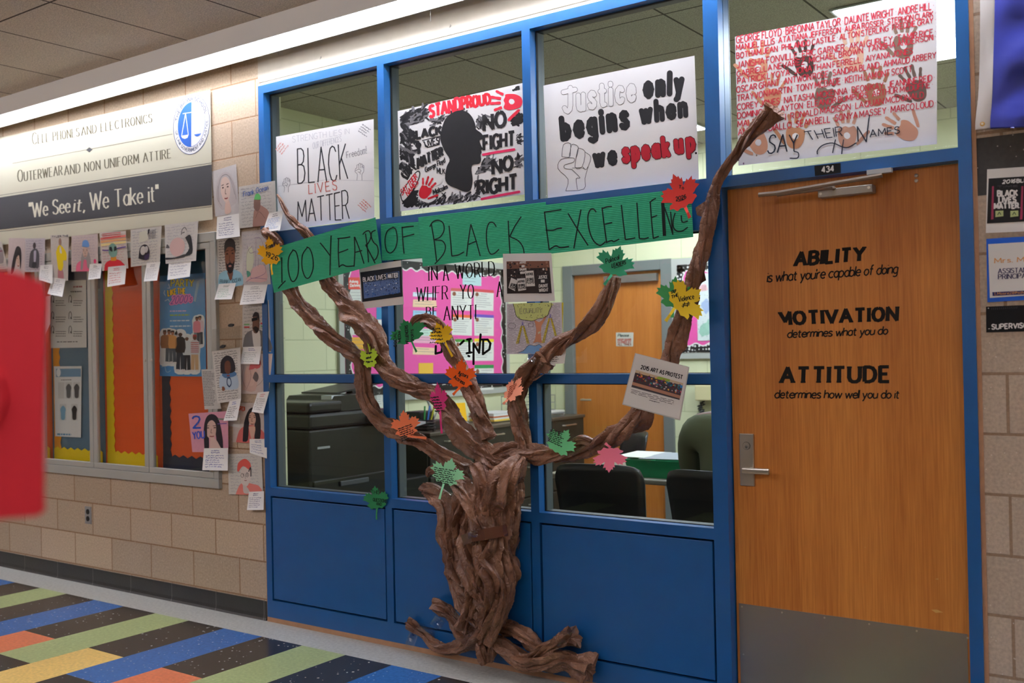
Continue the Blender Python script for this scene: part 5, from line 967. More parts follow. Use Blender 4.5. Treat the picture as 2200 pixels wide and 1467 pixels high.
poly(T_, m, [(986, 1142), (1050, 1040), (1104, 978), (1126, 996), (1106, 1060), (1060, 1140), (1014, 1190), (996, 1180)], PB, 0.0008, 3); poly(T_, m, [(994, 1140), (1052, 1048), (1102, 988), (1118, 1000), (1100, 1058), (1054, 1134), (1014, 1180), (1000, 1172)], BOARD, 0.0010, 3)
text(T_, m, 'SAY THEIR', [(1000, 1148), (1106, 1024), (1090, 996), (990, 1110)], 6, RED, 0.0013, jit=0.2); text(T_, m, 'NAMES', [(1040, 1152), (1112, 1062), (1096, 1036), (1024, 1124)], 6.5, RED, 0.0013, jit=0.2)
poly(T_, m, [(1110, 1170), (1120, 1060), (1150, 1010), (1250, 990), (1272, 1060), (1200, 1100), (1200, 1150), (1236, 1165), (1180, 1198)], BOARD, 0.0006, 3)
hand(f.part('handprint'), m, 1160, 1118, 118, .38, ink(198, 28, 44), 0.0013, mirror=-1, gapf=False)
hand(f.part('handprint#2'), m, 1748, 508, 165, -1.5, ink(218, 44, 66), 0.0010, mirror=1, hole=BOARD); f.done()

f = Flat('window_poster', 'white board with bold black and red words about justice, third window', 'poster', [(215, 395), (1250, 190), (1280, 1035), (245, 1166)], PYW, 'board', BOARD, 0.003, conv=Z_4, group='boards in the window heads')
m = f.px; T_ = f.part('lettering')
for wd, c, lf in ((36, ink(70, 70, 72), 0.0006), (31, BOARD, 0.0010)):
    text(T_, m, 'J', [(362, 575), (400, 570), (400, 410), (350, 425)], wd, c, lf, rnd=True); stroke(T_, m, [(352, 440), (432, 422)], wd, c, lf+0.00005, rnd=True)
    text(T_, m, 'ustice', [(456, 562), (836, 492), (832, 338), (452, 402)], wd, c, lf+0.0001, rnd=True, gap=5.2)
text(T_, m, 'only', [(915, 470), (1160, 440), (1164, 300), (912, 330)], 40, PB, gap=5.4, rnd=True)
text(T_, m, 'begins', [(350, 760), (790, 680), (778, 520), (338, 620)], 40, PB, gap=5.2, rnd=True); text(T_, m, 'when', [(890, 648), (1190, 598), (1184, 470), (884, 520)], 36, PB, gap=4.6, rnd=True); text(T_, m, 'we', [(572, 946), (708, 926), (700, 806), (562, 830)], 34, PB, gap=5, rnd=True)
for wd, c, lf in ((42, ink(46, 20, 24), 0.0006), (34, ink(176, 30, 46), 0.0010)):
    text(T_, m, 'speak', [(768, 916), (1072, 870), (1062, 752), (760, 786)], wd-3, c, lf, gap=5, rnd=True); text(T_, m, 'up', [(1128, 852), (1246, 838), (1236, 712), (1118, 730)], wd-3, c, lf, gap=5.4, rnd=True)
disc(T_, m, 1260, 857, 7, 8, PB)
FL = ink(60, 60, 62); dd = f.part('drawing')
for pts in ([(368, 1116), (384, 1036), (314, 962), (338, 900), (420, 890), (422, 918), (362, 938), (362, 962), (410, 968)], [(368, 1116), (492, 1104), (500, 1030), (522, 950)], [(342, 882), (352, 800), (400, 792), (394, 870), (386, 886), (342, 882)], [(398, 880), (408, 800), (452, 812), (448, 860), (436, 900)], [(450, 822), (500, 846), (480, 950), (432, 952), (450, 830)], [(500, 850), (540, 886), (510, 968), (484, 950)], [(410, 968), (466, 1026), (440, 1032), (448, 1108)], [(412, 960), (470, 956), (502, 968)]): stroke(dd, m, catmull(pts, 3), 3.2, FL)
f.done()

f = Flat('window_poster', 'white board covered in red handwriting and brown handprints above the door', 'poster', [(150, 305), (1826, -12), (1826, 1195), (180, 1374)], PYW, 'board', BOARD, 0.003, conv=Z_7, group='boards in the window heads')
m = f.px; RD = ink(196, 44, 62)
names = [("GEORGE FLOYD * BREONNA TAYLOR * DAUNTE WRIGHT * ANDRE HILL *", 162, 358, 1800, 74, 58), ("MANUEL ELLIS * ATATIANA JEFFERSON * AURA ROSSER * STEPHON CLARK *", 162, 418, 1814, 134, 46), ("BOTHAM JEAN * PHILANDO CASTILE * ALTON STERLING * FREDDIE GRAY *", 164, 486, 1814, 186, 46), ("JANISHA FONVILLE * ERIC GARNER * AKAI GURLEY * TAMIR RICE *", 168, 566, 1814, 290, 52), ("GABRIELLA NEVAREZ * MICHAEL BROWN * TANISHA ANDERSON *", 166, 636, 1814, 326, 46), ("PATRICK LYOYA * JONATHAN FERRELL * AIYANA JONES", 172, 696, 1625, 444, 48), ("OSCAR GRANT * ANTWON ROSE * SANDRA BLAND * AHMAUD ARBERY", 164, 768, 1816, 482, 50), ("TRAYVON MARTIN * TONY MCDADE * KEITH LAMONT SCOTT", 168, 842, 1620, 596, 52), ("COREY JONES * NATASHA MCKENNA * DEON KAY * JEANNINE REID *", 170, 914, 1806, 668, 50), ("DOMINIQUE CLAYTON * ELEANOR BUMPURS * ARTHUR MCDUFFIE *", 172, 984, 1790, 724, 48), ("MALICE GREEN * RONALD MADISON * LAQUAN MCDONALD *", 174, 1056, 1740, 806, 50), ("AMADOU DIALLO * SEAN BELL * SONYA MASSEY * MARCO LOUD *", 178, 1124, 1818, 880, 52)]
for s, x0, y0, x1, y1, h in names: text(f.part('red_lettering'), m, s, [(x0, y0), (x1, y1), (x1, y1-h), (x0, y0-h)], 7.5, RD, 0.0010, gap=1.9, space=2.2, jit=0.25)
for k, (x, y, sz, a, c, mi, ho) in enumerate(((335, 560, 250, .05, (214, 158, 122), 1, 1), (722, 535, 235, -.12, (74, 56, 48), 1, 1), (1128, 470, 265, .06, (232, 194, 166), 1, 1), (1545, 375, 245, .06, (134, 110, 94), 1, 1), (895, 800, 240, .10, (122, 106, 92), -1, 0), (1316, 765, 250, .02, (158, 112, 84), 1, 1), (1652, 740, 235, -.35, (104, 88, 78), 1, 0), (458, 800, 220, .15, (204, 148, 112), 1, 0), (648, 1125, 235, .22, (196, 142, 104), 1, 1), (1085, 1120, 235, -.1, (194, 150, 128), -1, 1), (1570, 1080, 230, -1.15, (204, 152, 126), -1, 0), (338, 1180, 230, -.3, (208, 156, 126), 1, 1))):
    hand(f.part('handprint#%d' % k), m, x, y, sz, a, ink(*c), 0.0004+0.0006*(0 if k not in (1, 4, 6) else 0), mirror=mi, hole=BOARD if ho else None)
BK = ink(34, 40, 52); T_ = f.part('black_lettering')
text(T_, m, 'SAY', [(420, 1276), (676, 1250), (666, 1114), (440, 1120)], 11, BK, 0.0016, gap=1.5, jit=0.3); text(T_, m, 'THEIR', [(770, 1160), (1042, 1128), (1040, 1050), (724, 1092)], 8, BK, 0.0016, jit=0.3); text(T_, m, 'N', [(1172, 1174), (1240, 1176), (1262, 980), (1166, 1050)], 10, BK, 0.0016); text(T_, m, 'AMES', [(1272, 1138), (1516, 1104), (1512, 1048), (1268, 1078)], 8, BK, 0.0016, jit=0.2)
for pts in ([(834, 1280), (836, 1246), (880, 1204), (960, 1186), (1040, 1218), (1090, 1222), (1158, 1184)], [(985, 1156), (972, 1210), (960, 1270)], [(1052, 1156), (1042, 1220), (1036, 1278)], [(640, 1255), (676, 1268), (670, 1310), (604, 1312)], [(1240, 1176), (1252, 1060), (1268, 950)]): stroke(T_, m, catmull(pts, 4), 9, BK, 0.0016)
for x, y in ((222, 1356), (330, 1288), (180, 1328)): disc(f.part('paint_spot'), m, x, y, 6, 9, ink(120, 80, 110) if x == 222 else ink(150, 120, 100), 0.0008, 8)
f.done()

# ================================================================== green title banner of card pieces
GRN = mat('green_corrugated_card', (36, 166, 122), rough=0.7)
gn, gl, gb = nodes(GRN); wv = gn.new('ShaderNodeTexWave'); wv.bands_direction = 'Z'; wv.inputs['Scale'].default_value = 42; wv.inputs['Distortion'].default_value = 0.4
gg = gn.new('ShaderNodeNewGeometry'); gl.new(gg.outputs['Position'], wv.inputs[0]); gbp = gn.new('ShaderNodeBump'); gbp.inputs['Strength'].default_value = 0.22; gbp.inputs['Distance'].default_value = 0.002; gl.new(wv.outputs[0], gbp.inputs['Height']); gl.new(gbp.outputs[0], gb.inputs['Normal'])
MK = ink(20, 26, 26)
ban = [('leftmost tilted green card of the title, lettered 100 YEARS', [(574, 537), (806.8, 466.8), (820.4, 565), (588.6, 629)], ident, -0.100, [[(166, 560), (168, 760)], [(138, 806), (160, 780), (196, 744)]], Z_6),
       ('small green card of the title, lettered OF', [(945, 297), (1242, 280), (1272, 568), (955, 585)], Z_6, -0.024, [], Z_6),
       ('green card of the title, lettered BLACK', [(1240, 245), (2246, 124), (2290, 520), (1278, 632)], Z_6, -0.030, [], Z_6),
       ('long green card of the title, lettered EXCELLENCE', [(312, 158), (1556, 12), (1575, 400), (340, 545)], Z_7b, -0.036, [], Z_7b)]
S6_1 = [[(258, 500), (222, 560), (218, 660), (240, 740), (268, 745), (294, 690), (298, 600), (280, 520), (250, 500)], [(370, 480), (330, 540), (326, 640), (352, 716), (384, 718), (412, 650), (410, 560), (388, 495), (362, 478)], [(468, 445), (505, 490), (548, 548)], [(555, 388), (549, 550), (546, 702)], [(604, 412), (660, 408), (706, 398)], [(614, 412), (612, 520), (618, 640)], [(616, 524), (660, 508), (690, 496)], [(618, 636), (645, 618), (680, 632), (732, 628)], [(738, 398), (742, 510), (736, 634)], [(740, 398), (780, 500), (814, 610)], [(742, 522), (800, 506)], [(826, 372), (840, 480), (850, 600)], [(804, 380), (826, 358), (856, 354), (868, 400), (846, 450), (826, 464)], [(828, 464), (868, 540), (902, 608)], [(906, 346), (876, 362), (872, 400), (890, 442), (918, 470), (926, 520), (912, 566), (892, 582), (882, 560)]]
S6_2 = [[(1050, 322), (1000, 350), (980, 420), (990, 500), (1022, 526), (1060, 490), (1076, 420), (1064, 340), (1036, 322)], [(1114, 318), (1120, 430), (1130, 532)], [(1112, 326), (1160, 318), (1206, 314)], [(1122, 400), (1170, 388), (1210, 378)]]
S6_3 = [[(1345, 300), (1368, 440), (1386, 590)], [(1332, 320), (1356, 282), (1400, 268), (1438, 292), (1444, 350), (1412, 402), (1370, 422), (1430, 430), (1456, 476), (1436, 540), (1372, 612)], [(1484, 310), (1496, 430), (1506, 552)], [(1506, 550), (1555, 542), (1604, 516)], [(1622, 552), (1636, 430), (1656, 300)], [(1656, 300), (1694, 420), (1730, 550)], [(1638, 458), (1704, 430)], [(1856, 320), (1834, 288), (1800, 290), (1780, 350), (1782, 450), (1806, 528), (1840, 530), (1878, 496)], [(1950, 270), (1956, 400), (1965, 534)], [(2052, 240), (2000, 320), (1962, 398)], [(1966, 398), (2030, 430), (2066, 480), (2076, 532)]]
S7 = [[(402, 200), (420, 350), (440, 502)], [(400, 204), (470, 194), (536, 184)], [(412, 346), (470, 346), (506, 334), (540, 330)], [(440, 500), (490, 470), (530, 484), (596, 474)], [(588, 214), (670, 350), (746, 466)], [(690, 184), (660, 340), (634, 490)], [(810, 204), (788, 180), (760, 190), (744, 250), (756, 350), (790, 430), (840, 466), (884, 436)], [(856, 168), (872, 300), (892, 442)], [(856, 178), (896, 162), (934, 158)], [(878, 300), (936, 286)], [(886, 444), (930, 428), (950, 436), (992, 416)], [(1008, 146), (1024, 290), (1040, 422)], [(1040, 420), (1082, 414), (1118, 406)], [(1130, 128), (1140, 270), (1150, 412)], [(1150, 412), (1190, 414), (1224, 404)], [(1236, 130), (1246, 270), (1260, 412)], [(1230, 130), (1256, 108), (1280, 96)], [(1240, 250), (1290, 230)], [(1258, 412), (1304, 394)], [(1330, 122), (1338, 260), (1348, 392)], [(1334, 130), (1376, 250), (1414, 382)], [(1414, 382), (1404, 290), (1396, 200)], [(1432, 210), (1416, 270), (1420, 326), (1448, 354), (1490, 352), (1532, 322)], [(1480, 230), (1488, 282), (1532, 274)]]
for k, (lab, q, cv, Y, extra, sc) in enumerate(ban):
    f = Flat('title_card', lab, 'banner', q, Y, 'card', GRN, 0.004, conv=cv, group='green title cards')
    mm = lambda x, y, lf, _s=sc, _f=f: _f.at_px(*_s(x, y), lf)
    for st in extra+[S6_1, S6_2, S6_3, S7][k]:
        stroke(f.part('lettering'), mm, catmull(st, 4), 9 if k != 3 else 10, MK, 0.0006, taper=False)
    if k == 3: stroke(f.part('lettering'), mm, [(1334, 130), (1348, 392)], 26, MK, 0.0007)
    f.done()

# ================================================================== prints taped over the glass and the tree
f = Flat('photo_print', 'printed night photograph with three banner words in a white border', 'photo print', [(775, 630), (1105, 584), (1128, 930), (795, 966)], -0.045, conv=Z_6, paper=ink(216, 212, 206))
m = f.px; d = f.part('print'); poly(d, m, [(784, 678), (1109, 632), (1119, 868), (800, 912)], ink(30, 33, 40)); poly(d, m, [(804, 714), (1092, 668), (1100, 838), (815, 886)], ink(88, 112, 160), 0.0007)
random.seed(3)
for i in range(170):
    x = random.uniform(810, 1092); y = random.uniform(745, 880)-(x-810)*.14; c = random.choice(((40, 54, 84), (58, 76, 118), (160, 178, 206), (206, 212, 222), (30, 38, 60), (70, 96, 150))); w_ = random.uniform(3, 11)
    if y > 845-(x-810)*.15: c = random.choice(((40, 84, 150), (52, 96, 164), (34, 60, 110)))
    poly(d, m, [(x, y), (x+w_, y-1), (x+w_, y+w_*.7), (x, y+w_*.8)], ink(*c), 0.0009)
for s, q in (('BLACK', [(808, 752), (894, 742), (892, 706), (806, 720)]), ('LIVES', [(912, 738), (988, 730), (986, 694), (910, 704)]), ('MATTER', [(1004, 726), (1080, 718), (1080, 682), (1004, 692)])):
    (a, b), (c_, e), (g, h), (i, j) = q; poly(d, m, [(a-6, b+6), (c_+5, e+6), (g+5, h-8), (i-6, j-8)], ink(22, 26, 36), 0.0013); text(f.part('lettering'), m, s, q, 5, ink(222, 222, 224), 0.0017)
f.done()
f = Flat('photo_print', 'printed photograph of a crowd holding justice placards in a white border', 'photo print', [(75, 532), (456, 526), (486, 904), (84, 914)], -0.046, conv=Z_7b, paper=ink(218, 217, 215))
m = f.px; d = f.part('print'); poly(d, m, [(103, 592), (440, 588), (460, 842), (108, 846)], ink(46, 38, 38)); poly(d, m, [(103, 592), (440, 588), (444, 640), (104, 652)], ink(120, 82, 66), 0.0006)
for i in range(90):
    x = random.uniform(108, 436); y = random.uniform(600, 720); k = random.uniform(3, 9); disc(d, m, x, y, k, k, ink(*random.choice(((30, 26, 28), (60, 50, 50), (24, 22, 24), (150, 110, 90), (84, 70, 66), (190, 180, 170)))), 0.0008, 8)
WB = ink(206, 204, 200)
for q in ([(250, 668), (316, 664), (328, 786), (260, 790)], [(186, 728), (250, 724), (258, 816), (196, 826)], [(140, 720), (190, 742), (170, 826), (118, 800)], [(352, 690), (430, 690), (436, 845), (356, 845)]):
    poly(d, m, q, WB if q[0][0] != 352 else ink(44, 40, 42), 0.0012)
J = f.part('lettering'); K = ink(24, 22, 24)
for s, q, c in (('JUSTICE', [(256, 702), (314, 698), (312, 682), (256, 686)], K), ('GEORGE', [(262, 745), (320, 741), (318, 722), (260, 726)], K), ('FLOYD', [(264, 768), (322, 764), (320, 747), (262, 750)], K), ('JUSTICE', [(192, 758), (246, 754), (246, 740), (190, 744)], K), ('GEORGE', [(198, 788), (250, 784), (248, 770), (196, 774)], K), ('FLOYD', [(200, 810), (254, 806), (252, 790), (198, 794)], K), ('GEORGE', [(134, 780), (182, 792), (186, 774), (140, 764)], K), ('FLOYD', [(128, 800), (172, 814), (178, 796), (134, 784)], K), ('JUSTICE', [(356, 728), (424, 724), (424, 702), (356, 704)], WB), ('DAUNTE', [(360, 798), (430, 794), (430, 770), (360, 774)], WB), ('WRIGHT', [(360, 832), (432, 828), (432, 804), (360, 808)], WB), ('JUSTICE', [(206, 608), (256, 606), (256, 592), (206, 594)], WB), ('DAUNTE', [(208, 664), (262, 662), (262, 646), (208, 648)], WB), ('WRIGHT', [(212, 690), (250, 688), (250, 672), (212, 674)], WB)): text(J, m, s, q, 4.2, ink(*[0]*3) if c is None else c, 0.0017)
poly(d, m, [(222, 622), (246, 620), (246, 638), (222, 640)], WB, 0.0012); poly(d, m, [(374, 736), (404, 736), (404, 758), (374, 758)], WB, 0.0015); f.done()
f = Flat('equality_drawing', 'drawing of a tree between two yellow ladders, lettered EQUALITY', 'drawing', [(105, 926), (538, 914), (546, 1320), (105, 1323)], -0.047, conv=Z_7b, paper=ink(206, 200, 206))
m = f.px; scribble(f.part('writing'), m, [(110, 1316), (536, 1314), (530, 922), (110, 932)], 40, 2.2, ink(120, 112, 128), ragged=False, fill=0.99)
d = f.part('drawing'); K = ink(40, 38, 40)
poly(d, m, [(155, 924), (170, 980), (180, 1020), (215, 1048), (262, 1056), (310, 1062), (355, 1042), (398, 1036), (430, 1012), (440, 980), (456, 948), (455, 917)], ink(196, 206, 130), 0.0009, 2); stroke(d, m, catmull([(155, 924), (170, 980), (180, 1020), (215, 1048), (262, 1056), (310, 1062), (355, 1042), (398, 1036), (430, 1012), (440, 980), (456, 948), (455, 917)], 3), 4, K, 0.0012)
text(f.part('lettering'), m, 'EQUALITY', [(212, 1002), (384, 996), (386, 960), (210, 964)], 8, K, 0.0014, jit=0.2); text(f.part('lettering'), m, 'EQUALITY', [(212, 1002), (384, 996), (386, 960), (210, 964)], 4, ink(206, 214, 150), 0.0017, jit=0.2)
for i in range(36): disc(d, m, random.uniform(180, 440), random.choice((random.uniform(925, 955), random.uniform(1010, 1040))), 3, 3, K, 0.0013, 6)
poly(d, m, [(318, 1050), (340, 1062), (360, 1070), (384, 1056), (400, 1030), (424, 1018), (398, 1066), (378, 1100), (374, 1160), (378, 1210), (392, 1238), (345, 1226), (310, 1238), (330, 1200), (338, 1130), (330, 1080)], ink(190, 130, 100), 0.0011); poly(d, m, [(350, 1150), (372, 1140), (368, 1158), (352, 1166)], ink(206, 200, 170), 0.0014)
for lx, ly, hh in ((230, 1100, 140), (448, 1040, 195)):
    for sgn in (-1, 1):
        a = (lx+sgn*4, ly); b = (lx+sgn*40*hh/150, ly+hh)
        for o in (0, 12): stroke(d, m, [(a[0]+o*sgn*.5, a[1]), (b[0]+o*sgn, b[1])], 7, ink(206, 186, 60), 0.0013); stroke(d, m, [(a[0]+o*sgn*.5+3, a[1]), (b[0]+o*sgn+4, b[1])], 1.6, K, 0.0016)
        for k in range(6): t = (k+1)/7; x = a[0]+(b[0]-a[0])*t; y = a[1]+(b[1]-a[1])*t; stroke(d, m, [(x, y), (x+14*sgn, y)], 3, ink(150, 130, 40), 0.0015)
    disc(d, m, lx, ly-22, 8, 12, ink(150, 140, 190), 0.0014, 10); stroke(d, m, [(lx-10, ly), (lx, ly-16), (lx+10, ly)], 4, ink(90, 90, 150), 0.0014)
poly(d, m, [(190, 1312), (235, 1296), (280, 1252), (330, 1258), (362, 1246), (386, 1270), (380, 1312), (300, 1320)], ink(116, 160, 206), 0.0010, 2); stroke(d, m, catmull([(190, 1312), (235, 1296), (280, 1252), (330, 1258), (362, 1246), (386, 1270)], 3), 3, K, 0.0013)
stroke(d, m, [(146 + 30*math.cos(a*.52), 1100+24*math.sin(a*.52)) for a in range(13)], 2.4, K); stroke(d, m, [(276, 1082), (314, 1076), (316, 1104), (278, 1108), (276, 1082)], 2.4, K); f.done()
slip('white note slip taped at the lower corner of the ladders drawing', [(396, 1274), (577, 1270), (560, 1396), (398, 1404)], Z_7b, -0.050, (40, 38, 40), rows=5, curl=0.01, head=(30, 30, 30), wd=0.010)
f = Flat('yellow_sheet_edge', 'yellow paper edge showing behind the ladders drawing', 'paper', [(530, 918), (552, 916), (544, 1120), (530, 1120)], -0.0450, conv=Z_7b, paper=ink(226, 206, 60)); f.done()
f = Flat('protest_art_print', 'laminated white sheet about protest art, tilted on the right branch', 'poster', [(1190, 140), (1618, 250), (1545, 672), (1088, 546)], -0.122, 'laminate', mat('laminate', (196, 196, 190), rough=0.12, spec=0.7), 0.001, conv=Z_r)
m = f.px; poly(f.part('sheet'), m, [(1196, 144), (1610, 252), (1536, 660), (1096, 540)], ink(220, 219, 214), 0.0004)
text(f.part('lettering'), m, '2015 ART AS PROTEST', [(1234, 264), (1560, 346), (1566, 316), (1240, 236)], 6.5, K, 0.0009, gap=2.2, jit=0.2)
d = f.part('print'); Q = quadmap([(1160, 408), (1540, 510), (1570, 378), (1196, 272)])
poly(d, m, [Q(0, 0), Q(1, 0), Q(1, 1), Q(0, 1)], ink(74, 62, 66), 0.0008); poly(d, m, [Q(0, .05), Q(1, .02), Q(1, .26), Q(0, .30)], ink(176, 128, 104), 0.0010); poly(d, m, [Q(0, .84), Q(1, .86), Q(1, 1), Q(0, 1)], ink(200, 180, 150), 0.0010); poly(d, m, [Q(.4, .82), Q(.72, .84), Q(.72, 1), Q(.5, 1)], ink(150, 176, 70), 0.0012); poly(d, m, [Q(0, 0), Q(1, 0), Q(1, .08), Q(0, .13)], ink(70, 66, 70), 0.0011)
for i in range(120):
    s0, t0 = random.random(), random.uniform(.34, .86); k = random.uniform(.01, .035); c = random.choice(((70, 150, 150), (190, 60, 84), (210, 120, 60), (110, 60, 130), (60, 40, 60), (206, 190, 190), (40, 90, 120), (230, 170, 70), (100, 40, 50)))
    poly(d, m, [Q(s0, t0), Q(min(1, s0+k), t0+random.uniform(-.05, .05)), Q(min(1, s0+k), min(.9, t0+k*3)), Q(s0-k*.3 if s0 > k else s0, min(.9, t0+k*2))], ink(*c), 0.0014)
poly(d, m, [Q(.95, .7), Q(1, .7), Q(1, .86), Q(.95, .86)], ink(60, 130, 190), 0.0016)
scribble(f.part('lettering'), m, [(1150, 456), (1530, 560), (1536, 522), (1160, 420)], 3, 3.2, K, 0.0008, amp=0.25, ragged=False); scribble(f.part('lettering'), m, [(1296, 516), (1390, 540), (1392, 526), (1300, 502)], 1, 3.2, K, 0.0008, amp=0.25, ragged=False); f.done()

# ================================================================== the crumpled brown paper tree
def paper_brown():
    m = bpy.data.materials.new('crumpled_brown_paper'); n, l, b = nodes(m)
    g = n.new('ShaderNodeNewGeometry')
    t = n.new('ShaderNodeTexNoise'); t.inputs['Scale'].default_value = 9; t.inputs['Detail'].default_value = 6; l.new(g.outputs['Position'], t.inputs[0])
    r = n.new('ShaderNodeValToRGB'); r.color_ramp.elements[0].position = 0.35; r.color_ramp.elements[0].color = rgb((98, 64, 46)); r.color_ramp.elements[1].position = 0.68; r.color_ramp.elements[1].color = rgb((140, 100, 76)); l.new(t.outputs[0], r.inputs[0])
    l.new(r.outputs[0], b.inputs['Base Color']); b.inputs['Roughness'].default_value = 0.36; b.inputs['Specular IOR Level'].default_value = 0.4
    v = n.new('ShaderNodeTexVoronoi'); v.feature = 'DISTANCE_TO_EDGE'; v.inputs['Scale'].default_value = 20; v.inputs['Randomness'].default_value = 1
    t2 = n.new('ShaderNodeTexNoise'); t2.inputs['Scale'].default_value = 30; t2.inputs['Detail'].default_value = 3; l.new(g.outputs['Position'], t2.inputs[0])
    mx = n.new('ShaderNodeMix'); mx.data_type = 'VECTOR'; mx.inputs[0].default_value = 0.06; l.new(g.outputs['Position'], mx.inputs[4]); l.new(t2.outputs['Color'], mx.inputs[5]); l.new(mx.outputs[1], v.inputs[0])
    mr = n.new('ShaderNodeMapRange'); mr.inputs[2].default_value = 0.18; l.new(v.outputs['Distance'], mr.inputs[0])
    bp = n.new('ShaderNodeBump'); bp.inputs['Strength'].default_value = 0.35; bp.inputs['Distance'].default_value = 0.008; l.new(mr.outputs[0], bp.inputs['Height']); l.new(bp.outputs[0], b.inputs['Normal'])
    return m
BROWN = paper_brown()
tree = thing('paper_tree', 'big tree of twisted crumpled brown paper taped over the blue office front', 'paper tree', at(1050, 1425, -0.07))
CLEAR = bpy.data.materials.new('clear_tape'); CLEAR.use_nodes = True
_n = CLEAR.node_tree.nodes; _l = CLEAR.node_tree.links; _n.clear()
_o = _n.new('ShaderNodeOutputMaterial'); _t = _n.new('ShaderNodeBsdfTransparent'); _t.inputs[0].default_value = (.93, .94, .95, 1); _g = _n.new('ShaderNodeBsdfGlossy'); _g.inputs['Roughness'].default_value = 0.12
_x = _n.new('ShaderNodeMixShader'); _x.inputs[0].default_value = 0.16; _l.new(_t.outputs[0], _x.inputs[1]); _l.new(_g.outputs[0], _x.inputs[2]); _l.new(_x.outputs[0], _o.inputs[0])

def paper_tube(name, path, seed, twist=5.0, amp=0.46, seg=64, flare=(0, 0), folds=5, gap=0.004, step=0.006, parent=None, zoff=0.0):
    """path: (u, v, radius in picture units[, lift from the wall in m]); a twisted tube of creased paper"""
    P = []
    for p in path:
        u, v, r = p[:3]; base = at(u, v, -0.05); dep = (base-CAM).dot(_fw); rm = RS*r*dep/F_PX
        y = -(D_FRONT+gap+rm*0.92+(p[3] if len(p) > 3 else 0)+zoff)
        q = at(u, v, y); P.append((q.x, q.y, q.z, rm))
    C_ = catmull(P, 14); S_ = [C_[0]]; nf = folds; asy = 0.62 if seed % 2 else 0.36
    for p in C_[1:]:
        d = (Vector(p[:3])-Vector(S_[-1][:3])).length
        if d >= step: S_.append(p)
    n = len(S_); vs = []; fs = []; ref = None; rnd = random.Random(seed); off = Vector((rnd.uniform(0, 90), rnd.uniform(0, 90), rnd.uniform(0, 90))); s = 0.0
    for i, p in enumerate(S_):
        c = Vector(p[:3]); t = (Vector(S_[min(i+1, n-1)][:3])-Vector(S_[max(i-1, 0)][:3])).normalized()
        if i: s += (c-Vector(S_[i-1][:3])).length
        if ref is None: ref = t.cross(Vector((0, 1, 0))); ref = ref.normalized() if ref.length > .1 else t.orthogonal().normalized()
        ref = (ref-t*ref.dot(t)).normalized(); b = t.cross(ref); r0 = p[3]
        fl = 1.0
        if flare[0] and i < 14: fl += flare[0]*(1-i/14.0)**1.5
        if flare[1] and n-1-i < 14: fl += flare[1]*(1-(n-1-i)/14.0)**1.5
        for k in range(seg):
            a = 2*math.pi*k/seg; aw = a+twist*s
            q = off+Vector((math.cos(aw)*0.95, math.sin(aw)*0.95, s*6.0))
            wp = noise.noise_vector(q*1.3)*0.28
            d1 = noise.voronoi(q+wp)[0][0]; d2 = noise.voronoi((q+wp)*2.1+Vector((9, 4, s*6)))[0][0]
            ph = aw*nf/(2*math.pi)+0.9*noise.noise(off+Vector((3, s*5, 1)))+0.55*noise.noise(q*0.9+Vector((2, 2, 8)))+0.25*noise.noise(q*2.4)
            k0 = math.floor(ph); p_ = ph-k0; hgt = 0.55+0.75*abs(noise.noise(off+Vector((k0*3.7, s*6, 4))))
            fold = (p_/asy if p_ < asy else (1-p_)/(1-asy))*hgt
            big = noise.noise(q*0.8)
            f_ = 0.88+amp*(1.25*(d1*d1-0.26)+0.45*(d2*d2-0.26)+1.7*(fold-0.40)+0.4*big)
            vs.append(c+(ref*math.cos(a)+b*math.sin(a))*max(r0*0.3, r0*fl*f_))
    for i in range(n-1):
        for k in range(seg):
            a0, a1, b0, b1 = i*seg+k, i*seg+(k+1) % seg, (i+1)*seg+k, (i+1)*seg+(k+1) % seg
            if (i*7+k*3+seed) % 5 < 2: fs += [(a0, a1, b1), (a0, b1, b0)]
            else: fs += [(a0, a1, b0), (a1, b1, b0)]
    for e, rng in ((0, range(seg)), (n-1, range(seg))):
        c = Vector(S_[e][:3]); t = (Vector(S_[1][:3])-c if e == 0 else c-Vector(S_[n-2][:3])).normalized(); ci = len(vs); vs.append(c-t*(-1 if e else 1)*-0.0 + (t*-0.03*(1 if flare[0 if e == 0 else 1] else 0) if e else t*0.03*(1 if flare[0] else 0)))
        for k in rng:
            a0, a1 = e*seg+k, e*seg+(k+1) % seg; fs.append((ci, a1, a0) if e == 0 else (ci, a0, a1))
    # keep the paper in front of the wall it is taped to
    for v in vs:
        if v.y > -D_FRONT-0.001: v.y = -D_FRONT-0.001-0.08*min(0.02, v.y+D_FRONT+0.001)
    mb = MB(); mb.mesh(vs, fs, BROWN); return mb.build(name, parent or tree)
D_FRONT = 0.012; RS = 0.82
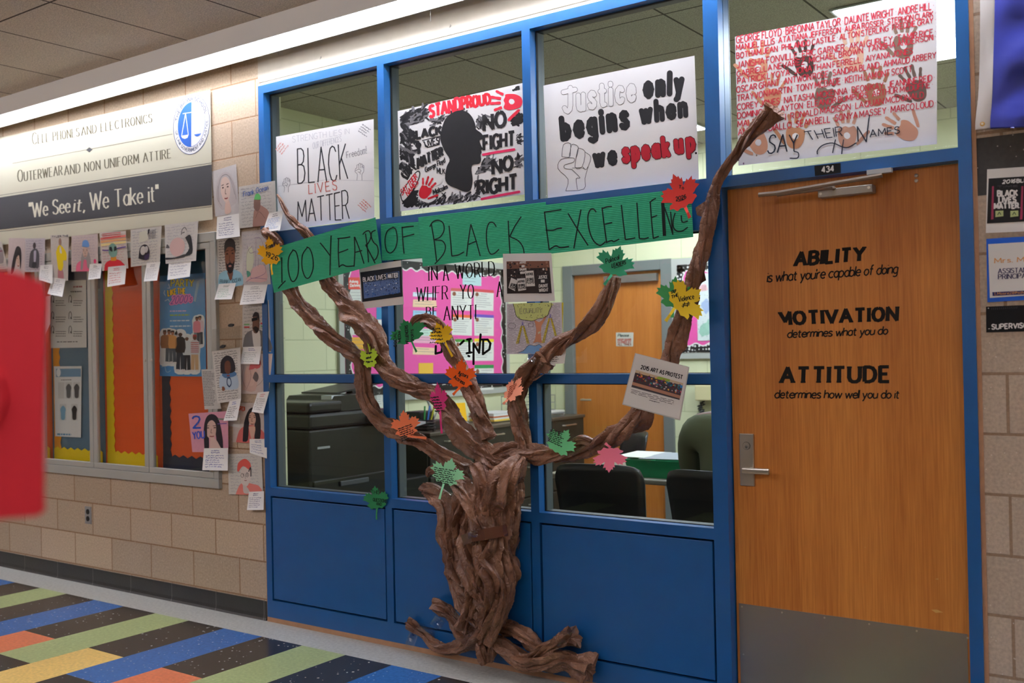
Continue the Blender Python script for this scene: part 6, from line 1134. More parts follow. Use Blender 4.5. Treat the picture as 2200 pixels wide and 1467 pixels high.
BR_PATHS = {
 'left':  [(572, 497, 15), (586, 515, 17), (600, 560, 18), (622, 612, 19), (645, 655, 21), (690, 702, 22), (735, 742, 20), (772, 772, 19), (782, 805, 20), (787, 850, 20), (808, 895, 21), (846, 925, 21), (890, 945, 18), (925, 962, 19), (965, 985, 20), (1004, 1012, 22)],
 'twig':  [(595, 418, 2), (606, 436, 5), (618, 462, 7), (626, 472, 10), (638, 484, 9), (655, 500, 13), (672, 520, 13), (690, 555, 16), (706, 600, 18), (738, 648, 23), (776, 690, 29), (800, 726, 29), (812, 770, 23), (850, 812, 22), (895, 836, 20), (938, 850, 22), (974, 900, 27), (1008, 945, 29), (1046, 985, 31), (1072, 1018, 30)],
 'arch':  [(884, 706, 9), (898, 690, 14), (920, 688, 17), (946, 706, 18), (966, 745, 19), (988, 790, 20), (1008, 830, 22), (1026, 868, 23), (1036, 908, 22), (1048, 946, 24)],
 'middle': [(1172, 765, 30), (1150, 785, 30), (1128, 808, 27), (1112, 850, 23), (1116, 905, 24), (1124, 955, 24), (1112, 1000, 26)],
 'upper': [(1322, 596, 12), (1314, 624, 18), (1292, 664, 23), (1262, 700, 24), (1226, 728, 19), (1192, 748, 20), (1166, 764, 22)],
 'right': [(1036, 1000, 22), (1062, 975, 22), (1108, 968, 23), (1160, 978, 23), (1218, 977, 22), (1276, 962, 22), (1330, 930, 26), (1380, 892, 27), (1412, 840, 24), (1436, 785, 20), (1450, 735, 23), (1466, 685, 23), (1482, 632, 21), (1498, 580, 19), (1512, 520, 18), (1524, 465, 18), (1533, 410, 14), (1556, 365, 13), (1586, 326, 13), (1600, 306, 17), (1632, 270, 17), (1656, 246, 14), (1666, 232, 17)]}
paper_tube('branch', BR_PATHS['left'], 3, twist=4, folds=5)
paper_tube('branch', BR_PATHS['twig'], 8, twist=5, folds=5, gap=0.010)
paper_tube('branch', BR_PATHS['arch'], 15, twist=6, folds=5, flare=(.35, 0), gap=0.01)
paper_tube('branch', BR_PATHS['middle'], 21, twist=5, folds=4)
paper_tube('branch', BR_PATHS['upper'], 27, twist=7, folds=5, flare=(.4, 0))
paper_tube('branch', BR_PATHS['right'], 33, twist=8, folds=4, flare=(0, .9), gap=0.014)
TRUNK = [[(918, 1058, 12), (950, 1085, 24, .01), (962, 1140, 27, .015), (975, 1200, 27, .02), (985, 1260, 26, .03), (1010, 1310, 24, .05), (1040, 1345, 22, .06)],
 [(978, 1006, 20, .03), (1000, 1060, 27, .05), (985, 1120, 27, .05), (970, 1175, 24, .04), (985, 1235, 25, .05), (1022, 1290, 25, .06), (1060, 1330, 24, .05)],
 [(1030, 1000, 26, .06), (1036, 1050, 29, .08), (1020, 1110, 29, .08), (1008, 1170, 29, .08), (1020, 1240, 29, .09), (1050, 1300, 26, .08), (1078, 1340, 22, .04)],
 [(1060, 1010, 26, .05), (1050, 1070, 29, .07), (1062, 1130, 29, .08), (1050, 1190, 29, .09), (1030, 1250, 26, .10), (1012, 1310, 24, .08), (1000, 1350, 22, .06)],
 [(1108, 985, 24, .03), (1100, 1040, 29, .04), (1082, 1100, 29, .05), (1076, 1160, 26, .05), (1082, 1215, 26, .04), (1082, 1275, 24, .05), (1070, 1330, 24, .08), (1040, 1375, 22, .08)],
 [(1120, 982, 16, .07), (1096, 1018, 37, .085), (1064, 1064, 33, .105), (1046, 1104, 17, .10)],
 [(1108, 1050, 18, .02), (1100, 1100, 26, .02), (1088, 1150, 25, .015), (1090, 1200, 20, .02), (1092, 1240, 22, .03), (1078, 1290, 24, .03)],
 [(965, 1000, 14, .02), (980, 1030, 22, .06), (1010, 1075, 25, .10), (1030, 1130, 25, .11), (1040, 1190, 25, .11), (1060, 1240, 25, .11), (1056, 1300, 22, .10), (1030, 1345, 20, .08)],
 [(1086, 1186, 8, .03), (1098, 1206, 16, .03), (1104, 1228, 17, .03), (1094, 1250, 9, .03)]]
for k, p in enumerate(TRUNK): paper_tube('trunk_strand', p, 40+k*7, twist=3+(k % 3)*1.5, folds=4+(k % 2), amp=0.48)
ROOTS = [([(934, 1298, 15), (952, 1306, 17), (972, 1326, 14), (984, 1348, 18), (1004, 1370, 20), (1044, 1376, 18)], (.3, 0)),
 ([(878, 1338, 9), (893, 1350, 11), (912, 1364, 10), (934, 1386, 15), (962, 1396, 16), (1000, 1386, 18), (1040, 1362, 22, .06), (1068, 1322, 23, .09), (1082, 1270, 20, .09), (1072, 1220, 18, .085)], (.6, 0)),
 ([(1058, 1348, 18), (1096, 1352, 20), (1128, 1366, 22), (1158, 1392, 17), (1170, 1410, 14)], (0, 0)),
 ([(1050, 1374, 18, .03), (1086, 1394, 20, .03), (1122, 1416, 25, .02), (1166, 1424, 25, .02), (1210, 1418, 25, .02), (1248, 1432, 24, .02), (1272, 1444, 24, .02)], (0, .35)),
 ([(1146, 1408, 17, .03), (1174, 1392, 19, .03), (1206, 1378, 19, .03), (1236, 1366, 20, .03)], (0, .35)),
 ([(1036, 1378, 16, .04), (1038, 1402, 17, .04), (1044, 1424, 14, .04)], (0, .15)),
 ([(1062, 1380, 10, .05), (1058, 1402, 12, .05), (1052, 1420, 7, .05)], (0, 0))]
for k, (p, fl) in enumerate(ROOTS): paper_tube('root', p, 120+k*11, twist=4, folds=5, flare=fl, amp=0.48)
STUBS = [([(910, 1048, 11), (928, 1052, 14), (950, 1064, 14), (972, 1080, 16)], (.5, 0)), ([(918, 1022, 5), (926, 1010, 10), (945, 1012, 10)], (0, 0)), ([(1216, 962, 8, .04), (1246, 944, 11, .05), (1270, 950, 10, .05)], (0, 0))]
for k, (p, fl) in enumerate(STUBS): paper_tube('loose_end', p, 200+k*9, twist=3, folds=3, flare=fl)
def scrap(pts, y0, y1, name='paper_flap', m=BROWN, thick=0.0012, sub=1):
    """a bent free flap of paper from a picture outline, nearer edge at y1"""
    mb = MB(); us = [p[0] for p in pts]; lo, hi = min(us), max(us)
    P = [at(u, v, y0+(y1-y0)*((u-lo)/(hi-lo+1e-6))) for u, v in pts]; mb.prism(P, (0, thick, 0), m); return mb.build(name, tree)
scrap([(1494, 446), (1518, 430), (1520, 470), (1497, 462)], -0.02, -0.05); scrap([(1496, 600), (1512, 578), (1517, 602), (1500, 612)], -0.02, -0.05)
scrap([(1170, 782), (1184, 788), (1176, 802), (1156, 802)], -0.10, -0.08); scrap([(1152, 812), (1174, 800), (1150, 818), (1130, 816)], -0.08, -0.1)
# brown tape strap round the trunk and clear tape patches
mb = MB(); top = [(990, 1150), (1010, 1142), (1040, 1136), (1080, 1128), (1117, 1123)]; bot = [(996, 1172), (1014, 1164), (1042, 1160), (1082, 1152), (1117, 1147)]; ys = [-.205, -.235, -.235, -.17, -.02]
for (a, b), y0, y1 in zip(zip(zip(top, top[1:]), zip(bot, bot[1:])), ys, ys[1:]):
    mb.prism([at(*a[0], y0), at(*a[1], y1), at(*b[1], y1), at(*b[0], y0)], (0, 0.0012, 0), mat('brown_packing_tape', (84, 46, 32), rough=0.22, spec=0.7))
mb.build('brown_tape', tree)
def crinkle(u, v, w_, h_, y, ang, seed):
    mb = MB(); rnd = random.Random(seed); n = 7; vs = []; fs = []; c, s = math.cos(ang), math.sin(ang)
    for j in range(n):
        for i in range(n):
            a, b = (i/(n-1)-.5)*w_, (j/(n-1)-.5)*h_; edge = max(abs(i/(n-1)-.5), abs(j/(n-1)-.5))*2
            vs.append(at(u+a*c-b*s, v+a*s+b*c, min(-0.0135, y-rnd.uniform(0, 0.013)+0.03*edge**3)))
    for j in range(n-1):
        for i in range(n-1): a0 = j*n+i; fs += [(a0, a0+1, a0+n+1), (a0, a0+n+1, a0+n)]
    mb.mesh(vs, fs, CLEAR); mb.build('clear_tape', tree)
for k, (u, v, w_, h_, y, an) in enumerate(((914, 1352, 46, 20, -.055, .3), (986, 1318, 26, 26, -.07, .6), (1218, 1358, 34, 16, -.12, -.3), (1206, 1382, 30, 16, -.14, -.4), (764, 752, 30, 20, -.10, .3), (972, 730, 26, 18, -.10, .4), (1524, 428, 14, 30, -.09, 0), (1508, 566, 14, 14, -.09, .2), (1142, 772, 26, 22, -.14, .5), (1018, 1148, 26, 20, -.245, -.1), (975, 1068, 34, 14, -.09, .3), (885, 1372, 20, 40, -.0138, .35), (1112, 1160, 12, 40, -.0138, .1), (1112, 1110, 12, 24, -.0138, -.1), (940, 1338, 26, 22, -.0138, .6), (1246, 1440, 14, 40, -.10, .1), (1024, 890, 22, 18, -.09, 0), (1512, 618, 10, 12, -.09, 0), (1010, 1010, 18, 14, -.16, .4))): crinkle(u, v, w_, h_, y, an, k)

# ================================================================== maple leaves of coloured paper
LEAF = [(0, 1.0), (.06, .87), (.11, .89), (.115, .79), (.18, .81), (.165, .70), (.15, .60), (.21, .64), (.28, .72), (.31, .67), (.43, .72), (.41, .62), (.52, .60), (.46, .52), (.55, .44), (.44, .40), (.36, .34), (.28, .30), (.36, .26), (.40, .18), (.30, .15), (.22, .06), (.10, .10), (.02, .06)]
LEAF = LEAF+[(-x, y) for x, y in reversed(LEAF) if x > 0]
def leaf(label, col, base, tip, width, stem, Y, writing=None, bend=0.012, kind=0, tilt=0.0, lines_=None, skew=0.0, wcol=(30, 34, 32), fold=None):
    bx, by = base; tx, ty = tip; ux, uy = tx-bx, ty-by; L = math.hypot(ux, uy); vx, vy = -uy/L*width*-1, ux/L*width*-1
    vx, vy = (uy/L*-1*width*-1, -ux/L*width*-1) if False else (-(uy)/L*width, (ux)/L*width)
    vx += ux*skew; vy += uy*skew
    rnd = random.Random(int(bx*13+by)); m_ = mat('leaf_paper_%02x%02x%02x' % col, col, rough=0.7, spec=0.25)
    def P(a, b, lift=0.0):
        u = bx+vx*a+ux*b; v = by+vy*a+uy*b
        return at(u, v, Y-lift-bend*(1.6*a*a+0.5*(b-.5)**2)-tilt*a)
    root = thing('paper_leaf', label, 'paper leaf', P(0, 0), 'coloured paper maple leaves')
    pts = [(x+rnd.uniform(-.014, .014), y+rnd.uniform(-.014, .014)) for x, y in LEAF]
    mb = MB(); bm = bmesh.new(); vv = [bm.verts.new((x, y, 0)) for x, y in pts]; bm.faces.new(vv)
    res = bmesh.ops.triangulate(bm, faces=bm.faces[:]); bmesh.ops.subdivide_edges(bm, edges=[e for e in bm.edges if e.calc_length() > .25], cuts=3, use_grid_fill=True); bmesh.ops.triangulate(bm, faces=bm.faces[:])
    bm.verts.index_update(); n = len(bm.verts)
    vs = [P(v.co.x, v.co.y, 0.0004) for v in bm.verts]+[P(v.co.x, v.co.y, -0.0004) for v in bm.verts]; fs = []
    for f in bm.faces: t = tuple(v.index for v in f.verts); fs += [t, tuple(n+i for i in reversed(t))]
    for e in bm.edges:
        if len(e.link_faces) == 1: a, b = e.verts[0].index, e.verts[1].index; fs.append((a, b, n+b, n+a))
    bm.free(); mb.mesh(vs, fs, m_); mb.build('blade', root)
    if stem:
        mb = MB(); (sx, sy) = stem; p0 = P(0, .06, 0.001); p1 = at(sx, sy, Y-0.012); pm = (p0+p1)/2+Vector((0.002, -0.004, 0)); d = (p1-p0).normalized(); sd = d.cross(Vector((0, 1, 0))).normalized()
        ww = 0.0035+0.00004*L
        q = [p0-sd*ww, pm-sd*ww*.8, p1-sd*ww*1.1, p1+sd*ww*1.1, pm+sd*ww*.8, p0+sd*ww]; mb.mesh(q+[p+Vector((0, .0008, 0)) for p in q], [(0, 1, 4, 5), (1, 2, 3, 4), (11, 10, 7, 6), (10, 9, 8, 7), (0, 6, 7, 1), (1, 7, 8, 2), (2, 8, 9, 3), (3, 9, 10, 4), (4, 10, 11, 5)], m_); mb.build('stem', root)
    def inv(lf_pts):  # writing lines in picture coordinates, held on the bent blade
        pass
    det = vx*uy-vy*ux
    def M(x, y, lf):
        dx, dy = x-bx, y-by; a = (dx*uy-dy*ux)/det; b = (vx*dy-vy*dx)/det; return P(a, b, lf+0.0007)
    if writing:
        mb = MB()
        for s, q, w_ in writing: text(mb, M, s, q, w_, ink(*wcol), 0.0004, jit=0.25)
        mb.build('lettering', root)
    if lines_:
        mb = MB(); scribble(mb, M, lines_[0], lines_[1], lines_[2], ink(*wcol), 0.0004, amp=.3); mb.build('writing', root)
    return root
def zz(z, *p): return [z(*q) for q in p]
YF = -0.115
leaf('mustard yellow leaf lettered From 1926 at the left end of the title', (236, 176, 26), (583, 572), (577, 506), 52, (585, 590), -0.112, [('From', [(572, 536), (586, 531), (585, 521), (571, 527)], 1.6), ('1926', [(570, 550), (596, 560), (598, 550), (572, 540)], 1.8)])
leaf('red leaf lettered To 2026 on the right end of the title', (226, 66, 58), (1474, 450), (1446, 372), 82, (1482, 468), -0.058, [('To', zz(Z_4, (1142, 1098), (1176, 1106), (1178, 1084), (1144, 1076)), 1.5), ('2026', zz(Z_4, (1124, 1186), (1192, 1166), (1190, 1140), (1122, 1158)), 1.8), ('-', zz(Z_4, (1136, 1200), (1180, 1186), (1180, 1160), (1136, 1176)), 1.4)], skew=.12)
leaf('sea green leaf lettered Political Leaders above the upper branch', (62, 172, 128), (1313, 594), (1333, 527), 80, (1298, 612), -0.130, [('Political', zz(Z_7b, (888, 612), (990, 574), (988, 540), (884, 574)), 1.4), ('LEADERS', zz(Z_7b, (934, 640), (1042, 612), (1042, 586), (934, 610)), 1.5), ('-', zz(Z_7b, (952, 664), (1024, 640), (1024, 600), (952, 620)), 1.3)])
leaf('plain green leaf behind the bright yellow leaf on the right branch', (70, 160, 92), (1447, 665), (1452, 592), 74, (1444, 682), -0.085, None)
leaf('bright yellow leaf lettered The Violence on the right branch', (248, 214, 54), (1446, 664), (1507, 622), 92, (1430, 690), -0.125, [('STOP', zz(Z_7b, (1402, 846), (1440, 834), (1438, 812), (1400, 826)), 1.4), ('THE', zz(Z_7b, (1404, 886), (1460, 864), (1456, 840), (1402, 862)), 1.5), ('Violence', zz(Z_7b, (1460, 912), (1580, 886), (1576, 846), (1456, 872)), 1.5), ('#', zz(Z_7b, (1482, 958), (1552, 946), (1546, 906), (1484, 918)), 1.7)])
leaf('dark green leaf lettered about social media at the tip of the arched branch', (36, 128, 74), (886, 737), (866, 686), 78, (895, 756), -0.085, [('SOCIAL', zz(Z_6, (1072, 1262), (1068, 1150), (1046, 1152), (1050, 1264)), 1.4), ('MEDIA', zz(Z_6, (1104, 1224), (1102, 1140), (1082, 1142), (1084, 1226)), 1.4), ('INFLUENCERS', zz(Z_6, (1166, 1240), (1158, 1096), (1136, 1098), (1144, 1242)), 1.4), ('SPORTS', zz(Z_6, (1206, 1220), (1202, 1128), (1184, 1130), (1188, 1222)), 1.4)])
leaf('golden yellow folded leaf on the arched branch', (240, 194, 30), (957, 738), (937, 692), 50, (972, 766), -0.118, None, bend=0.05, lines_=(zz(Z_6, (1330, 1240), (1470, 1250), (1440, 1100), (1350, 1110)), 5, 1.3))
leaf('narrow lime green leaf where two left branches cross', (190, 224, 62), (797, 793), (787, 732), 36, None, -0.110, None, tilt=0.03, lines_=(zz(Z_6, (830, 1400), (895, 1390), (880, 1290), (830, 1300)), 3, 1.3))
leaf('bright orange leaf lettered Actors over the middle of the tree', (240, 96, 20), (988, 836), (992, 769), 64, (973, 848), -0.125, [('Actors', zz(Z_8, (1482, 308), (1556, 338), (1566, 312), (1490, 280)), 1.6), ('Actress', zz(Z_8, (1446, 338), (1528, 392), (1540, 366), (1458, 312)), 1.6), ('&', zz(Z_8, (1486, 322), (1500, 330), (1506, 314), (1492, 308)), 1.2)])
leaf('narrow magenta leaf with a long stem on the descending branch', (206, 54, 120), (946, 886), (939, 820), 36, (949, 931), -0.135, None, tilt=-0.02, lines_=(zz(Z_8, (1300, 606), (1372, 606), (1350, 470), (1266, 480)), 6, 1.3))
leaf('salmon orange leaf crowded with writing at the left mullion', (240, 128, 84), (875, 940), (866, 880), 60, (916, 941), -0.115, None, lines_=(zz(Z_8, (1040, 840), (1160, 790), (1150, 680), (1005, 730)), 7, 1.4))
leaf('peach leaf turned sideways on the upright middle branch', (250, 164, 132), (1088, 862), (1122, 808), 36, (1081, 868), -0.135, None, tilt=0.02, lines_=(zz(Z_r, (180, 510), (240, 440), (280, 360), (200, 400)), 6, 1.3), wcol=(150, 70, 50))
leaf('pale mint leaf full of writing in front of the trunk', (150, 222, 172), (952, 1042), (972, 984), 72, (944, 1072), -0.205, None, lines_=(zz(Z_8, (1290, 1160), (1470, 1190), (1510, 1070), (1290, 1030)), 8, 1.4))
leaf('deep green leaf stuck low on the blue frame, left of the trunk', (44, 130, 80), (810, 1096), (805, 1042), 52, (809, 1116), -0.018, [('THIS', zz(Z_8, (796, 1248), (864, 1252), (864, 1222), (796, 1218)), 1.3), ('QUESTIONS', zz(Z_8, (812, 1306), (920, 1322), (920, 1294), (812, 1282)), 1.3), ('AND', zz(Z_8, (838, 1338), (880, 1344), (880, 1320), (838, 1316)), 1.2)], lines_=None, wcol=(16, 56, 34))
leaf('spring green leaf with writing on the long right branch', (110, 200, 138), (1190, 974), (1222, 922), 66, None, -0.135, None, lines_=(zz(Z_r, (500, 830), (640, 900), (650, 760), (520, 740)), 8, 1.4))
leaf('plain pink leaf hanging upside down on the long right branch', (246, 130, 156), (1312, 958), (1308, 1016), 70, (1300, 952), -0.135, None, skew=.1)

# ================================================================== inside the office
def pts_on_side(u, v): return atx(u, v, OX0)
# pink notice board on the side wall
PINK = mat('pink_paper', (224, 84, 158), rough=0.7); BX = OX0+0.024
def ipb(u, v, d=0.0): return atx(u, v, BX+d)
nb = thing('notice_board', 'pink notice board with black polka dot border on the left office wall', 'notice board', (BX, 2.1, R(1.2)))
y0, y1, z0, z1 = 1.24, 3.10, R(1.235), R(2.20)
mb = MB(); mb.box(OX0+0.003, y0-0.05, z0-0.05, BX, y1+0.05, z1+0.05, mat('board_rim', (170, 172, 164), rough=0.5)); mb.build('board_rim', nb)
mb = MB(); mb.box(BX, y0, z0, BX+0.002, y1, z1, PINK); mb.build('pink_backing', nb)
DOT = bpy.data.materials.new('polka_dot_border'); n_, l_, b_ = nodes(DOT)
g_ = n_.new('ShaderNodeNewGeometry'); v_ = n_.new('ShaderNodeTexVoronoi'); v_.inputs['Scale'].default_value = 34; v_.inputs['Randomness'].default_value = 0.55; l_.new(g_.outputs['Position'], v_.inputs[0])
k_ = n_.new('ShaderNodeMath'); k_.operation = 'LESS_THAN'; k_.inputs[1].default_value = 0.30; l_.new(v_.outputs['Distance'], k_.inputs[0]); x_ = n_.new('ShaderNodeMix'); x_.data_type = 'RGBA'; l_.new(k_.outputs[0], x_.inputs[0]); x_.inputs[6].default_value = rgb((22, 22, 22)); x_.inputs[7].default_value = rgb((220, 220, 214)); l_.new(x_.outputs[2], b_.inputs['Base Color'])
WHT2 = ink(226, 226, 220)
def dot_border(parent, P, a0, a1, b0, b1, wd, sc=0.028):
    """wavy black border with white edge inside the rectangle a0..a1, b0..b1; P maps (a, b, lift) into the room"""
    def strip_(fn, n, rev):
        for m_, w_, lf in ((WHT2, wd+0.010, 0.0006), (DOT, wd, 0.0012)):
            mb = MB(); out = []; inn = []
            for i in range(n+1): out.append(fn(i/n, 0)); inn.append(fn(i/n, w_+sc*0.4*math.sin(i*math.pi/3.0)))
            vs = [P(a, b, lf) for a, b in out]+[P(a, b, lf) for a, b in inn]; N = n+1
            mb.mesh(vs, [(i, i+1, N+i+1, N+i) for i in range(n)], m_); mb.build('border_strip', parent)
    na = max(24, int((a1-a0)/0.02)); nb_ = max(24, int((b1-b0)/0.02))
    strip_(lambda t, d: (a0+(a1-a0)*t, b1-d), na, 0); strip_(lambda t, d: (a0+(a1-a0)*t, b0+d), na, 0); strip_(lambda t, d: (a0+d, b0+(b1-b0)*t), nb_, 0); strip_(lambda t, d: (a1-d, b0+(b1-b0)*t), nb_, 0)
dot_border(nb, lambda a, b, lf: Vector((BX+0.003+lf, a, b)), y0, y1, z0, z1, 0.055)
zb_ = zo(860, 550, 5.435)
def board_sheet(lab, q, head, body, conv=zb_, rows=6, avatar=None):
    mm = lambda x, y, lf=0: ipb(*conv(x, y), 0.004+lf)
    r = thing('board_sheet', lab, 'paper', mm((q[0][0]+q[2][0])/2, q[2][1]), 'sheets on the pink notice board')
    mb = MB(); mb.prism([mm(*p) for p in q], (-0.0006, 0, 0), ink(*body)); tl, tr, br, bl = q; Q = quadmap((bl, br, tr, tl))
    if head: poly(mb, mm, [Q(0, .86), Q(1, .86), Q(1, 1), Q(0, 1)], ink(*head), 0.0005)
    for i in range(rows):
        t = .78-.72*i/rows; stroke(mb, mm, [Q(.08 if i or not avatar else .35, t), Q(random.uniform(.6, .94), t)], 5, ink(136, 134, 132), 0.0006)
    if avatar: disc(mb, mm, *Q(.16, .74), abs(tr[0]-tl[0])*.09, abs(bl[1]-tl[1])*.10, ink(*avatar), 0.0008, 12)
    mb.build('sheet', r)
AV = (130, 82, 58)
board_sheet('pale blue titled card at the top of the pink notice board', [(728, 190), (948, 196), (946, 350), (728, 334)], None, (176, 206, 206), rows=3)
for k, (q, h) in enumerate((([(590, 372), (838, 384), (826, 640), (592, 628)], (196, 96, 90)), ([(858, 380), (1092, 400), (1086, 640), (862, 626)], (206, 80, 84)), ([(600, 678), (838, 690), (836, 930), (604, 920)], (226, 106, 60)), ([(860, 676), (1092, 690), (1090, 932), (866, 928)], (110, 86, 180)), ([(640, 968), (850, 970), (850, 1216), (640, 1220)], (84, 150, 60)), ([(864, 962), (1092, 968), (1090, 1222), (868, 1224)], (230, 204, 50)), ([(866, 1270), (1092, 1268), (1090, 1560), (870, 1570)], (60, 140, 80)))):
    board_sheet(['info sheet with a dull red header on the pink board', 'info sheet with a bright red header on the pink board', 'info sheet with an orange header on the pink board', 'info sheet with a purple header on the pink board', 'info sheet with a leaf green header behind the lettering', 'info sheet with a yellow header on the pink board', 'info sheet with a dark green header on the pink board'][k], q, h, (216, 216, 208), avatar=AV, rows=7)
for k, (yy, c) in enumerate(((420, (206, 222, 230)), (506, (230, 196, 160)), (632, (150, 196, 220)), (840, (186, 214, 196)), (925, (230, 170, 190)), (1060, (230, 196, 160)))):
    board_sheet(['narrow white strip, topmost in the left column of the pink board', 'narrow tan strip, second in the left column of the pink board', 'narrow blue strip, third in the left column of the pink board', 'narrow mint strip beside the arched branch', 'narrow rose strip under the mint strip', 'narrow tan strip, lowest in the left column of the pink board'][k], [(150, yy), (420, yy+14), (424, yy+96 if k else yy+66), (146, yy+88 if k else yy+50)], None, c, rows=2 if k else 1)
board_sheet('yellow card low on the pink notice board', [(214, 1248), (384, 1248), (384, 1400), (214, 1402)], None, (226, 180, 70), rows=0)
zl = zo(590, 560, 6.987)
board_sheet('sheet with a red header lettered Asking at the left of the pink board', [(1110, 250), (1480, 252), (1480, 640), (1110, 640)], None, (212, 214, 206), conv=zl, rows=6)
r = thing('board_sheet', 'red card lettered Asking Defining on the pink board', 'paper', ipb(*zl(1200, 430)), 'sheets on the pink notice board'); mb = MB(); mm = lambda x, y, lf=0: ipb(*zl(x, y), 0.0065+lf)
mb.prism([mm(1110, 250), mm(1500, 252), mm(1500, 432), mm(1110, 428)], (-0.0006, 0, 0), ink(226, 92, 80)); mb.build('sheet', r); mb = MB()
text(mb, mm, 'Asking', [(1124, 330), (1250, 330), (1250, 290), (1124, 290)], 10, ink(230, 220, 214), 0.0006); text(mb, mm, 'Defining', [(1136, 392), (1290, 386), (1290, 346), (1136, 350)], 10, ink(230, 220, 214), 0.0006); mb.build('lettering', r)
board_sheet('sheet with a house diagram at the left of the pink board', [(1110, 880), (1240, 880), (1240, 1115), (1110, 1115)], None, (206, 208, 198), conv=zl, rows=0)
board_sheet('orange card at the left edge of the pink board', [(1110, 1150), (1420, 1150), (1420, 1330), (1110, 1330)], None, (226, 170, 66), conv=zl, rows=2)
board_sheet('blue card beside the second mullion on the pink board', [(1530, 700), (1610, 700), (1610, 880), (1530, 880)], None, (70, 140, 180), conv=zl, rows=0)
board_sheet('white sheet with a dark picture beside the second mullion', [(1530, 885), (1610, 885), (1610, 1110), (1530, 1110)], None, (216, 216, 210), conv=zl, rows=1)
zq = zo(590, 800, 5.642)
board_sheet('sheet with a black bar chart low on the pink board', [(905, 100), (1225, 110), (1225, 260), (915, 270)], None, (212, 212, 206), conv=zq, rows=0)
r = thing('bar_chart', 'small black bar chart printed low on the pink board', 'chart', ipb(*zq(980, 250)), None); mb = MB(); mm = lambda x, y, lf=0: ipb(*zq(x, y), 0.0062+lf)
for x, h in ((945, 46), (978, 54), (1012, 80)): mb.prism([mm(x, 246), mm(x+22, 246), mm(x+22, 246-h), mm(x, 246-h)], (-0.0004, 0, 0), ink(40, 40, 40))
mb.build('bars', r)
board_sheet('white sheet hanging under the chart beside the second mullion', [(1240, 190), (1310, 190), (1310, 420), (1240, 420)], None, (206, 208, 200), conv=zq, rows=6)

# inner wooden door in the back wall
d2 = tag(empty('door_2', ((BDX0+BDX1)/2, OY1, 0)), 'orange-brown wooden inner door in a grey frame at the back of the office', None, None, 'structure')
mb = MB()
for x0, z0_, x1, z1_ in ((BDX0-0.01, 0, BDX0+0.085, BDZ+0.01), (BDX1-0.085, 0, BDX1+0.01, BDZ+0.01), (BDX0+0.085, BDZ-0.075, BDX1-0.085, BDZ+0.01)): mb.bbox(x0, OY1-0.02, z0_, x1, OY1+0.1, z1_, mat('inner_frame_grey', (112, 116, 112), rough=0.5), 0.004, 1)
mb.build('door_frame', d2)
mb = MB(); mb.box(BDX0+0.086, OY1+0.02, 0.01, BDX1-0.086, OY1+0.06, BDZ-0.076, wood('inner_oak', (176, 104, 40), (196, 124, 54))); mb.build('door_leaf', d2)
mb = MB(); mb.box(BDX0+0.4, OY1-0.02, BDZ-0.16, BDX1-0.12, OY1+0.02, BDZ-0.10, mat('closer_grey2', (110, 104, 96), rough=0.5)); mb.build('door_closer', d2)
mb = MB(); p = Vector((BDX0+0.16, OY1+0.02, R(1.1))); mb.tube([p, p+Vector((0, -0.05, 0)), p+Vector((0.1, -0.05, 0))], 0.009, SATIN, 8); mb.build('lever_handle', d2)
zw = zo(1200, 540, 4.0765)
sg = thing('door_sign', 'small white Please keep door closed sign on the inner door', 'sign', at(*zw(577, 830), OY1+0.02)); mm = lambda x, y, lf=0: at(*zw(x, y), OY1+0.018-lf)
mb = MB(); mb.prism([mm(503, 710), mm(655, 710), mm(652, 832), mm(505, 830)], (0, 0.0015, 0), ink(196, 196, 180)); mb.build('sheet', sg); mb = MB()
text(mb, mm, 'Please...', [(518, 748), (630, 744), (630, 722), (518, 724)], 5, ink(60, 70, 70), 0.001, slant=.2)
for k, s in enumerate(('KEEP DOOR', 'CLOSED AT', 'ALL TIMES')): text(mb, mm, s, [(518, 782+21*k), (636, 780+21*k), (636, 764+21*k), (518, 766+21*k)], 5, ink(176, 80, 70) if k < 2 else ink(150, 96, 84), 0.001)
mb.build('lettering', sg)
# second board on the back wall with a white sheet of pale stains
nb2 = thing('notice_board', 'pink and white notice board with polka dot border right of the inner door', 'notice board', (2.3, OY1, R(1.3)))
def bp_(x, y, Y=OY1-0.022): return at(*zw(x, y), Y)
a_ = bp_(1035, 120); b_2 = bp_(1075, 885); bx0, bx1, bz0, bz1 = a_.x, a_.x+1.8, b_2.z, a_.z
mb = MB(); mb.box(bx0-0.05, OY1-0.02, bz0-0.05, bx1+0.05, OY1-0.003, bz1+0.05, mat('board_rim', (170, 172, 164))); mb.build('board_rim', nb2)
mb = MB(); mb.box(bx0, OY1-0.022, bz0, bx1, OY1-0.02, bz1, PINK); mb.build('pink_backing', nb2)
dot_border(nb2, lambda a, b, lf: Vector((a, OY1-0.023-lf, b)), bx0, bx1, bz0, bz1, 0.055)
r = thing('board_sheet', 'large white sheet with pale green and blue blots on the back board', 'paper', (bx0+0.4, OY1-0.026, bz0+0.1), None); mb = MB()
mb.box(bx0+0.17, OY1-0.0262, bz0+0.09, bx0+1.2, OY1-0.0255, bz1-0.08, ink(206, 214, 210)); mm = lambda x, y, lf=0: at(*zw(x, y), OY1-0.0265-lf)
for x, y, rx_, ry_, c in ((1280, 690, 50, 60, (150, 190, 170)), (1290, 480, 40, 60, (160, 176, 206)), (1270, 320, 40, 30, (226, 180, 180)), (1330, 640, 40, 60, (156, 196, 176))): poly(mb, mm, [(x+rx_*math.cos(t*.52)*random.uniform(.7, 1.2), y+ry_*math.sin(t*.52)*random.uniform(.7, 1.2)) for t in range(12)], ink(*c), 0.0006, 3)
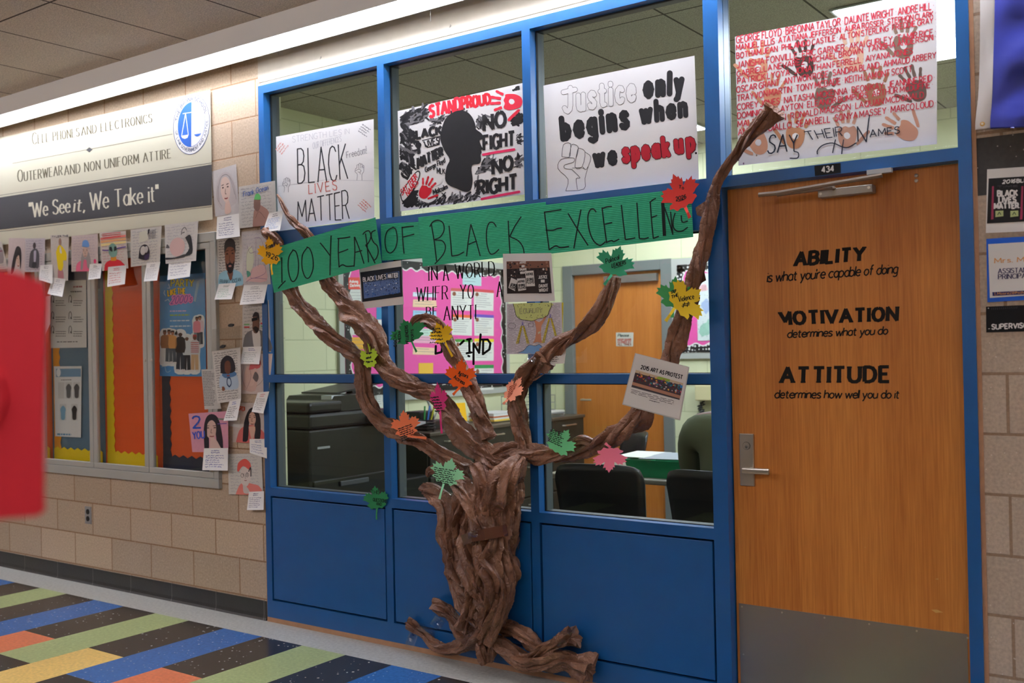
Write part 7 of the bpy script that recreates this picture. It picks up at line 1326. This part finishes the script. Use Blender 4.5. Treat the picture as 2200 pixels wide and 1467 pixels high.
for i in range(40): disc(mb, mm, random.uniform(1180, 1320), random.uniform(340, 800), 3, 4, ink(140, 150, 150), 0.0008, 6)
mb.build('sheet', r)
# wall phone box with coiled cord
ph = thing('wall_phone', 'cream wall phone box with coiled black cord, beside the right mullion', 'phone', at(*zw(1270, 1310), OY1-0.05)); mm = lambda x, y, Y: at(*zw(x, y), Y)
a_, b_2 = mm(1205, 1168, OY1-0.06), mm(1390, 1308, OY1-0.06)
mb = MB(); mb.bbox(a_.x, OY1-0.09, b_2.z, b_2.x, OY1, a_.z, mat('cream_plastic', (206, 196, 150), rough=0.5), 0.008, 2); mb.build('housing', ph)
mb = MB(); P_ = []
for i in range(60): t = i/59.0; q = mm(1250+18*math.sin(t*20), 1310+110*math.sin(math.pi*t), OY1-0.05); P_.append(q+Vector((0.012*math.cos(i*1.3), 0.012*math.sin(i*1.3), 0)))
mb.tube(P_, 0.005, BLACKP, 6); mb.build('cord', ph)

# copier by the side wall
cp = thing('copier', 'large black office copier seen through the lower left pane', 'copier', (0.48, 0.8, 0))
cx0, cx1, cy0, cy1 = 0.23, 0.76, 0.40, 1.10; H = R(1.25)
mb = MB(); mb.bbox(cx0, cy0, 0.05, cx1, cy1, H-0.16, BLACKM, 0.012); mb.bbox(cx0+0.03, cy0+0.02, 0.0, cx1-0.03, cy1-0.02, 0.06, BLACKP, 0.004, 1); mb.build('body', cp)
mb = MB(); mb.bbox(cx0, cy0-0.005, H-0.155, cx1+0.01, cy1, H-0.07, BLACKM, 0.015); mb.build('scanner_bed', cp)
mb = MB(); mb.bbox(cx0+0.02, cy0+0.02, H-0.068, cx1-0.02, cy0+0.30, H, BLACKM, 0.02, 3)
mb.prism([(cx0+0.03, cy0+0.22, H-0.066), (cx0+0.03, cy1-0.05, H-0.066), (cx0+0.03, cy1-0.10, H-0.02), (cx0+0.03, cy0+0.5, H+0.03), (cx0+0.03, cy0+0.3, H+0.025)], (cx1-cx0-0.08, 0, 0), BLACKM); mb.build('document_feeder', cp)
mb = MB(); mb.prism([(cx0+0.1, cy0+0.34, H+0.035), (cx0+0.1, cy0+0.75, H+0.085), (cx0+0.1, cy0+0.75, H+0.095), (cx0+0.1, cy0+0.34, H+0.045)], (0.32, 0, 0), BLACKP); mb.build('feeder_tray', cp)
mb = MB(); mb.prism([(cx1-0.02, cy0+0.46, H-0.14), (cx1+0.13, cy0+0.46, H-0.165), (cx1+0.13, cy0+0.46, H-0.14), (cx1-0.02, cy0+0.46, H-0.095)], (0, 0.3, 0), BLACKP); mb.build('control_panel', cp)
mb = MB(); mb.box(cx1-0.19, cy0+0.28, H+0.0, cx1-0.1, cy0+0.38, H+0.0285, ink(200, 204, 206)); mb.build('white_label', cp)
mb = MB(); mb.box(cx1+0.0, cy0+0.06, H-0.275, cx1+0.002, cy0+0.16, H-0.262, ink(150, 152, 150)); mb.build('badge', cp)
for k, (a, b) in enumerate(((0.08, 0.22), (0.235, 0.375), (0.39, 0.53), (0.545, 0.70))):
    mb = MB(); mb.bbox(cx1-0.01, cy0+0.02, a, cx1+0.014, cy1-0.02, b, BLACKM, 0.006, 2); dr = mb.build('paper_drawer', cp)
    mb = MB(); mb.bbox(cx1+0.014, cy0+0.22, b-0.05, cx1+0.028, cy0+0.46, b-0.02, mat('dark_grey_grip', (70, 72, 76), rough=0.35), 0.005, 2); mb.build('drawer_grip', dr)
mb = MB(); mb.prism([(cx0+0.08, cy1-0.12, H-0.27), (cx0+0.08, cy1+0.42, H-0.20), (cx0+0.08, cy1+0.42, H-0.185), (cx0+0.08, cy1-0.12, H-0.25)], (0.38, 0, 0), mat('pale_tray', (150, 148, 150), rough=0.35)); mb.build('output_tray', cp)
mb = MB(); mb.bbox(cx0+0.02, cy1-0.005, 0.30, cx1-0.04, cy1+0.40, 0.62, BLACKM, 0.012); mb.build('side_cassette', cp)
# dark file cabinets along the side wall
CABM = mat('dark_olive_cabinet', (42, 40, 32), rough=0.45)
def cabinet(y0, lab):
    r = thing('file_cabinet', lab, 'cabinet', (0.45, y0+0.25, 0), 'dark file cabinets along the office wall'); x1 = 0.70; h = R(0.985)
    mb = MB(); mb.box(OX0+0.01, y0, 0.0, x1-0.02, y0+0.497, h-0.025, CABM); mb.build('body', r); mb = MB(); mb.bbox(OX0+0.005, y0-0.001, h-0.025, x1+0.01, y0+0.498, h, mat('dark_worktop', (76, 66, 54), rough=0.4), 0.004, 1); mb.build('top', r)
    for k in range(3):
        a = 0.03+k*0.285; mb = MB(); mb.bbox(x1-0.02, y0+0.01, a, x1, y0+0.487, a+0.275, CABM, 0.004, 1); d = mb.build('drawer', r)
        mb = MB(); mb.tube([(x1, y0+0.16, a+0.225), (x1+0.025, y0+0.17, a+0.225), (x1+0.025, y0+0.33, a+0.225), (x1, y0+0.34, a+0.225)], 0.006, SATIN, 8); mb.build('pull', d)
for k in range(4): cabinet(1.54+0.5*k, ['dark file cabinet next to the copier', 'dark file cabinet second from the copier', 'dark file cabinet third from the copier', 'dark file cabinet nearest the inner door'][k])
TZ = R(0.985)
# things on the cabinets
def pile(lab, x, y, z, w_, d, n, cols, cat='paper stack'):
    r = thing('paper_pile', lab, cat, (x, y, z), None); 
    for i in range(n):
        mb = MB(); o = random.uniform(-.015, .015); mb.box(x-w_/2+o, y-d/2-o, z+0.012*i, x+w_/2+o, y+d/2-o, z+0.012*i+0.011, ink(*cols[i % len(cols)])); mb.build('sheet_stack', r)
pile('pile of white and coloured papers on the cabinets behind the middle branch', 0.45, 2.62, TZ, 0.24, 0.34, 6, ((210, 208, 200), (226, 190, 80), (206, 206, 200), (226, 120, 70), (214, 212, 206), (196, 196, 190)))
pile('flat pile of grey papers and foil on the cabinets near the inner door', 0.50, 3.15, TZ, 0.28, 0.36, 4, ((150, 150, 146), (190, 190, 186), (120, 120, 118), (200, 198, 190)))
r = thing('wire_basket', 'clear letter tray on the cabinets under the pink board', 'tray', (0.42, 3.1, TZ+0.049)); mb = MB(); WIRE = mat('wire', (150, 152, 150), rough=0.3, metal=0.6)
for z in (0.0, 0.06, 0.12): mb.tube([(0.30, 2.92, TZ+0.053+z), (0.58, 2.92, TZ+0.053+z), (0.58, 3.28, TZ+0.053+z), (0.30, 3.28, TZ+0.053+z), (0.30, 2.92, TZ+0.053+z)], 0.003, WIRE, 6)
for x, y in ((.30, 2.92), (.58, 2.92), (.58, 3.28), (.30, 3.28), (.44, 2.92), (.58, 3.1)): mb.tube([(x, y, TZ+0.052), (x, y, TZ+0.175)], 0.003, WIRE, 6)
mb.build('basket_frame', r)
r = thing('desk_organiser', 'black desk organiser with coloured pens on the cabinet by the copier', 'organiser', (0.45, 1.75, TZ)); mb = MB()
mb.bbox(0.34, 1.66, TZ, 0.58, 1.86, TZ+0.07, BLACKP, 0.01); mb.bbox(0.36, 1.68, TZ+0.07, 0.5, 1.84, TZ+0.13, BLACKP, 0.01); mb.build('body', r)
for k, c in enumerate(((60, 150, 80), (70, 120, 200), (210, 200, 60), (200, 200, 200))): mb = MB(); mb.tube([(0.53, 1.69+0.035*k, TZ+0.06), (0.54+0.01*k, 1.69+0.04*k, TZ+0.17)], 0.006, ink(*c), 8); mb.build('pen', r)
r = thing('desk_lamp', 'grey desk lamp arm leaning over the cabinets by the pink board', 'lamp', (0.40, 1.98, TZ)); mb = MB(); mb.tube([(0.40, 1.98, TZ), (0.40, 1.98, TZ+0.016)], 0.07, GREYP, 20); mb.build('base', r); mb = MB(); mb.tube([(0.40, 1.98, TZ+0.016), (0.36, 1.92, TZ+0.22), (0.42, 1.82, TZ+0.36)], 0.009, mat('lamp_grey', (150, 152, 150), rough=0.4), 8); mb.build('arm', r); mb = MB(); mb.tube([(0.42, 1.82, TZ+0.36), (0.46, 1.79, TZ+0.31)], [0.02, 0.05], mat('lamp_grey', (150, 152, 150)), 14); mb.build('shade', r)
r = thing('yellow_folder', 'yellow folder standing on the cabinets behind the magenta leaf', 'folder', (0.4, 2.2, TZ)); mb = MB(); mb.prism([(0.40, 2.12, TZ), (0.43, 2.30, TZ), (0.41, 2.30, TZ+0.16), (0.38, 2.12, TZ+0.16)], (0.004, 0, 0), ink(236, 180, 30)); mb.build('cover', r)
r = thing('cable_coil', 'loose coil of black cable on the cabinet behind the salmon leaf', 'cable', (0.55, 1.66, TZ)); mb = MB(); P_ = [(0.60+0.07*math.cos(i*.5), 1.62+0.06*math.sin(i*.5)*1.0, TZ+0.008+0.0015*i) for i in range(48)]; mb.tube(P_, 0.006, BLACKP, 6); mb.build('cable', r)

# meeting table, tray and chairs
tb = thing('table', 'grey meeting table in the office under the green tray', 'table', (2.75, 1.95, 0)); mb = MB(); tx0, tx1, ty0, ty1, tz = 1.75, 3.6, 1.38, 2.3, R(0.79)
mb.bbox(tx0, ty0, tz-0.03, tx1, ty1, tz, mat('table_top', (120, 116, 104), rough=0.4), 0.008, 2); mb.build('table_top', tb)
for x in (tx0+0.08, tx1-0.08):
    for y in (ty0+0.1, ty1-0.1): mb = MB(); mb.tube([(x, y, 0), (x, y, tz-0.03)], 0.02, GREYP, 12); mb.build('leg', tb)
tr = thing('green_tray', 'green plastic tray of papers on the meeting table', 'tray', (2.52, 1.62, tz)); mb = MB(); GT = mat('green_plastic', (20, 130, 84), rough=0.4)
gx0, gx1, gy0, gy1, gh = 2.26, 2.86, 1.44, 1.80, 0.10
mb.box(gx0+0.02, gy0+0.02, tz, gx1-0.02, gy1-0.02, tz+0.006, GT)
for a, b in (((gx0, gy0), (gx1, gy0)), ((gx1, gy0), (gx1, gy1)), ((gx1, gy1), (gx0, gy1)), ((gx0, gy1), (gx0, gy0))):
    cxm, cym = (gx0+gx1)/2, (gy0+gy1)/2; sh = lambda p, k: (cxm+(p[0]-cxm)*k, cym+(p[1]-cym)*k)
    lo0, lo1 = sh(a, .93), sh(b, .93); i0, i1 = sh(a, .97), sh(b, .97)
    mb.mesh([(lo0[0], lo0[1], tz), (lo1[0], lo1[1], tz), (b[0], b[1], tz+gh), (a[0], a[1], tz+gh), (i0[0], i0[1], tz+gh), (i1[0], i1[1], tz+gh), (sh(b, .91)[0], sh(b, .91)[1], tz+0.006), (sh(a, .91)[0], sh(a, .91)[1], tz+0.006)], [(0, 1, 2, 3), (3, 2, 5, 4), (4, 5, 6, 7)], GT)
mb.build('tray_shell', tr)
def sheet(lab, p, c): r = thing('loose_paper', lab, 'paper', p[0]); mb = MB(); mb.prism(p, (0, 0, 0.004), ink(*c)); mb.build('sheet', r)
sheet('grey folder lying slanted across the green tray', [(2.34, 1.46, tz+0.102), (2.84, 1.46, tz+0.112), (2.84, 1.70, tz+0.120), (2.38, 1.72, tz+0.115)], (150, 156, 160)); sheet('white paper sticking out at the left of the green tray', [(2.16, 1.50, tz+0.104), (2.36, 1.48, tz+0.106), (2.40, 1.76, tz+0.112), (2.18, 1.74, tz+0.114)], (206, 208, 196)); sheet('pale blue paper at the right of the green tray', [(2.70, 1.60, tz+0.122), (2.90, 1.58, tz+0.123), (2.92, 1.78, tz+0.126), (2.72, 1.79, tz+0.126)], (150, 200, 214))
def chair(lab, x, y, rz, back_h=0.83, wdt=0.46):
    r = thing('office_chair', lab, 'chair', (x, y, 0), 'black stacking chairs in the office'); r.rotation_euler = (0, 0, rz); o = Vector((x, y, 0))
    def B(mb, nm, sm=False):
        ob = mb.build(nm); me = ob.data; loc = Vector(ob.location)
        for v in me.vertices: v.co = v.co+loc
        ob.location = (0, 0, 0); ob.parent = r
        if sm: me.polygons.foreach_set('use_smooth', [True]*len(me.polygons))
        return ob
    h = wdt/2; mb = MB(); vs = []; fs = []; N = 12; M_ = 8       # curved back shell, concave towards the sitter (+y)
    for lf in (0, 1):
        for j in range(M_+1):
            for i in range(N+1):
                a = i/N*2-1; t = j/M_; z = 0.50+(back_h-0.50)*t; ww = h*(0.92+0.08*t-0.10*max(0, t-.8)*5*abs(a)**6)
                vs.append((a*ww, -0.21+0.05*a*a-0.07*t-0.018*lf, z-0.03*max(0, t-.7)/.3*abs(a)**4))
    st = (N+1)*(M_+1); g = lambda i, j: j*(N+1)+i
    for j in range(M_):
        for i in range(N): fs += [(g(i, j), g(i+1, j), g(i+1, j+1), g(i, j+1)), (st+g(i, j), st+g(i, j+1), st+g(i+1, j+1), st+g(i+1, j))]
    for i in range(N): fs += [(g(i, 0), st+g(i, 0), st+g(i+1, 0), g(i+1, 0)), (g(i, M_), g(i+1, M_), st+g(i+1, M_), st+g(i, M_))]
    for j in range(M_): fs += [(g(0, j), g(0, j+1), st+g(0, j+1), st+g(0, j)), (g(N, j), st+g(N, j), st+g(N, j+1), g(N, j+1))]
    mb.mesh(vs, fs, mat('chair_black', (30, 31, 31), rough=0.38)); B(mb, 'backrest', True)
    mb = MB(); mb.bbox(-h, -0.2, 0.42, h, 0.24, 0.45, mat('chair_black', (30, 31, 31)), 0.014, 2); B(mb, 'seat')
    for sx in (-1, 1):
        mb = MB(); mb.tube([(sx*(h-.01), -.27, 0), (sx*(h-.02), -.18, .42), (sx*(h-.03), -.20, .56)], 0.011, GREYP, 8); B(mb, 'leg'); mb = MB(); mb.tube([(sx*(h-.01), .26, 0), (sx*(h-.03), .18, .42)], 0.011, GREYP, 8); B(mb, 'leg')
    return r
chair('black chair with its back to the glass, left of the green tray', 2.46, 0.98, 0.15, 0.86, 0.50); chair('black chair holding the seated person by the right mullion', 3.08, 1.04, -0.05, 0.85, 0.46); chair('black chair on the far side of the table, beside the seated person', 2.50, 2.62, math.pi+.1, 0.92, 0.46); chair('black chair at the far left, behind the spring green leaf', 1.55, 2.4, math.pi-.7, 0.86, 0.46)

# seated person in a dark green sweater, back to the glass
pr = thing('person', 'seated person in a dark green sweater, seen from behind through the lower right pane', 'person', (3.07, 1.10, 0.45))
def skin(name, chain, edges, m, sub=2, parent=pr):
    me = bpy.data.meshes.new(name); org = wloc(parent); me.from_pydata([tuple(Vector(c[:3])-org) for c in chain], edges, []); o = bpy.data.objects.new(name, me); COL.objects.link(o); o.parent = parent; me.materials.append(m)
    sk_ = o.modifiers.new('skin', 'SKIN'); sk_.use_smooth_shade = True
    for i, c in enumerate(chain): me.skin_vertices[0].data[i].radius = (c[3], c[4] if len(c) > 4 else c[3]); me.skin_vertices[0].data[i].use_root = i == 0
    s_ = o.modifiers.new('sub', 'SUBSURF'); s_.levels = s_.render_levels = sub; return o
X, Y = 3.07, 1.10; SKN = mat('skin_brown', (120, 78, 58), rough=0.55); SWT = mat('dark_green_knit', (84, 90, 66), rough=0.9, bump=0.3, bscale=400)
ch = [(X, Y, .52, .15, .12), (X, Y-.02, .72, .15, .12), (X, Y-.02, .92, .17, .12), (X, Y, 1.04, .15, .10), (X, Y+.01, 1.11, .06), (X, Y+.03, 1.20, .055), (X, Y+.05, 1.29, .085, .095), (X, Y+.05, 1.38, .075, .085),
      (X-.20, Y, 1.03, .085), (X-.25, Y+.06, .78, .052), (X-.16, Y+.26, .775, .042), (X+.20, Y, 1.03, .085), (X+.25, Y+.06, .78, .052), (X+.16, Y+.26, .775, .042), (X-.1, Y+.08, .53, .09), (X-.12, Y+.42, .52, .065), (X-.12, Y+.44, .08, .045), (X-.12, Y+.56, .05, .035), (X+.1, Y+.08, .53, .09), (X+.12, Y+.42, .52, .065), (X+.12, Y+.44, .08, .045), (X+.12, Y+.56, .05, .035)]
ed = [(0, 1), (1, 2), (2, 3), (3, 4), (4, 5), (5, 6), (6, 7), (3, 8), (8, 9), (9, 10), (3, 11), (11, 12), (12, 13), (0, 14), (14, 15), (15, 16), (16, 17), (0, 18), (18, 19), (19, 20), (20, 21)]
skin('body', ch, ed, SKN)
sw = [(a, b, c, r+.022, (q[0] if q else r)+.022) for a, b, c, r, *q in ch]
skin('sweater', [sw[0], sw[1], sw[2], sw[3], (X, Y+.01, 1.09, .075, .075), sw[8], sw[9], (X-.175, Y+.22, .776, .062, .062), sw[11], sw[12], (X+.175, Y+.22, .776, .062, .062)], [(0, 1), (1, 2), (2, 3), (3, 4), (3, 5), (5, 6), (6, 7), (3, 8), (8, 9), (9, 10)], SWT)
skin('trousers', [(X, Y, .53, .155, .13), (X-.1, Y+.08, .535, .105), (X-.12, Y+.42, .525, .08), (X-.12, Y+.44, .14, .062), (X+.1, Y+.08, .535, .105), (X+.12, Y+.42, .525, .08), (X+.12, Y+.44, .14, .062)], [(0, 1), (1, 2), (2, 3), (0, 4), (4, 5), (5, 6)], mat('dark_denim', (40, 46, 60), rough=0.85))
skin('hair', [(X, Y+.02, 1.34, .095, .09), (X, Y+.035, 1.40, .09, .092)], [(0, 1)], mat('black_hair', (20, 18, 17), rough=0.7))
for hx in (-1, 1):
    bx_ = X+hx*.16; ch2 = [(bx_, Y+.25, .775, .036, .022), (bx_-hx*.01, Y+.33, .775, .038, .016)]; ed2 = [(0, 1)]
    for k in range(4):
        ox = (k-1.5)*.018; n0 = len(ch2); ch2 += [(bx_-hx*.01+ox, Y+.345, .776, .010), (bx_-hx*.012+ox*1.1, Y+.38+(.008 if k in (1, 2) else 0), .777, .009), (bx_-hx*.012+ox*1.15, Y+.405+(.012 if k in (1, 2) else 0), .770, .008)]; ed2 += [(1, n0), (n0, n0+1), (n0+1, n0+2)]
    n0 = len(ch2); ch2 += [(bx_-hx*.045, Y+.29, .772, .010), (bx_-hx*.06, Y+.325, .772, .009)]; ed2 += [(0, n0), (n0, n0+1)]
    skin('hand', ch2, ed2, SKN, 1)

# ================================================================== lockers across the corridor (mirrored in the glass)
LK = mat('locker_grey', (128, 126, 118), rough=0.45); proto = None
def locker(x):
    r = thing('locker', 'grey corridor locker mirrored faintly in the office glass', 'locker', (x, YB+0.21, 0), 'grey corridor lockers'); y1 = YB+0.40
    mb = MB(); mb.box(x-0.15, YB+0.002, 0.10, x+0.15, y1-0.02, 1.72, LK); mb.box(x-0.15, YB+0.002, 0, x+0.15, y1-0.05, 0.10, BLACKP); mb.build('body', r)
    mb = MB(); mb.bbox(x-0.145, y1-0.02, 0.11, x+0.145, y1, 1.71, LK, 0.004, 1)
    for zc_ in (0.35, 1.50):
        for k in range(6): mb.prism([(x-0.06, y1, zc_+0.03*k), (x-0.06, y1+0.008, zc_+0.03*k-0.002), (x-0.06, y1, zc_+0.03*k+0.014)], (0.12, 0, 0), LK)
    d = mb.build('door', r); mb = MB(); mb.bbox(x+0.09, y1, 0.92, x+0.125, y1+0.012, 1.06, SATIN, 0.004, 1); mb.build('handle', d); return r
def kids(o): return [c for c in COL.objects if c.parent == o]
def dup(root, dx):
    c = root.copy(); COL.objects.link(c); c.location.x += dx
    for ch_ in kids(root):
        k = ch_.copy(); COL.objects.link(k); k.parent = c
        for g2 in kids(ch_): z = g2.copy(); COL.objects.link(z); z.parent = k
    return c
L0 = locker(-2.2)
for i in range(1, 28): dup(L0, 0.303*i)

# ================================================================== the blurred red card close to the camera
def near(u, v, dist): d = _ray(u, v); return CAM+d*dist
NR = 0.95
rc = thing('red_card', 'blurred red card close to the camera at the left edge of the photo', 'card', near(-120, 1115, NR))
REDC = mat('red_card_paper', (206, 34, 48), rough=0.6)
mb = MB(); front = [near(*p, NR) for p in ((-420, 566), (-40, 572), (30, 584), (92, 606), (99, 640), (97, 760), (93, 900), (92, 1060), (94, 1098), (80, 1108), (-40, 1118), (-420, 1134))]
n3 = _fw*0.004; vs = front+[p+n3 for p in front]; k = len(front)
mb.prism(front, n3, REDC); mb.build('card_sheet', rc)
mb = MB(); q = [near(u, v, NR-0.004-0.010*math.sin((v-700)/260*math.pi)) for u, v in ((-420, 700), (-60, 770), (6, 820), (12, 860), (0, 895), (-60, 930), (-420, 960))]
mb.prism([near(u, v, NR-0.006) for u, v in ((-420, 700), (-60, 765), (2, 815), (10, 860), (-4, 900), (-60, 935), (-420, 960))], n3*1.4, REDC); mb.build('folded_flap', rc)
mb = MB(); p = near(-330, 850, NR+0.02); mb.tube([(p.x, p.y, 0.012), (p.x, p.y, p.z+0.16)], 0.008, STEEL, 10); mb.build('stand_post', rc); mb = MB(); mb.tube([(p.x, p.y, 0), (p.x, p.y, 0.012)], 0.13, BLACKP, 28); mb.build('stand_base', rc)
